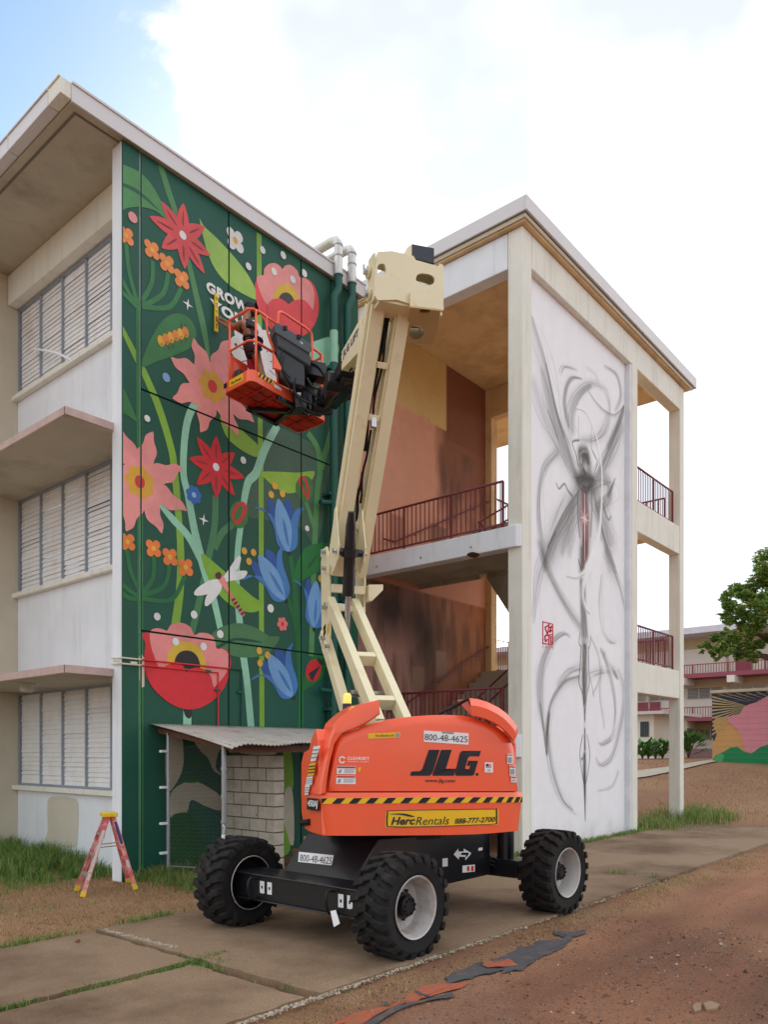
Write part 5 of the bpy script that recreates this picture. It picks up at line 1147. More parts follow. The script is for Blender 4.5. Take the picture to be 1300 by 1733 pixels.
# ================================================================ WHITE MURAL: sprayed greys on the recessed panel
X_, Z_ = np.linspace(XP0-.04, XP1-.162, 260), np.linspace(0.02, ZP-.002, 620)
PX, PZ = np.meshgrid(X_, Z_, indexing='ij'); sh = PX.shape
def pxz(p): v = onY(p[0], p[1], YP); return np.array((v.x, v.z))
CA = lambda x, y: (850+x/3.332, 440+y/3.332)
CB = lambda x, y: (850+x/3.332, 920+y/3.332)
img = np.ones(sh+(3,))*np.array(lin((244, 244, 248))[:3])
nA = fbm(PX*3, PZ*.35, 2.2, 41, 4)
img *= (1+.05*(nA-.5))[..., None]
_d = [0]
def stroke(f, pts, w_, dark, rgb=(70, 68, 66), mode='soft', taper=(0, 0)):
    if mode != 'hard' and sum(rgb) < 500 and not _d[0]:
        mw = np.mean(w_); 
        if mw >= 16:
            _d[0] = 1
            for k_, (ox, oy) in enumerate(((.55, .12), (-.6, -.1), (.25, .3), (1.0, .05))): stroke(f, [(x_+ox*mw*(.6+.4*math.sin(i_*1.7+k_)), y_+oy*mw) for i_, (x_, y_) in enumerate(pts)], [2]+[3.5]*(len(pts)-2)+[2] if len(pts) > 2 else 3, .30 if k_ < 3 else .18, rgb, 'soft', (.2, .3))
            _d[0] = 0
    """airbrushed line; w_ crop px (number or list); mode soft / left / right (hard edge, fading to one side)"""
    global img
    n = len(pts); ws = w_ if isinstance(w_, (list, tuple)) else [w_]*n; P = []
    for p, q in zip(pts, ws):
        a = pxz(f(*p)); s = abs(pxz(f(p[0]+q*.5, p[1]))[0]-pxz(f(p[0]-q*.5, p[1]))[0])*.5 + abs(pxz(f(p[0], p[1]+q*.5))[1]-pxz(f(p[0], p[1]-q*.5))[1])*.5
        P.append((a[0], a[1], s/2*1.05))
    Q = np.array(catmull(P, False, 6)); m = len(Q)
    x0, x1 = Q[:, 0].min()-1.2, Q[:, 0].max()+1.2; z0, z1 = Q[:, 1].min()-1.2, Q[:, 1].max()+1.2
    ii = np.where((X_ > x0) & (X_ < x1))[0]; jj = np.where((Z_ > z0) & (Z_ < z1))[0]
    if len(ii) == 0 or len(jj) == 0: return
    sl_ = (slice(ii[0], ii[-1]+1), slice(jj[0], jj[-1]+1)); x = PX[sl_]; z = PZ[sl_]
    best = np.full(x.shape, 1e9); sg = np.zeros(x.shape); wd = np.ones(x.shape); tt = np.zeros(x.shape)
    for i in range(m-1):
        ax_, az, bx_, bz = Q[i, 0], Q[i, 1], Q[i+1, 0], Q[i+1, 1]; dx, dz = bx_-ax_, bz-az; L2_ = dx*dx+dz*dz+1e-12
        t = np.clip(((x-ax_)*dx+(z-az)*dz)/L2_, 0, 1); d = np.hypot(x-ax_-t*dx, z-az-t*dz); k = d < best
        best = np.where(k, d, best); sg = np.where(k, np.sign(dx*(z-az)-dz*(x-ax_)), sg); wd = np.where(k, Q[i, 2]*(1-t)+Q[i+1, 2]*t, wd); tt = np.where(k, (i+t)/(m-1), tt)
    wd = np.maximum(wd, .012)
    if mode == 'soft': a = np.exp(-(best/wd)**2*1.2)
    elif mode == 'hard': a = 1/(1+np.exp((best-wd)/(.18*wd+.004)))
    else:
        s = sg if mode == 'left' else -sg; a = np.where(s > 0, np.exp(-best/wd*1.3), np.exp(-(best/.02)**2))
    if taper[0]: a = a*np.clip(tt/taper[0], 0, 1)
    if taper[1]: a = a*np.clip((1-tt)/taper[1], 0, 1)
    streak = (.45+1.1*fbm(tt*2.0+best*0, sg*best*42+tt*3, 1.0, 47, 3)) if mode != 'hard' else 1.0
    a = np.clip(a*min(1, dark*(1.0 if sum(rgb) > 500 else 1.32))*streak, 0, 1)[..., None]
    img[sl_] = img[sl_]*(1-a)+np.array(lin(rgb)[:3])*a
WW = (246, 246, 248)
S = stroke; GR = (92, 88, 84)
S(CA, [(175,330),(250,590),(310,850),(365,1020),(430,1240)], [60,90,110,110,60], .42, GR, 'right')
S(CA, [(250,590),(300,820),(350,1000)], [14,16,12], .5, (70,68,66), 'right'); S(CA, [(260,850),(290,930),(315,1000)], 10, .4)
S(CA, [(180,700),(240,900),(330,1080),(410,1230)], [70,80,70,40], .16, GR)
S(CA, [(375,930),(352,820),(362,720),(395,665),(450,670)], [26,26,24,18,6], .42, GR); S(CA, [(400,960),(400,860),(440,760),(510,705),(575,722),(602,790),(608,860)], [34,30,28,26,26,22,12], .30, GR)
S(CA, [(385,1000),(372,880),(400,770),(470,700),(540,690)], [50,46,40,30,20], .16, GR)
S(CA, [(488,740),(530,800),(580,850),(640,872),(690,820)], [8,12,16,14,8], .5, (110,106,102), 'right'); S(CA, [(580,600),(640,640),(665,710),(668,780),(640,850)], [14,18,22,20,14], .26, GR)
S(CA, [(600,880),(575,960),(520,1010),(450,1015)], [40,46,40,24], .24, GR); S(CA, [(480,610),(530,650),(550,700)], 14, .14, GR); S(CA, [(330,640),(350,600),(420,620)], 20, .10, GR)
S(CA, [(515,720),(560,700),(600,760)], 36, .5, WW)
S(CA, [(425,1300),(360,1430),(300,1560),(260,1680)], [80,110,120,90], .34, (92,90,86)); S(CA, [(520,1290),(560,1420),(610,1580)], [80,110,90], .34, (92,90,86)); S(CA, [(410,1200),(350,1040),(290,880),(230,640)], [50,80,80,40], .26, GR)
S(CA, [(440,1400),(400,1520),(380,1650)], [40,50,40], .24, GR); S(CA, [(430,1230),(500,1240)], [70,70], .5, (80,78,74)); S(CA, [(560,1190),(620,1060),(670,930)], [50,70,50], .3, GR)
# wings right
S(CA, [(500,1260),(560,1150),(610,1030),(650,920),(690,820)], [40,70,80,60,20], .42, (84,84,80), 'right'); S(CA, [(600,1050),(650,940),(690,830),(700,900),(690,1030)], [30,30,12,20,10], .30, GR)
S(CA, [(500,1290),(560,1250),(600,1260),(600,1340),(540,1400)], [60,70,60,60,50], .40, (88,86,80)); S(CA, [(600,1330),(625,1270),(640,1230)], [16,12,4], .55)
S(CA, [(520,1300),(545,1420),(580,1560),(640,1733)], [50,70,70,70], .48, (92,90,84), 'right'); S(CB, [(575,0),(620,110),(670,260),(700,400)], [40,30,20,10], .36, GR, 'right'); S(CA, [(560,1500),(590,1650),(610,1733)], 50, .22, GR)
S(CA, [(415,1320),(340,1440),(280,1570),(235,1700)], [60,80,90,80], .50, (90,88,82), 'left'); S(CB, [(250,20),(205,160),(185,330),(178,440)], [70,60,40,20], .18, GR); S(CA, [(400,1380),(370,1520),(340,1650)], [50,50,30], .30, GR); S(CA, [(300,1540),(260,1620)], 14, .4)
# rings and ribbons left
S(CA, [(310,1085),(245,1160),(212,1290),(208,1450),(225,1600),(245,1733)], [40,36,34,34,32,30], .34, GR); S(CB, [(210,0),(250,130),(310,260),(380,380),(438,465)], [34,38,40,40,34], .36, GR)
S(CA, [(240,1200),(222,1320),(225,1460)], 14, .4, WW)
# head, thorax
S(CA, [(450,1095),(472,1095)], [54,54], .75, (72,70,64), 'hard'); S(CA, [(448,1130),(448,1165)], [54,44], .62, (96,92,86)); S(CA, [(485,1130),(490,1160)], [46,40], .66, (76,74,68)); S(CA, [(447,1120),(447,1142)], [13,13], .75, (206,204,200)); S(CA, [(490,1160),(488,1175)], [10,8], .6, (200,198,194))
S(CA, [(440,1100),(458,1078),(480,1082)], 10, .5, (190,188,182)); S(CA, [(462,1185),(470,1205)], [20,14], .7)
S(CA, [(430,1240),(468,1225),(510,1235)], [30,46,30], .72, (66,64,60)); S(CA, [(440,1270),(470,1295),(500,1270)], [24,40,24], .66, (60,58,54)); S(CA, [(440,1270),(462,1292),(478,1298)], 6, .6, (214,212,210))
S(CA, [(465,1300),(466,1400),(468,1550),(468,1733)], [95,90,78,66], .66, (76,70,66)); S(CA, [(462,1350),(468,1480),(470,1620),(468,1733)], [44,60,46,34], .44, (152,52,60)); S(CB, [(468,0),(468,60),(462,130)], [44,40,20], .5, (120,66,66))
S(CA, [(430,1300),(428,1420),(438,1560)], 10, .5, (50,48,46)); S(CA, [(505,1310),(508,1420),(500,1560)], 10, .4, (50,48,46))
# antennae and legs
S(CA, [(436,1014),(402,1022),(400,1045),(418,1100),(432,1160)], [10,8,6,7,8], .7, (90,88,82)); S(CA, [(505,940),(504,1050),(522,1100),(538,1140),(520,1205)], [3,5,8,6,6], .55, (96,94,88)); S(CA, [(432,880),(434,1000)], 3, .35)
S(CA, [(306,1258),(322,1290),(352,1262),(372,1300),(396,1330)], [7,8,9,10,14], .6, (92,90,84)); S(CA, [(572,1380),(590,1440),(604,1465),(616,1442)], [10,8,8,4], .6, (92,90,84))
# abdomen down the wall
S(CB, [(452,40),(448,150),(452,300),(460,520)], [34,28,34,40], .60, (88,84,78)); S(CB, [(470,150),(466,330),(478,520)], [10,14,26], .5, (70,68,62)); S(CB, [(432,90),(445,140),(460,170)], 7, .7, (50,48,46))
S(CB, [(450,545),(452,552)], [22,22], .8, (210,208,204)); S(CB, [(486,545),(487,552)], [18,18], .75, (206,204,200)); S(CB, [(440,500),(435,560),(446,580)], 5, .7); S(CB, [(500,520),(498,570),(488,590)], 5, .6)
S(CB, [(466,585),(465,680),(465,780),(466,900)], [44,40,44,22], .74, (74,72,66)); S(CB, [(446,580),(440,700),(434,780),(456,850),(462,915)], 6, .7, (60,58,54)); S(CB, [(490,590),(490,700),(494,780),(478,850),(472,915)], 6, .6, (70,68,62)); S(CB, [(466,600),(466,780)], 8, .4, (170,168,162))
S(CB, [(467,930),(467,1000),(468,1160)], [18,10,16], .82, (72,70,66)); S(CB, [(468,1012),(468,1032)], [12,12], .9, WW); S(CB, [(455,1080),(440,1200),(462,1350)], 6, .7, (84,82,78)); S(CB, [(480,1080),(496,1200),(474,1350)], 6, .6, (84,82,78))
S(CB, [(466,1190),(466,1300),(468,1420),(470,1565)], [22,24,14,4], .85, (60,58,54)); S(CB, [(456,1210),(450,1215)], 12, .6)
# sweeping feathers lower left
S(CB, [(382,525),(350,505),(290,545),(240,640),(215,760),(216,900),(235,1040)], [8,14,30,50,60,50,20], .34, GR); S(CB, [(430,745),(350,775),(285,870),(258,980),(258,1120),(285,1290),(340,1440),(400,1502)], [40,38,30,30,30,26,16,6], .48, (84,82,76), 'left')
S(CB, [(265,960),(252,1080),(255,1190)], [18,22,12], .62, (70,68,62)); S(CB, [(250,1180),(280,1330),(340,1460),(420,1530)], [14,18,16,8], .2, GR); S(CB, [(215,900),(235,1050),(250,1180)], [10,14,10], .5, (70,68,64)); S(CB, [(440,700),(380,720),(320,790)], 36, .22, GR)
# right waves
S(CB, [(500,530),(545,640),(548,760),(512,850)], [10,16,16,6], .36, GR, 'left'); S(CB, [(560,600),(600,680),(640,740),(655,765)], [16,24,20,6], .44, GR); S(CB, [(640,560),(600,550),(560,480),(545,330),(560,180)], [14,26,30,30,20], .26, GR, 'right')
S(CB, [(580,620),(620,780),(640,940),(625,1080),(570,1130),(548,1125)], [26,24,22,22,18,8], .30, GR); S(CB, [(560,700),(550,850),(570,990),(578,1040)], [16,20,16,6], .34, GR, 'left'); S(CB, [(660,720),(690,860),(660,1060),(620,1200),(560,1250),(530,1210)], [20,26,30,26,20,10], .22, GR); S(CB, [(655,1290),(620,1370),(540,1395)], [16,14,6], .24, GR)
S(CB, [(500,740),(560,720),(640,720)], 40, .14, GR); S(CB, [(520,860),(505,790),(500,760)], 8, .3)
# white ribbons over
S(CA, [(420,826),(470,850),(520,950),(555,1100),(566,1250),(560,1420),(545,1560),(505,1690),(480,1733)], [4,6,8,9,10,12,20,30,30], 1.0, WW, 'hard'); S(CA, [(420,840),(470,862),(516,960),(548,1110)], 4, .35)
S(CB, [(545,0),(520,80),(470,160),(420,188),(365,180)], [26,26,22,12,3], 1, WW, 'hard'); S(CB, [(365,186),(420,196),(470,170)], 7, .3); S(CB, [(520,60),(470,200),(455,290),(478,370),(505,385)], [36,28,20,18,10], .95, WW, 'hard'); S(CB, [(455,240),(452,300),(472,370),(495,395)], 6, .4)
S(CB, [(560,20),(530,180),(530,360),(560,520),(620,620),(670,600)], [40,44,46,44,34,14], .85, WW, 'hard'); S(CB, [(590,640),(640,800),(650,960),(620,1100)], [24,22,18,12], .7, WW); S(CB, [(560,640),(590,760),(590,900)], [20,18,10], .6, WW)
# eight-pointed star
cst = pxz(CA(467, 1460)); dx = PX-cst[0]; dz = PZ-cst[1]
a_ = np.zeros(sh)
for (ux_, uz_, l1, l2, w_) in ((0, 1, .62, 1.0, .035), (1, 0, .24, .24, .035), (.72, .7, .24, .24, .022), (-.72, .7, .24, .24, .022)):
    al = dx*ux_+dz*uz_; pe = np.abs(-dx*uz_+dz*ux_); Lm = np.where(al > 0, l1, l2); a_ = np.maximum(a_, np.clip(1-(pe/(w_*np.clip(1-np.abs(al)/Lm, 0, 1)+1e-5))**2, 0, 1)*(np.abs(al) < Lm))
a_ = np.maximum(a_, np.exp(-(dx**2+dz**2)/.004)); img = img*(1-a_[..., None])+np.array(lin((252, 250, 250))[:3])*a_[..., None]
gl = np.exp(-(dx**2+dz**2)/.05)[..., None]*.3; img = img*(1-gl)+np.array(lin((214, 120, 124))[:3])*gl
# grubby foot of the wall
gr_ = np.clip(1-(PZ-.05)/.5, 0, 1)*np.clip(fbm(PX, PZ, 3, 51, 3)-.25, 0, 1)*.6; img = img*(1-gr_[..., None])+np.array(lin((170, 140, 116))[:3])*gr_[..., None]
IMG = img
idx = np.arange(sh[0]*sh[1]).reshape(sh); V = np.stack([PX.ravel()-KX, np.full(PX.size, YP-KY), PZ.ravel()], 1)
F = np.stack([idx[:-1, :-1].ravel(), idx[1:, :-1].ravel(), idx[1:, 1:].ravel(), idx[:-1, 1:].ravel()], 1)
me = bpy.data.meshes.new('panel_mural'); me.from_pydata(V.tolist(), [], F.tolist()); ca = me.color_attributes.new('paint', 'FLOAT_COLOR', 'POINT')
ca.data.foreach_set('color', np.concatenate([IMG.reshape(-1, 3), np.ones((PX.size, 1))], 1).ravel().astype(np.float32)); me.materials.append(mat('sprayed_mural_paint', (230, 230, 232), .7, .03, 3, .1, 90, attr='paint'))
pmo = bpy.data.objects.new('panel_mural', me); col.objects.link(pmo); pmo.parent = st; pmo['label'] = 'white panel with a grey winged insect and red seal'
# red seal and signature
def ps(x, y, off=.003): v = onY(*CB(x, y), YP-off); return v
RS = mat('seal_red_paint', (206, 48, 66), .7, .05, 5)
sb = MB()
def bar_(P): sb.poly([ps(*p) for p in P])
bar_([(228,437),(290,452),(290,458),(228,444)]); bar_([(284,456),(290,457),(290,568),(284,567)]); bar_([(228,437),(234,438),(234,566),(228,564)]); bar_([(228,560),(290,566),(290,573),(228,567)])
for P in ([(238,470),(262,455),(266,462),(244,480)], [(240,480),(248,476),(262,505),(254,512)], [(238,520),(262,500),(264,508),(242,528)], [(238,545),(240,522),(248,522),(248,548)], [(262,452),(270,452),(266,500),(258,505)], [(268,470),(284,462),(284,470),(268,480)], [(268,500),(276,462),(282,468),(276,505)], [(266,490),(284,486),(284,494),(266,498)], [(252,515),(282,508),(282,516),(252,524)], [(262,520),(270,518),(268,562),(260,562)], [(272,522),(282,520),(280,540),(272,544)], [(272,544),(278,542),(284,562),(276,564)], [(240,548),(258,535),(260,543),(246,560)]): bar_(P)
sb.build('red_seal', RS, st, fixn=False)
lettering('SATR', (CB(228,574)), CB(291,577), CB(291,594), CB(228,590), RS, st, 0, 0, .0, lambda x, y, o: onY(x, y, YP-.003), 'signature', 1.7)
# ================================================================ PIPES on the mural wall
def pipe_run(name, pts, r, mats, label, group, cut=None):
    t = thing(name, pts[-1], label, 'drainpipe', group)
    return t
PG = mat('pipe_green_paint', (18, 84, 70), .5, .06, 4); PM = pcol(MINT); PS = mat('pipe_foil_jacket', (206, 204, 200), .34, .1, 10, .2, 40, metal=.45, rgb2=(190, 170, 140), s2=5, t2=(.55, .75))
YPp = 10.28
def dpipe(kx, top, jog0, jog1, mint, label, r=.078):
    t = thing('drainpipe', onY(kx[1], 1240, YPp), label, 'drainpipe', 'drainpipes at the end of the mural')
    xa = onY(kx[0], 500, YPp).x; xb = onY(kx[1], 560, YPp).x
    zt, zj0, zj1 = onY(kx[0], top, YPp).z, onY(kx[0], jog0, YPp).z, onY(kx[1], jog1, YPp).z
    zp_ = onY(kx[0], jog0-24, YPp).z
    MB().tube([(xa, YPp+.02, zp_), (xa, YPp+.02, zj0), (xb, YPp, zj1), (xb, YPp, onY(kx[1], mint[0], YPp).z)], r, 16).build('painted_pipe', PG, t, smooth=False, auto=40)
    zm0, zm1 = (onY(kx[1], q_, YPp).z for q_ in mint)
    if mint[2 if len(mint) > 2 else 0]: pass
    MB().tube([(xb, YPp, zm0), (xb, YPp, zm1)], r+.001, 16).build('painted_pipe', PM if kx[0] < 580 else PG, t, auto=40)
    MB().tube([(xb, YPp, zm1), (xb, YPp, .3)], r, 16).build('painted_pipe', PG, t, auto=40)
    MB().tube([(xa, YPp+.02, zp_), (xa, YPp+.02, zt-.12), (xa, YPp+.08, zt-.03), (xa, YPp+.2, zt), (xa, YPp+1.5, zt)], [r+.008]*5, 18).build('foil_jacket', PS, t, auto=40)
    for z_ in (zp_+.0, (zp_+zt)/2, zt-.15): MB().lathe([(r+.009, -.012), (r+.014, -.012), (r+.014, .012), (r+.009, .012)], (xa, YPp+.02, z_), UP, 18, True).build('pipe_band', M['galv'], t)
    for z_ in (2.8, 4.9, 6.9, 9.3): MB().box((xb-r-.05, YPp-.01, z_-.025), (xb+r+.05, YM, z_+.025)).build('pipe_bracket', PG, t)
    return t
dpipe((574, 565), 402, 489, 503, (561, 615), 'left of the two drainpipes, foil top, green pipe with a mint section')
dpipe((597, 588), 417, 503, 520, (580, 581), 'right of the two drainpipes, foil top, all green below')
# black stub pipe on the left of the pipe
MB().tube([onY(542, 850, 10.3), onY(566, 851, 10.3)], .05, 10).build('stub_pipe', PG, bpy.data.objects['drainpipe'])
MB().tube([onY(541, 1167, 10.3), onY(560, 1170, 10.3)], .045, 10).build('stub_pipe', PG, bpy.data.objects['drainpipe'])
# conduits
cd = thing('conduit', onY(205, 1118, Y0-.05), 'pair of thin conduits strapped round the building corner and over the red poppy', 'conduit')
CW = mat('conduit_cream', (214, 208, 190), .5, .08, 8); CR_ = pcol((222, 48, 58)); CGN = PG
for i, (ya, ln) in enumerate(((1113, [(192,1111),(206,1114)], ), (1123, [(190,1122),(206,1126)]))):
    zc = onY(206, ya, Y0-.05).z; ye = Y0-.055
    MB().tube([(X0-.03, Y0+.22, zc+.01), (X0-.03, ye, zc), (X0+.3, ye, zc)], .013, 8).build('conduit_pipe', CW, cd)
    x1 = onY((388 if i == 0 else 352), 1100, ye).x; xm = onY(240, 1100, ye).x
    MB().tube([(X0+.3, ye, zc), (x1, ye, zc)], .013, 8).build('conduit_pipe', CR_, cd)
    x2 = onY((409 if i == 0 else 369), 1100, ye).x
    MB().tube([(x1, ye, zc), (x2, ye, zc), (x2, ye, 2.35)], .013, 8).build('conduit_pipe', CGN if i == 0 else CR_, cd)
for p in ((197,1118),(226,1122),(352,1136),(368,1168),(406,1171)):
    v = onY(p[0], p[1], Y0-.055); MB().obox(v+Vector((0, .005, 0)), (.05, 0, 0), (0, .02, 0), (0, 0, .02)).build('conduit_clip', CW if p[0] < 300 else PG, cd)
# ================================================================ SHED against the mural
shd = thing('lean_to_shed', (6.85, 9.3, 0), 'small lean-to with a grey corrugated roof and chain-link side under the mural', 'shed')
CORR = mat('corrugated_sheet', (186, 181, 174), .55, .14, 5, .1, 60, rgb2=(146, 132, 118), s2=3, t2=(.52, .75), metal=.15)
WOOD = mat('old_timber', (96, 62, 46), .85, .2, 12, .3, 60)
xa, xb = 6.72, 10.4; n = 210; V = []; F = []; rows = 7
for j in range(rows+1):
    v = j/rows
    for i in range(n+1):
        u = i/n; x = xa+(xb-xa)*u; y = 10.45+(8.48-10.45)*v; y -= (.02*math.sin(u*9))*(v == 1)
        z = 2.42+(2.10-2.42)*v+.011*math.sin(x*2*math.pi/.076)
        z -= .05*max(0, 1-u/.07)*v**3+.02*math.sin(u*5+v*2)*v - .015*math.sin(u*21)*v
        V.append((x, y, z))
for j in range(rows):
    for i in range(n): a = j*(n+1)+i; F.append((a, a+1, a+n+2, a+n+1))
o = MB().add(V, F).build('corrugated_roof', CORR, shd, smooth=True); sm = o.modifiers.new('thickness', 'SOLIDIFY'); sm.thickness = .004
MB().beam((6.82, 8.62, 2.03), (10.3, 8.62, 2.03), .05, .10, Vector((0, 1, 0))).build('roof_beam', WOOD, shd)
MB().beam((6.85, 8.62, 2.05), (6.85, 10.4, 2.32), .045, .08).build('roof_beam', WOOD, shd); MB().beam((9.0, 8.62, 2.05), (9.0, 10.4, 2.32), .045, .08).build('roof_beam', WOOD, shd)
GP = M['galv']
def post(x, y, z1, r=.03, z0=0.0): return MB().tube([(x, y, z0), (x, y, z1)], r, 12).build('post', GP, shd, smooth=False)
post(6.85, 10.16, 2.28, .027); post(6.85, 8.80, 2.08, .034); post(9.55, 8.7, 2.0, .03)
for (za) in (.45, .9, 1.45, 2.0): MB().box((6.72, 10.14, za-.02), (6.86, 10.2, za+.015)).build('hinge_strap', M['white'], shd)
for za in (.55, 1.0, 1.35, 1.75): MB().lathe([(.036, -.02), (.044, -.02), (.044, .02), (.036, .02)], (6.85, 8.80, za), UP, 12, True).build('post_clamp', GP, shd)
MB().tube([(6.82, 8.77, .84), (6.82, 8.75, .93), (6.82, 8.79, .96)], .006, 6).build('latch_ring', M['white'], shd); MB().box((6.80, 8.74, .76), (6.83, 8.79, .82)).build('padlock', M['white'], shd)
def chain(name, f, w_, h_, pitch, parent, r=.0024):
    """diamond mesh of zigzag wires; f(u,v)->point"""
    b = MB(); n = int(w_/pitch)
    m = max(2, int(h_/pitch))
    for i in range(n+1):
        pts = []
        for j in range(2*m+1):
            u = min(w_, (i+(j % 2)*1.0)*pitch*1.0); v = j*h_/(2*m); pts.append(f(u, v, .004 if j % 2 else -.004))
        b.tube(pts, r, 3, False)
    o = b.build(name, M['galv'], parent, fixn=False); o['kind'] = 'stuff'; return o
chain('wire_mesh', lambda u, v, o_: Vector((6.85+o_, 8.83+u, .22+v+(.06*(1.3-u))) ), 1.30, 1.82, .058, shd)
MB().tube([(6.85, 8.80, .33), (6.85, 10.16, .24)], .012, 6).build('bottom_rail', GP, shd)
chain('wire_mesh', lambda u, v, o_: Vector((9.6+u, 8.7+o_, .2+v)), .9, 1.75, .058, shd)
MB().tube([(6.853, 8.86, .35), (6.853, 8.86, 1.8)], .004, 6).build('tie_wire', mat('rusty_wire', (110, 60, 40), .8), shd)
# chain-link grille panels seen beside the drainpipe
gp = thing('wire_screen', (11.6, 10.3, 2.2), 'green-framed wire screen panel behind the drainpipes above the lift body', 'screen')
for (a, b_) in ((558, 574), (577, 592)):
    x0, x1 = onY(a, 1205, 10.35).x, onY(b_, 1205, 10.35).x; z0, z1 = onY(a, 1232, 10.35).z, onY(a, 1188, 10.35).z
    fb_ = MB()
    for (p, q) in (((x0, z0), (x0, z1)), ((x1, z0), (x1, z1)), ((x0, z0), (x1, z0)), ((x0, z1), (x1, z1))): fb_.beam((p[0], 10.35, p[1]), (q[0], 10.35, q[1]), .03, .03)
    fb_.build('frame', PG, gp); MB().box((x0, 10.40, z0), (x1, 10.41, z1)).build('backing_board', mat('brown_board', (112, 96, 82), .8, .1, 6), gp)
    chain('wire_mesh', lambda u, v, o_: Vector((x0+u, 10.35+o_, z0+v)), x1-x0, z1-z0, .05, gp)
# ---- block wall, each block its own piece
CMU = mat('concrete_block', (196, 188, 174), .92, .13, 9, .5, 130, rgb2=(164, 154, 140), s2=2.5, t2=(.5, .75)); MOR = mat('mortar', (98, 92, 84), .95, .15, 20, .5, 120)
xw0, xw1, yw0, yw1 = 8.08, 8.29, 9.12, 10.43
bw = thing('block_wall', (xw0, yw0, 0), 'short grey concrete block wing wall under the corrugated roof', 'wall')
ztop = 1.93; nc = 9; ph = .2025
MB().box((xw0+.008, yw0+.008, 0), (xw1-.008, yw1-.01, ztop-.01)).build('mortar_core', MOR, bw)
bl_ = MB().box((-.0, -.193, -.0935), (.21, .193, .0935)); full = bl_.build('block', CMU, None, bevel=.006, seg=1)
hb = MB().box((-.0, -.093, -.0935), (.21, .093, .0935)); half = hb.build('block', CMU, None, bevel=.006, seg=1)
fl, hl = [], []; rs = random.Random(3)
for c in range(nc+1):
    z = ztop-.098-c*ph
    if z < .0: break
    y = yw0; first = c % 2
    if first: hl.append((xw0-rs.uniform(-.002, .003), y+.098, z)); y += .205
    while y < yw1-.15:
        if y+.4 > yw1+.03: hl.append((xw0+rs.uniform(-.002, .002), y+.098, z)); y += .205
        else: fl.append((xw0+rs.uniform(-.003, .002), y+.198, z)); y += .4045
copies('block', full, bw, fl); copies('block', half, bw, hl)
MB().lathe([(0, -.004), (.012, -.004), (.012, .004), (0, .004)], (xw0-.004, 9.55, .98), (1, 0, 0), 8).build('dark_hole', BK2, bw)
# junk beside the wall
cbx = thing('cardboard_box', (8.62, 9.0, .08), 'open brown cardboard box of scraps beside the block wall behind the wheel', 'box')
CARD = mat('cardboard', (168, 120, 82), .85, .06, 8)
b0 = Vector((8.62, 9.0, .1))
MB().box(b0-Vector((.0, .0, .02)), b0+Vector((.34, .3, .30))).build('carton', CARD, cbx, bevel=.004)
MB().prism([b0+Vector(v) for v in ((0, 0, .3), (.34, 0, .3), (.34, -.08, .38), (0, -.07, .39))], (0, .004, 0)).build('flap', CARD, cbx)
bag = MB(); bag.prism([b0+Vector(v) for v in ((.10, .1, .3), (.26, .1, .3), (.27, .1, .50), (.12, .1, .51))], (0, .05, 0)); tag(bag.build('paper_sack', mat('sack_paper', (204, 198, 186), .8, .1, 20), None), 'crumpled off-white paper sack standing in the cardboard box', 'sack')
bk = MB(); bk.prism([b0+Vector(v) for v in ((.42, .1, -.02), (.62, .12, -.02), (.60, .12, .34), (.50, .11, .46), (.42, .1, .42))], (0, .08, .0)); tag(bk.build('plastic_sheet', mat('white_plastic_sheet', (220, 222, 224), .4, .1, 15), None), 'torn white plastic sheet leaning by the cardboard box', 'sheet')
# ================================================================ STEP LADDER
A_, B__, C__, D__ = onZ(139, 1521, .0), onZ(129, 1510, .0), onZ(229, 1511, .0), onZ(217, 1500, .0)
topc_ = atD(184, 1380, (A_.dot(Vector((*FW, 0)))+D__.dot(Vector((*FW, 0))))/2)
for p in (A_, B__, C__, D__): p.z = float(gh(p.x, p.y))+.012
lad = thing('step_ladder', (A_+C__)/2, 'small red and yellow fibreglass step ladder standing open by the building corner', 'ladder')
LR = mat('ladder_red_fibreglass', (208, 92, 96), .6, .1, 6, rgb2=(226, 176, 166), s2=9, t2=(.42, .62)); LY = mat('ladder_yellow', (232, 196, 40), .5, .1, 8, rgb2=(220, 214, 190), s2=12, t2=(.55, .8)); LS = mat('ladder_step', (150, 150, 140), .5, .2, 14, metal=.3)
wd_ = (A_-B__); wd_.z = 0; wn = wd_.normalized(); hw_ = .11
tn = (C__-A_); tn.z = 0; tn.normalize()
tA, tB, tC, tD = topc_+wn*hw_-tn*.03, topc_-wn*hw_-tn*.03, topc_+wn*hw_+tn*.04, topc_-wn*hw_+tn*.04
for p, q in ((A_, tA), (B__, tB), (C__, tC), (D__, tD)):
    MB().beam(p, q, .022, .06, wn).build('rail', LR, lad, bevel=.003); d = (q-p).normalized(); MB().beam(p-d*.005, p+d*.07, .03, .068, wn).build('foot', LY, lad, bevel=.003)
for t in (.24, .5, .76):
    a, b_ = A_.lerp(tA, t), B__.lerp(tB, t); MB().beam(a, b_, .075, .025, tn).build('step', LS, lad, bevel=.003)
    for p in (a, b_): MB().prism([p+tn*.03, p+tn*.03-UP*.05, p+tn*.0-UP*.05-tn*.01, p-tn*.02], wn*.006).build('step_brace', LS, lad)
for t in (.25, .52): a, b_ = C__.lerp(tC, t), D__.lerp(tD, t); MB().tube([a, b_], .01, 6).build('rear_rung', LR, lad)
MB().tube([A_.lerp(tA, .60), C__.lerp(tC, .60)], .008, 6).build('spreader', mat('worn_wood', (150, 120, 90), .8, .2, 20), lad); MB().tube([B__.lerp(tB, .60), D__.lerp(tD, .60)], .008, 6).build('spreader', mat('worn_wood', (0, 0, 0)), lad)
MB().obox(topc_+UP*.015, wn*.15, tn*.10, UP*.028).build('top_cap', LY, lad, bevel=.008)
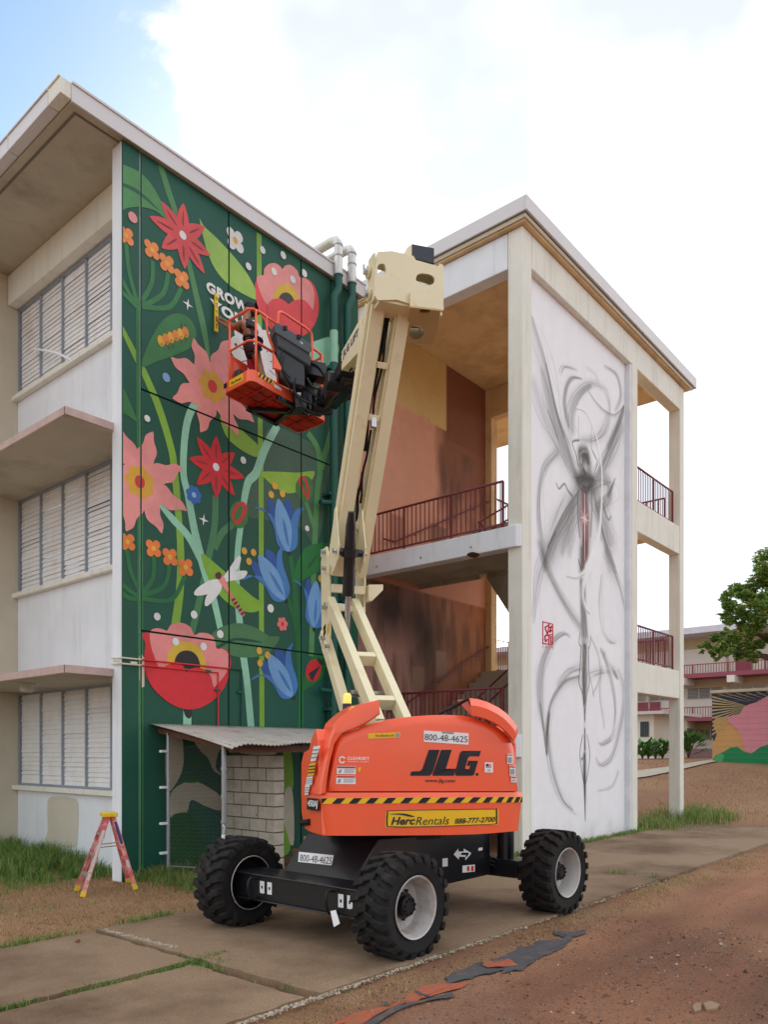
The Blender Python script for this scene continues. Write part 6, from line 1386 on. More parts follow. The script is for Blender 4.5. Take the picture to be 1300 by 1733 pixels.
for (p, q, t0_, t1_, m_) in ((A_, tA, .30, .82, WHT), (A_, tA, .2, .28, WHT), (C__, tC, .62, .92, BLU), (C__, tC, .3, .4, WHT)):
    d = (q-p).normalized(); nrm_ = wn; s_ = nrm_.cross(d).normalized(); a, b_ = p.lerp(q, t0_)+wn*.0125, p.lerp(q, t1_)+wn*.0125
    MB().poly([a+s_*.018, b_+s_*.018, b_-s_*.018, a-s_*.018]).build('label', mat('worn_ladder_label', (206, 200, 196), .6, .2, 60) if m_ is WHT else m_, lad, fixn=False)
# ================================================================ PAINTER in the platform
SK = mat('skin', (158, 108, 82), .5, .05, 20, spec=.35); HAIR = mat('dark_hair', (34, 24, 22), .5, .2, 40); TOPM = mat('black_tank_top', (30, 30, 36), .8, .1, 20); SHO = mat('dark_red_shorts', (58, 22, 32), .8, .15, 12); HARN = mat('harness_webbing', (34, 34, 44), .7, .1, 12)
per = thing('person', onZ(440, 679, 7.66), 'painter with tied dark hair, black cropped top and dark shorts reaching to the mural', 'person')
def skin(name, verts, edges, m, parent, sub=2, root=0):
    me = bpy.data.meshes.new(name); off = wloc(parent); me.from_pydata([Vector(v[0])-off for v in verts], edges, []); me.materials.append(m)
    o = bpy.data.objects.new(name, me); col.objects.link(o); o.parent = parent
    sk_ = o.modifiers.new('skin', 'SKIN'); sk_.use_smooth_shade = True
    bm = bmesh.new(); bm.from_mesh(me); ly = bm.verts.layers.skin.verify(); bm.verts.ensure_lookup_table()
    for i, v in enumerate(verts):
        r = v[1]; bm.verts[i][ly].radius = (r if isinstance(r, tuple) else (r, r)); bm.verts[i][ly].use_root = (i == root)
    bm.to_mesh(me); bm.free(); sb_ = o.modifiers.new('sub', 'SUBSURF'); sb_.levels = sub; sb_.render_levels = sub
    # bake to a plain mesh
    dg = bpy.context.evaluated_depsgraph_get(); nm = bpy.data.meshes.new_from_object(o.evaluated_get(dg)); o.modifiers.clear(); o.data = nm
    nm.polygons.foreach_set('use_smooth', [True]*len(nm.polygons)); return o
pel = onY(428, 582, 9.50); wst = onY(426.5, 571, 9.53); ches = onY(420.5, 557, 9.60); nek = onY(414.5, 543.5, 9.66); hd0 = onY(417.5, 535, 9.68); hdc = onY(420, 527, 9.70); hdt = onY(422, 521, 9.70)
sr = onY(408.5, 547.5, 9.58); slf = onY(416, 550, 9.84)
elr = onY(391, 556, 9.92); wrr = onY(373, 546, 10.30); har = onY(368.5, 542, 10.36)
ell_ = onY(396, 553, 10.08); wrl = onY(376, 541, 10.36); hal = onY(371, 537, 10.40)
hr = onY(429, 588, 9.42); hlf = onY(425, 588, 9.6); knr = onY(437, 611, 9.45); anr = onY(450, 636, 9.30); anr.z = 7.74; knl = onY(426, 616, 9.66); anl = Vector((knl.x+.12, 9.55, 7.74))
ftr = Vector((anr.x-.12, anr.y+.15, 7.69)); ftl = Vector((anl.x-.1, anl.y+.16, 7.69))
Vb = [(pel, (.135, .105)), (wst, (.105, .085)), (ches, (.115, .10)), (nek, .055), (hd0, .055), (hdc, (.09, .10)), (hdt, .065), (sr, .062), (elr, .043), (wrr, .028), (slf, .062), (ell_, .043), (wrl, .028), (hr, .10), (knr, .062), (anr, .04), (ftr, .035), (hlf, .10), (knl, .062), (anl, .04), (ftl, .035)]
Eb = [(0, 1), (1, 2), (2, 3), (3, 4), (4, 5), (5, 6), (2, 7), (7, 8), (8, 9), (2, 10), (10, 11), (11, 12), (0, 13), (13, 14), (14, 15), (15, 16), (0, 17), (17, 18), (18, 19), (19, 20)]
body = skin('body', Vb, Eb, SK, per)
def hand(wr, ha, out):
    d = (ha-wr).normalized(); s_ = out.normalized(); V_ = [(wr, .026), (wr+d*.05, (.036, .02))]; E_ = [(0, 1)]
    for k in range(4):
        o0 = s_*(k-1.5)*.019; base = wr+d*.09+o0; L_ = (.075, .085, .08, .06)[k]; i = len(V_)
        V_ += [(base, .010), (base+d*L_*.55+UP*.01, .009), (base+d*L_*.95+UP*.0, .008)]; E_ += [(1, i), (i, i+1), (i+1, i+2)]
    i = len(V_); V_ += [(wr+d*.05-s_*.04, .011), (wr+d*.09-s_*.055, .009)]; E_ += [(1, i), (i, i+1)]
    return skin('hand', V_, E_, SK, per, 1)
hand(wrr, har+(har-wrr)*.5, UP); hand(wrl, hal+(hal-wrl)*.5, UP)
skin('cropped_top', [(wst.lerp(ches, .40), (.15, .14)), (ches, (.165, .15)), (ches.lerp(nek, .6), (.12, .11)), (sr.lerp(ches, .15), .085), (slf.lerp(ches, .15), .085)], [(0, 1), (1, 2), (1, 3), (1, 4)], TOPM, per, 2, 1)
skin('shorts', [(pel+UP*.05, (.155, .14)), (pel, (.165, .15)), (hr.lerp(knr, .12), .125), (hr.lerp(knr, .40), .11), (hlf.lerp(knl, .12), .125), (hlf.lerp(knl, .95), .09)], [(0, 1), (1, 2), (2, 3), (1, 4), (4, 5)], SHO, per, 2, 1)
skin('hair', [(hdc+UP*.01+Wv*.025-Bv*.03, (.135, .135)), (hdt+UP*.02+Wv*.01, .11), (hdc+Wv*.10-Bv*.05+UP*.03, .06), (hdc+Wv*.15-Bv*.07+UP*.04, .07), (hdc-UP*.10+Wv*.04-Bv*.04, .08)], [(0, 1), (0, 2), (2, 3), (0, 4)], HAIR, per, 2, 0)
# face: brow, nose, mouth, ears turned to the wall
fd = (Vector((-.45, .85, -.05))).normalized(); fs = fd.cross(UP).normalized()
skin('red_legging', [(hlf.lerp(knl, .5), .10), (knl, .088), (knl.lerp(anl, .6), .068), (anl, .055)], [(0, 1), (1, 2), (2, 3)], mat('red_legging', (176, 34, 54), .8), per, 2, 0)
fc = MB(); fc.lathe([(.0, .0), (.016, .0), (.008, .028), (0, .03)], hdc+fd*.088-UP*.015, fd, 8); fc.build('nose', SK, per, smooth=True)
for k in (-1, 1):
    MB().lathe([(0, -.006), (.013, -.002), (.013, .004), (0, .008)], hdc+fd*.082+fs*k*.033+UP*.012, fd, 8).build('eye', mat('eye', (40, 30, 28), .3), per, smooth=True)
    MB().lathe([(0, -.012), (.024, -.006), (.022, .008), (0, .01)], hdc+fs*k*.092-UP*.01, fs, 8).build('ear', SK, per, smooth=True)
MB().obox(hdc+fd*.085-UP*.05, fs*.022, UP*.006, fd*.008).build('mouth', mat('lips', (130, 70, 64), .5), per, bevel=.003)
hn = MB(); ringp = [pel+UP*.06+Vector((math.cos(a)*.155, math.sin(a)*.13, 0)) for a in np.linspace(0, 2*math.pi, 17)]; hn.tube(ringp, .022, 6); hn.build('harness_belt', HARN, per, smooth=True)
for (p, q, r) in ((hr, knr, .112), ):
    c = p.lerp(q, .3); d = (q-p).normalized(); a = d.orthogonal().normalized(); b_ = d.cross(a); MB().tube([c+(a*math.cos(t)+b_*math.sin(t))*r for t in np.linspace(0, 2*math.pi, 15)], .016, 6).build('leg_strap', HARN, per, smooth=True)
MB().tube([pel+UP*.07-Bv*.13, wst-Bv*.11, ches-Bv*.125, nek-Bv*.05], .016, 6).build('back_strap', HARN, per, smooth=True)
MB().tube([pel-Bv*.14, pel-Bv*.17-UP*.12, pel-Bv*.15-UP*.28], .012, 6).build('lanyard', mat('pale_webbing', (206, 206, 200), .6), per, smooth=True)
MB().obox(pel-Bv*.16-UP*.05, Wv*.03, Bv*.015, UP*.05).build('buckle', STL, per, bevel=.005)
# spirit level held upright on the wall
lv0, lv1 = onY(366.5, 561, YM-.06), onY(365.5, 496, YM-.06)
lvt = thing('spirit_level', lv0, 'long yellow spirit level held upright against the mural beside the painted words', 'spirit level')
LYM = mat('level_yellow', (244, 204, 30), .45, .05, 8); d = (lv1-lv0); Ln = d.length; ww_ = .058
oo = [lv0+Vector((sx*ww_/2, 0, z)) for sx, z in ((-1, 0), (1, 0), (1, Ln), (-1, Ln))]
hol = []
for (z0, z1) in ((.05, .13), (.17, .27), (.30, .36), (.39, .48), (.52, .58)):
    z0 *= Ln/.64; z1 *= Ln/.64; hol.append([lv0+Vector((sx*.016, 0, z)) for sx, z in ((-1, z0), (1, z0), (1, z1), (-1, z1))])
plate_holes('level_body', oo, hol, (0, .03, 0), LYM, lvt); 
for z in (.095, .32, .55): MB().tube([lv0+Vector((-.02, .015, z*Ln/.64)), lv0+Vector((.02, .015, z*Ln/.64))], .009, 8).build('vial', mat('vial_green', (150, 220, 120), .2), lvt)
# things lying in the platform
wb = MB(); p = PB[3]+uu*.42+vv*.2; wb.lathe([(0, .06), (.035, .06), (.035, .2), (.015, .24), (.015, .27), (0, .27)], p, UP, 12); tag(wb.build('water_bottle', mat('clear_blue_bottle', (170, 205, 226), .15, .05, 5), None, smooth=True), 'pale blue plastic bottle standing on the platform floor', 'bottle')
rg = MB(); q0 = PB[2]-uu*.22+UP*.2
rg.tube(catmull([q0-uu*.25+UP*.0-vv*.01, q0-uu*.12+UP*.06-vv*.05, q0+UP*.02-vv*.03, q0+uu*.1-UP*.03-vv*.02, q0+uu*.14-UP*.09-vv*.03], False, 4), [.03+.012*math.sin(i*1.7) for i in range(17)], 7); tag(rg.build('plastic_bag', mat('pale_plastic_bag', (224, 220, 226), .35, .1, 20), None, smooth=True), 'crumpled pale plastic bag over the far end of the platform edge', 'bag')
# ================================================================ BACKGROUND
XF = 50.7
fb_t = thing('school_building', (XF, 15, 1.7), 'distant three-storey cream school block with maroon balcony railings', 'building')
FW_ = mat('far_white_paint', (226, 222, 212), .8, .04, 1); FM = mat('far_maroon_paint', (150, 78, 92), .7, .08, 1); FT = mat('far_tan_paint', (190, 172, 138), .8, .06, 1); FG = mat('far_window_glass', (84, 90, 92), .35, .2, 2, spec=.6); FL = mat('far_louvre', (168, 160, 146), .6, .1, 5); FPD = mat('far_pink_dado', (176, 142, 146), .8, .08, 1)
def zf(py): return onX(1158, py, XF).z
y0_, y1_ = 4, 34
box('roof', (XF-2.2, y0_, zf(1082)), (XF+9, y1_, zf(1072)), mat('far_roof_fascia', (206, 204, 214), .6), fb_t)
box('upper_wall', (XF, y0_, zf(1150)), (XF+8, y1_, zf(1082)), FW_, fb_t); box('header_band', (XF-.05, y0_, zf(1100)), (XF-.002, y1_, zf(1083)), FT, fb_t)
box('middle_wall', (XF, y0_, zf(1222)), (XF+8, y1_, zf(1151)), FW_, fb_t); box('soffit_band', (XF-.06, y0_, zf(1166)), (XF-.002, y1_, zf(1152)), FT, fb_t)
box('ground_wall', (XF, y0_, .8), (XF+8, y1_, zf(1223)), FW_, fb_t); box('soffit_band', (XF-.06, y0_, zf(1236)), (XF-.002, y1_, zf(1224)), FT, fb_t); box('dado', (XF-.05, y0_, .8), (XF-.002, y1_, zf(1267)), FPD, fb_t)
for (ya, yb_, yr) in ((1152, 1145, 1130.7), (1222.5, 1216, 1200)):
    box('balcony_slab', (XF-1.6, y0_, zf(ya)), (XF-.07, y1_, zf(yb_)), FM, fb_t)
    yy = y0_+.3
    for k in range(9):
        y_c = 8.2+k*2.95; bx_ = MB().box((XF-2.0, y_c-.22, zf(ya)-.42), (XF-.07, y_c+.22, zf(ya)-.005)); bx_.build('balcony_bracket', FW_, fb_t)
    rb = MB(); rb.box((XF-1.58, y0_, zf(yr)-.03), (XF-1.52, y1_, zf(yr)+.03)); rb.build('balcony_rail', FM, fb_t)
    bb = MB(); y = y0_
    while y < y1_: bb.box((XF-1.565, y, zf(yb_)+.01), (XF-1.535, y+.035, zf(yr)-.03)); y += .16
    o = bb.build('balcony_bars', FM, fb_t); o['kind'] = 'stuff'
    pbm = MB().box((-.04, -.04, 0), (.04, .04, zf(yr)-zf(yb_)-.005)); po = pbm.build('balcony_post', FM, None); copies('balcony_post', po, fb_t, [(XF-1.5, 6+k*2.1, zf(yb_)+.01) for k in range(13)])
for (ya, yb_) in ((1183, 1166.5), (1251, 1236)):
    for k in range(11):
        yc = 6.2+k*2.5; fr_ = MB().box((XF-.09, yc-1.1, zf(ya)), (XF-.062, yc+1.1, zf(yb_))); w_o = fr_.build('window', FG if k % 3 else FL, fb_t)
        for q in range(4): MB().box((XF-.13, yc-1.1+q*.72, zf(ya)), (XF-.091, yc-1.04+q*.72, zf(yb_))).build('frame', mat('far_window_frame', (196, 190, 176), .7), w_o)
        b = MB()
        for q in range(7): b.box((XF-.115, yc-1.05, zf(ya)+q*.09), (XF-.091, yc+1.05, zf(ya)+q*.09+.035))
        b.build('louvre_slats', FL, w_o)
dy = onX(1260, 1125, XF); MB().box((XF-.08, dy.y-.45, zf(1145)), (XF-.051, dy.y+.45, zf(1106))).build('door', FM, fb_t); dy = onX(1096, 1220, XF); MB().box((XF-.08, dy.y-.9, zf(1217)), (XF-.061, dy.y+1.1, zf(1186))).build('door', FM, fb_t)
for p in (1100, 1232): v = onX(p, 1110, XF); MB().box((XF-.09, v.y-.06, 1.7), (XF-.052, v.y+.06, zf(1084))).build('pilaster', FT, fb_t)
# fire hose sign
v = onX(1124, 1243, XF-.3); hs = MB().box((v.x, v.y-.16, v.z-.3), (v.x+.15, v.y+.16, v.z+.35)); tag(hs.build('fire_cabinet', mat('fire_red', (196, 40, 44), .5), None), 'small red cabinet on the far wall between pillars, near the ground', 'cabinet')
# little cream house
hx = 40.0; pr_ = onX(1107, 1240, hx); hb_ = thing('small_house', (hx, pr_.y, 1.7), 'small cream annex with a flat roof and one dark window', 'building')
zt = onX(1107, 1209, hx).z; box('wall', (hx, pr_.y, 1.2), (hx+5, pr_.y+12, zt), FW_, hb_); box('flat_roof', (hx-.5, pr_.y-.7, zt), (hx+5.5, pr_.y+12.5, zt+.16), mat('far_pale_roof', (206, 200, 196), .7), hb_)
a, b_ = onX(1098, 1221, hx), onX(1086, 1247, hx); w_o = box('window', (hx-.03, a.y, b_.z), (hx-.002, b_.y, a.z), FG, hb_); 
for k in range(4): yk = a.y+(b_.y-a.y)*k/3; MB().box((hx-.06, yk-.03, b_.z), (hx-.031, yk+.03, a.z)).build('frame', mat('dark_teal_frame', (44, 64, 76), .6), w_o)
# painted block bunker
XB = 36.0; c = onX(1206.5, 1290, XB); zt = onX(1206.5, 1173, XB).z
bn = thing('painted_block_hut', (XB, c.y-6, 1.3), 'windowless block hut painted with pink cloud, green hills and dark striped sky', 'building')
box('wall', (XB, c.y-9, .6), (XB+6, c.y, zt), mat('hut_tan_paint', (196, 152, 96), .8, .06, 1.5), bn); box('coping', (XB-.08, c.y-9.05, zt), (XB+6.05, c.y+.08, zt+.12), mat('hut_coping', (196, 188, 170), .8), bn)
PK = mat('hut_pink_paint', (206, 136, 150), .8, .06, 2); PN = mat('hut_navy_paint', (40, 52, 72), .8, .08, 2); PGn = mat('hut_green_paint', (18, 128, 78), .75, .08, 2); PG2 = mat('hut_light_green', (70, 158, 110), .75, .08, 2)
CR2 = lambda x, y: (1050+x/3.464, 920+y/3.464)
def hp(P, m, off, sm=True):
    Q = catmull([CR2(*p) for p in P], True, 3) if sm else [CR2(*p) for p in P]
    pts = [onX(x, y, XB-off) for x, y in Q]; MB().poly(pts).build('painted_shape', m, bn, fixn=False)
hp([(540,882),(900,862),(900,905),(730,955),(700,1000),(640,1012),(560,1020),(545,1060),(566,1120),(552,1160),(540,1130)], PN, .012, False)
ends = [(541,1120),(541,1095),(541,1070),(541,1046),(541,1022),(541,1000),(541,978),(541,957),(541,937),(541,917),(541,898),(575,882),(625,879),(680,876),(740,873),(800,870),(860,866)]
for i, (ex, ey) in enumerate(ends):
    px_, py_ = 760, 955+ (i > 10)*(-10); wv_ = 4.5
    if i < 11: hp([(px_, py_), (ex, ey-wv_), (ex, ey+wv_)], mat('hut_stripe_paint', (186, 168, 120), .8), .02, False)
    else: hp([(px_+(i-10)*25, py_-(i-10)*8), (ex-wv_, ey), (ex+wv_*2, ey)], mat('hut_stripe_paint', (0, 0, 0)), .02, False)
hp([(630,1015),(700,1000),(730,955),(800,930),(900,905),(900,1200),(800,1222),(740,1225),(715,1150),(690,1090),(650,1060),(632,1030)], PK, .028)
hp([(540,1275),(560,1240),(600,1225),(650,1195),(690,1192),(720,1215),(770,1232),(820,1195),(900,1165),(900,1310),(540,1310)], PGn, .036, False); hp([(545,1295),(560,1245),(600,1232),(610,1250),(590,1290),(560,1300)], PG2, .044)
for k in range(14): MB().box((XB-.048, c.y-9, 1.2+k*.25), (XB-.046, c.y-.02, 1.208+k*.25)).build('block_joint', mat('hut_joint', (150, 120, 96), .9), bn)
# ================================================================ FOLIAGE
def leafmesh(name, centres, radii, n, size, cols, parent=None, seed=0, flat=.7, m=None, tips=0):
    rs = np.random.RandomState(seed); w_ = np.array(radii)**2; w_ = w_/w_.sum(); k = rs.choice(len(centres), n, p=w_)
    C_ = np.array([tuple(c) for c in centres])[k]; R_ = np.array(radii)[k]
    d = rs.normal(size=(n, 3)); d /= np.linalg.norm(d, axis=1)[:, None]; rr = R_*(rs.rand(n)**.38)
    P = C_+d*rr[:, None]*np.array((1, 1, flat))
    a = rs.normal(size=(n, 3)); a /= np.linalg.norm(a, axis=1)[:, None]; b_ = np.cross(a, rs.normal(size=(n, 3))); b_ /= np.linalg.norm(b_, axis=1)[:, None]
    a[:, 2] *= .5; s = size*(.6+.8*rs.rand(n))[:, None]
    V = np.stack([P-a*s, P+b_*s*.42, P+a*s, P-b_*s*.42], 1).reshape(-1, 3); F = np.arange(4*n).reshape(n, 4)
    off = np.array(wloc(parent)) if parent else 0
    me = bpy.data.meshes.new(name); me.from_pydata((V-off).tolist(), [], F.tolist())
    cc = np.array([lin(c)[:3] for c in cols]); ci = rs.randint(0, len(cols), n)
    Cc = cc[ci]*(.8+.4*rs.rand(n))[:, None]
    if tips: t = rs.rand(n) < tips*((d[:, 2] > 0)); Cc[t] = np.array(lin((206, 130, 84))[:3])
    Cc = np.repeat(Cc, 4, 0); ca = me.color_attributes.new('paint', 'FLOAT_COLOR', 'POINT'); ca.data.foreach_set('color', np.concatenate([Cc, np.ones((len(Cc), 1))], 1).ravel())
    me.materials.append(m or LEAF); o = bpy.data.objects.new(name, me); col.objects.link(o); o.parent = parent; return o
LEAF = mat('leaf', (80, 110, 50), .55, .1, 8, attr='paint', spec=.4)
nt_ = LEAF.node_tree; bs_n = nt_.nodes['Principled BSDF']; tr_ = nt_.nodes.new('ShaderNodeBsdfTranslucent'); mixn = nt_.nodes.new('ShaderNodeMixShader'); mixn.inputs[0].default_value = .35
atn = [n_ for n_ in nt_.nodes if n_.type == 'ATTRIBUTE'][0]; nt_.links.new(atn.outputs['Color'], tr_.inputs[0]); outn = [n_ for n_ in nt_.nodes if n_.type == 'OUTPUT_MATERIAL'][0]
nt_.links.new(bs_n.outputs[0], mixn.inputs[1]); nt_.links.new(tr_.outputs[0], mixn.inputs[2]); nt_.links.new(mixn.outputs[0], outn.inputs[0])
DT = 30.0
tb_ = atD(1400, 1290, DT+1); tb_.z = float(gz(tb_.x, tb_.y))
tree = thing('spreading_tree', tb_, 'wide spreading green tree with pale orange flower tips reaching in from the right', 'tree')
cl = [(1300,975,40,0),(1262,1000,34,.6),(1240,1022,24,-.3),(1285,1035,40,-.8),(1250,1052,26,.4),(1226,1040,12,0),(1222,1092,24,-.6),(1196,1094,13,-.4),(1250,1092,28,.2),(1290,1088,30,.3),(1212,1106,12,0),(1246,1110,14,.1),(1275,1112,14,-.5),(1330,960,60,.5),(1335,1040,60,0),(1380,950,70,1),(1390,1050,70,-.6),(1440,1000,90,0),(1460,1080,70,.5),(1340,1105,30,.6),(1272,1008,20,-1.6),(1238,1078,16,-1.4)]
cen_ = [atD(x, y, DT+d_*1.6) for x, y, r, d_ in cl]; rad_ = [r*DT/FP*1.05 for x, y, r, d_ in cl]
sub_c, sub_r = [], []; rs = random.Random(9)
for c_, r_ in zip(cen_, rad_):
    for k in range(9):
        v = Vector((rs.gauss(0, 1), rs.gauss(0, 1), rs.gauss(0, .7))); v = v.normalized()*r_*rs.uniform(.3, .95); sub_c.append(c_+v); sub_r.append(r_*rs.uniform(.25, .42))
leafmesh('crown', sub_c, sub_r, 62000, .08, [(118,146,62),(88,124,52),(140,164,72),(74,108,46),(102,134,58)], tree, 5, .75, None, .05)
TR = mat('tree_bark', (96, 80, 66), .9, .2, 6, .4, 30)
tk = MB(); tk.tube(catmull([tb_-UP*.3, tb_+UP*1.6+Wv*.1, tb_+UP*3.0], False, 4), [.42-.02*i for i in range(9)], 12); tk.build('trunk', TR, tree, smooth=True)
for e_ in ((1205,1098,0),(1250,1060,.2),(1290,1000,.4),(1440,960,.3),(1340,1040,-.3)):
    q = atD(e_[0], e_[1], DT+e_[2]); p = tb_+UP*2.8; MB().tube(catmull([p, p.lerp(q, .45)+UP*.7, q], False, 6), [.2*(1-i/13)+.025 for i in range(13)], 8).build('limb', TR, tree, smooth=True)
# broad-leaved bushes by the far buildings
def ti_plant(px, py, D_c, h, n, label, seed):
    rs = random.Random(seed); c = atD(px, py, D_c); c.z = float(gz(c.x, c.y)); t = thing('leafy_bush', c, label, 'bush', 'leafy bushes by the far buildings'); b = MB()
    for i in range(n):
        a = rs.uniform(0, 6.28); r0 = rs.uniform(0, .5)*h; z0 = rs.uniform(.1, .65)*h; L_ = rs.uniform(.3, .5)*h; p = c+Vector((math.cos(a)*r0, math.sin(a)*r0, z0)); d = Vector((math.cos(a), math.sin(a), rs.uniform(.2, 1.3))).normalized(); s_ = d.cross(UP).normalized()*.09*h
        b.add([p, p+d*L_*.5+s_, p+d*L_, p+d*L_*.5-s_], [(0, 1, 2, 3)])
    b.build('foliage', mat('bush_leaf', (74, 122, 54), .5, .3, 3), t, fixn=False)
    b = MB()
    for i in range(5): a = i*1.25; b.tube([c, c+Vector((math.cos(a)*.2*h, math.sin(a)*.2*h, .6*h))], .03, 5)
    b.build('stem', TR, t)
for i, (px, py, D_c, h, lb) in enumerate(((1088,1270,37,1.1,'leftmost leafy bush, beside the white panel edge'), (1098,1270,37,1.0,'leafy bush under the dark window of the cream annex'), (1110,1270,38,.9,'low leafy bush at the corner of the cream annex'), (1122,1272,38,1.2,'leafy bush just left of the open tower pillar'), (1166,1275,43,1.7,'darker leafy bush right of the tower pillar'))): ti_plant(px, py, D_c, h, 70, lb, i)
box_g = MB()
# ---- grass and weeds
def blades(name, pts, hmin, hmax, wd, cols, label, cat='grass', seed=0, lean=.5, zfn=None):
    rs = np.random.RandomState(seed); n = len(pts); P = np.array(pts, float)
    z = gh(P[:, 0], P[:, 1]) if zfn is None else zfn(P[:, 0], P[:, 1]); h = hmin+(hmax-hmin)*rs.rand(n)**1.5
    if P.shape[1] > 2: h = h*P[:, 2]
    a = rs.rand(n)*6.283; ln_ = lean*rs.rand(n)*h; dx, dy_ = np.cos(a), np.sin(a); b_ = rs.rand(n)*6.283; wx, wy = np.cos(b_)*wd/2, np.sin(b_)*wd/2
    p0 = np.stack([P[:, 0]-wx, P[:, 1]-wy, z-.01], 1); p1 = np.stack([P[:, 0]+wx, P[:, 1]+wy, z-.01], 1)
    m0 = np.stack([P[:, 0]-wx*.8+dx*ln_*.35, P[:, 1]-wy*.8+dy_*ln_*.35, z+h*.6], 1); m1 = np.stack([P[:, 0]+wx*.8+dx*ln_*.35, P[:, 1]+wy*.8+dy_*ln_*.35, z+h*.6], 1); tp = np.stack([P[:, 0]+dx*ln_, P[:, 1]+dy_*ln_, z+h*(1-.25*lean*rs.rand(n))], 1)
    V = np.stack([p0, p1, m1, m0, tp], 1).reshape(-1, 3); k = np.arange(n)*5
    F = [(i, i+1, i+2, i+3) for i in k]+[(i+3, i+2, i+4) for i in k]
    me = bpy.data.meshes.new(name); me.from_pydata(V.tolist(), [], F)
    cc = np.array([lin(c)[:3] for c in cols])[rs.randint(0, len(cols), n)]*(.75+.5*rs.rand(n))[:, None]; cc = np.repeat(cc, 5, 0)
    ca = me.color_attributes.new('paint', 'FLOAT_COLOR', 'POINT'); ca.data.foreach_set('color', np.concatenate([cc, np.ones((len(cc), 1))], 1).ravel())
    me.materials.append(LEAF); o = bpy.data.objects.new(name, me); col.objects.link(o); tag(o, label, cat, kind='stuff'); return o
R_ = np.random.RandomState(17)
GRN = [(94,136,58),(76,118,50),(116,152,70),(134,156,84),(150,158,96)]; YGR = [(142,150,84),(164,156,100),(120,138,70),(98,124,56)]; TAN = [(178,146,106),(196,166,124),(150,118,84),(168,134,98)]
# lush grass against the left facade
def scatter(n, fn, x0, x1, y0, y1, seed):
    rs = np.random.RandomState(seed); x = x0+(x1-x0)*rs.rand(n*4); y = y0+(y1-y0)*rs.rand(n*4); p = fn(x, y); k = rs.rand(n*4) < p; return np.stack([x[k], y[k]], 1)[:n]
pt = scatter(9000, lambda x, y: np.clip((x-5.2)/1.2, 0, 1)*np.clip((y-10.9)/1.5, .05, 1)*(fbm(x, y, 1.2, 60) > .33), 4.2, 6.75, 10.75, 16, 1)
hs_ = np.clip((pt[:, 1]-10.6)/2.2, .22, 1); pt = np.concatenate([pt, hs_[:, None]], 1)
blades('tall_grass', pt, .18, .50, .012, GRN, 'lush tall green grass against the left facade', seed=2, lean=.8)
pt = scatter(5000, lambda x, y: np.clip((fbm(x, y, 1.1, 61)-.42)*5, 0, 1)*np.clip((y-9.2)/2, 0, 1), 2.4, 6.6, 9.0, 13, 3); blades('patchy_grass', pt, .04, .12, .010, YGR+GRN, 'short patchy green grass on the dry lawn', seed=4)
pt = scatter(26000, lambda x, y: .25+1.2*np.clip(fbm(x, y, 1.5, 62)-.3, 0, 1), 1.0, 9.0, 7.95, 11.6, 5); blades('dry_grass', pt, .012, .045, .009, TAN, 'short dry tan thatch in front of the mural', seed=6, lean=1.6)
pt = scatter(2600, lambda x, y: np.exp(-((y-7.98)/.07)**2)*np.clip((fbm(x, y*0, 1.6, 63)-.32)*4, .05, 1), 1.5, 8.5, 7.9, 8.25, 7); blades('edge_grass', pt, .04, .15, .010, GRN+YGR[:1], 'green grass tufts along the left edge of the driveway', seed=8, lean=.9)
pt = scatter(4200, lambda x, y: np.exp(-((y-6.045-.03*np.sin(x*3))/.045)**2)*np.clip((fbm(x, y*0, 2.0, 64)-.25)*4, .05, 1), -.5, 4.75, 5.9, 6.2, 9)
pt2 = scatter(700, lambda x, y: np.exp(-((x-4.40)/.06)**2)*np.clip((fbm(x*0, y, 1.8, 65)-.42)*5, .0, 1), 4.2, 4.6, 4.7, 7.0, 10); pt3 = scatter(900, lambda x, y: np.exp(-((x-4.45)/.16)**2-((y-5.9)/.22)**2), 4.0, 4.9, 5.4, 6.4, 11)
blades('crack_grass', np.concatenate([pt, pt2, pt3]), .015, .06, .008, GRN+[(120,140,80)], 'low green grass growing in the cracks of the driveway', seed=12, lean=1.2, zfn=lambda x, y: np.full(len(x), .015))
pt = scatter(800, lambda x, y: np.exp(-((x-11.83)/.04)**2)*np.clip((fbm(x*0, y, 1.8, 66)-.3)*4, .0, 1), 11.7, 11.95, 4.5, 7.5, 13)
pt2 = scatter(2400, lambda x, y: np.exp(-((y-7.46)/.08)**2)*np.clip((fbm(x, y*0, 1.3, 67)-.3)*4, .1, 1), 11.5, 18.8, 7.2, 7.56, 14)
blades('wall_foot_weeds', np.concatenate([pt, pt2]), .02, .13, .012, GRN, 'low green weeds along the foot of the white panel', seed=15, lean=.9, zfn=lambda x, y: np.full(len(x), .03))
pt = scatter(5200, lambda x, y: np.exp(-((x-19.6)/.8)**2-((y-7.7)/.5)**2)+np.exp(-((x-22.2)/1.0)**2-((y-7.4)/.7)**2), 18.7, 24.2, 6.3, 9.0, 16); blades('pillar_weeds', pt, .06, .46, .014, YGR+GRN+[(196,180,130)], 'tall weeds and seeding grass round the end pillar', seed=17, lean=.8)
pt = scatter(1800, lambda x, y: np.exp(-((y-10.25)/.12)**2)*np.clip((fbm(x, y*0, 1.6, 68)-.3)*4, .1, 1), 6.3, 8.2, 10.0, 10.43, 18); pt2 = scatter(900, lambda x, y: np.exp(-((x-6.7)/.25)**2), 6.2, 7.2, 8.9, 10.1, 19)
blades('shed_weeds', np.concatenate([pt, pt2]), .04, .26, .012, GRN+YGR, 'green weeds at the foot of the mural by the shed', seed=20, lean=.9)
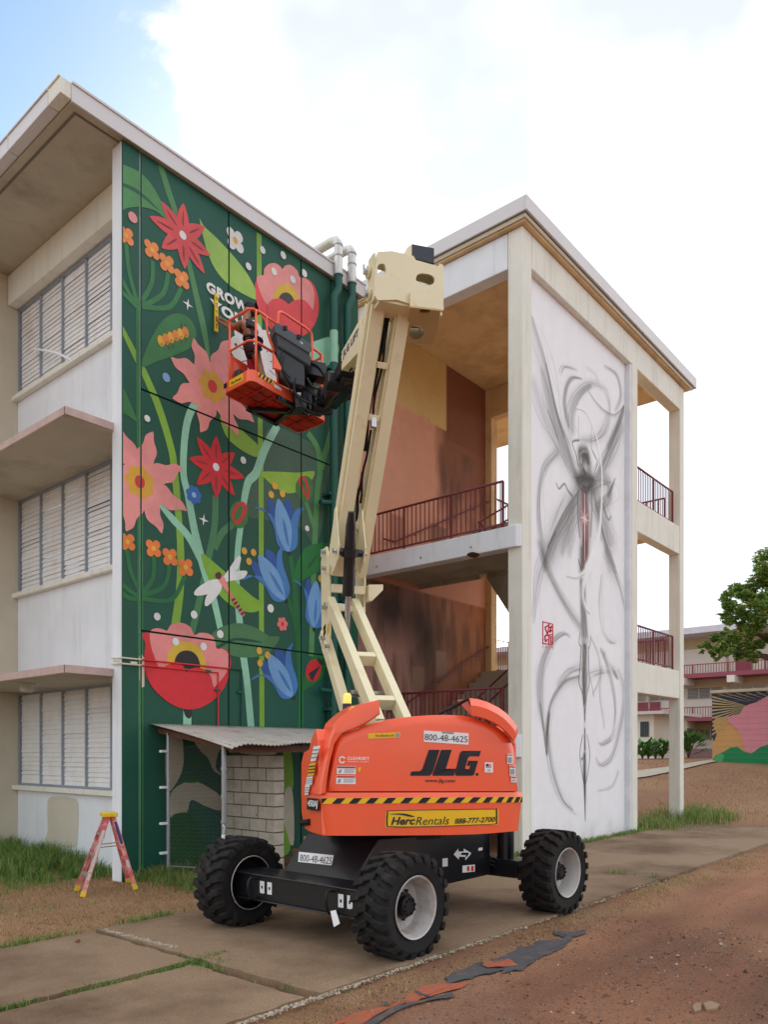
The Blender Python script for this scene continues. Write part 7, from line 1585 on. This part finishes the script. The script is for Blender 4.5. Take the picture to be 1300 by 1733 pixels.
pt = scatter(9000, lambda x, y: np.exp(-((y-4.12-.12*np.sin(x*1.7))/.28)**2)*np.clip((fbm(x, y, 1.6, 69)-.3)*3, 0, 1), 1.5, 20, 3.4, 4.5, 21); blades('verge_dry_grass', pt, .01, .04, .008, TAN, 'dry straw along the right edge of the driveway', seed=22, lean=1.8)
pt = scatter(1500, lambda x, y: np.exp(-((y-4.25)/.16)**2)*(np.exp(-((x-11.2)/1.2)**2)+.7*np.exp(-((x-3.6)/.7)**2)), 2.5, 13.5, 3.7, 4.5, 23); blades('verge_green_grass', pt, .01, .05, .008, YGR+GRN, 'sparse green shoots beside the driveway edge', seed=24, lean=1.2)
pt = scatter(12000, lambda x, y: np.clip((fbm(x, y, .5, 70)-.35)*3, 0, 1), 17, 34, -2, 16, 25); blades('slope_dry_grass', pt, .03, .10, .02, TAN+[(140,110,84)], 'thin dry grass on the bare slope', seed=26, lean=1.5)
# ---- stones in the dirt
b = MB(); rs = random.Random(31)
SV = [(1,0,0),(-1,0,0),(0,1,0),(0,-1,0),(0,0,.7),(0,0,-.7)]; SF = [(0,2,4),(2,1,4),(1,3,4),(3,0,4),(2,0,5),(1,2,5),(3,1,5),(0,3,5)]
mats_s = [mat('grey_stone', (118, 104, 94), .9, .2, 20), mat('brown_stone', (110, 78, 62), .9, .2, 20), mat('dark_stone', (62, 52, 50), .9, .2, 20), mat('pale_stone', (176, 160, 140), .9, .1, 20)]
for i in range(26000):
    near_ = rs.random() < .8
    x = rs.uniform(1.5, 9) if near_ else rs.uniform(8, 20); y = 4.3-abs(rs.gauss(0, 1.7)) if rs.random() < .7 else rs.uniform(.5, 4.3)
    if y < -.5: continue
    r = min(.03, .0048*math.exp(rs.gauss(0, .6)))*(1.15 if y < 3 else .75); b.cm = rs.choices((0, 1, 2, 3), (4, 7, 2, 1))[0]
    z = r*.1; a = rs.uniform(0, 3.14); ca_, sa_ = math.cos(a), math.sin(a)
    b.add([(x+r*(v[0]*ca_-v[1]*.7*sa_)*rs.uniform(.8, 1.2), y+r*(v[0]*sa_+v[1]*.7*ca_)*rs.uniform(.8, 1.2), z+v[2]*r) for v in SV], SF)
XYv = np.array(b.v); hz_ = gh(XYv[:, 0], XYv[:, 1]); XYv[:, 2] += hz_; b.v = [tuple(v) for v in XYv]
o = b.build('pebbles', mats_s, None, fixn=False); tag(o, 'small stones and grit scattered over the red dirt', 'gravel', kind='stuff')
# broken slab piece
pv = onZ(1185, 1705, .0)
for k, (P, lb) in enumerate((([(1172,1706),(1178,1700),(1188,1699),(1187,1712),(1176,1714)], 'smaller flat broken stone in the red dirt'), ([(1190,1701),(1203,1697),(1219,1703),(1214,1710),(1196,1712)], 'larger pale flat stone in the red dirt'))):
    pts = [onZ(x, y, .0) for x, y in P]; zz0 = float(gh(pts[0].x, pts[0].y)); pts = [Vector((p.x, p.y, zz0-.005)) for p in pts]
    tag(MB().prism(pts, (.004, 0, .028)).build('flat_stone', mat('pale_flat_stone', (142, 116, 92), .9, .15, 12, .4, 60), None, bevel=.006), lb, 'stone')
# torn silt fabric
def ragged(P, name, m, label, off, seed, fine=4):
    rs = random.Random(seed); pts = [onZ(x, y, .0) for x, y in P]
    Q = []
    for i, p in enumerate(pts):
        q = pts[(i+1) % len(pts)]; n = max(1, int((q-p).length/.06))
        for k in range(n): Q.append(p.lerp(q, k/n)+Vector((rs.gauss(0, .006), rs.gauss(0, .006), 0)))
    b = MB(); b.poly(Q); o = b.build(name, m, None, fixn=False); me = o.data; bm = bmesh.new(); bm.from_mesh(me)
    bmesh.ops.subdivide_edges(bm, edges=[e for e in bm.edges if e.calc_length() > .08], cuts=3, use_grid_fill=False); bmesh.ops.triangulate(bm, faces=bm.faces[:])
    A = np.array([v.co[:] for v in bm.verts]); h = gh(A[:, 0], A[:, 1])+off*.6+.004+(fbm(A[:, 0], A[:, 1], 9, 80+seed, 3)-.5)*.02
    for v, z in zip(bm.verts, h): v.co.z = z
    bm.to_mesh(me); bm.free(); tag(o, label, 'fabric'); return o
k4 = lambda x, y: (400+x/2.6, 1500+y/2.6); k5 = lambda x, y: (850+x/2.889, 1380+y/2.889)
FBK = mat('black_ground_fabric', (74, 74, 78), .85, .2, 25, .4, 60, rgb2=(110, 88, 74), s2=6, t2=(.52, .7)); FOR = mat('orange_mesh', (176, 84, 58), .8, .35, 90, .5, 300, rgb2=(150, 94, 68), s2=7, t2=(.4, .6))
ragged([k4(915,405), k4(1000,368), k4(1080,335), k4(1060,350), k4(1180,312), k4(1265,262), k5(60,652), k5(130,640), k5(160,620), k5(255,610), k5(300,600), k5(250,575), k5(260,560), k5(330,570), k5(405,560), k5(412,578), k5(350,600), k5(300,640), k5(200,690), k5(100,755), k5(0,772), k4(1180,372), k4(1060,400), k4(930,432)], 'ground_fabric', FBK, 'torn black ground fabric lying in the dirt near the rear wheel', .016, 1)
ragged([k4(1085,345), k4(1140,332), k4(1200,328), k4(1235,352), k4(1180,362), k4(1110,368), k4(1090,358)], 'orange_netting', FOR, 'small orange netting patch showing through the black fabric', .03, 2)
ragged([k4(425,606), k4(470,572), k4(540,545), k4(650,532), k4(735,508), k4(760,462), k4(830,440), k4(1000,424), k4(1035,430), k4(960,452), k4(880,470), k4(720,528), k4(600,566), k4(520,606)], 'orange_netting', FOR, 'long orange netting strip in the dirt near the front wheel', .012, 3)
ragged([k4(520,608), k4(600,575), k4(680,545), k4(760,520), k4(870,485), k4(945,467), k4(958,487), k4(850,502), k4(740,540), k4(650,580), k4(590,610)], 'ground_fabric', FBK, 'black fabric hem along the orange netting strip', .022, 4)
for k, (x, y) in enumerate(((650,520),(800,466),(840,480))): 
    p = onZ(*k4(x, y), .0); ragged([k4(x-25, y-6), k4(x+5, y-4), k4(x+28, y+12), k4(x+10, y+10)], 'fabric_scrap', FBK, ('black scrap on the netting strip nearest the camera', 'black scrap in the middle of the netting strip', 'black scrap at the far end of the netting strip')[k], .035, 5+k)
# fallen leaf
tag(MB().poly([onZ(x, y, .045) for x, y in ((126,1592),(133,1589),(136,1591),(131,1594))]).build('dead_leaf', mat('dead_leaf', (110, 60, 40), .8), None, fixn=False), 'single brown dead leaf on the driveway slab', 'leaf')
# slab crumble at the cross crack
b = MB(); rs = random.Random(8)
for i in range(120):
    t = rs.random(); p = onZ(178, 1580, 0).lerp(onZ(300, 1612, 0), t); r = rs.uniform(.004, .014); b.obox((p.x+rs.gauss(0, .02), p.y+rs.gauss(0, .02), .04), (r, 0, 0), (0, r, 0), (0, 0, r*.6))
tag(b.build('crack_rubble', M['slabedge'], None), 'crumbled concrete bits along the cross crack', 'rubble', kind='stuff')
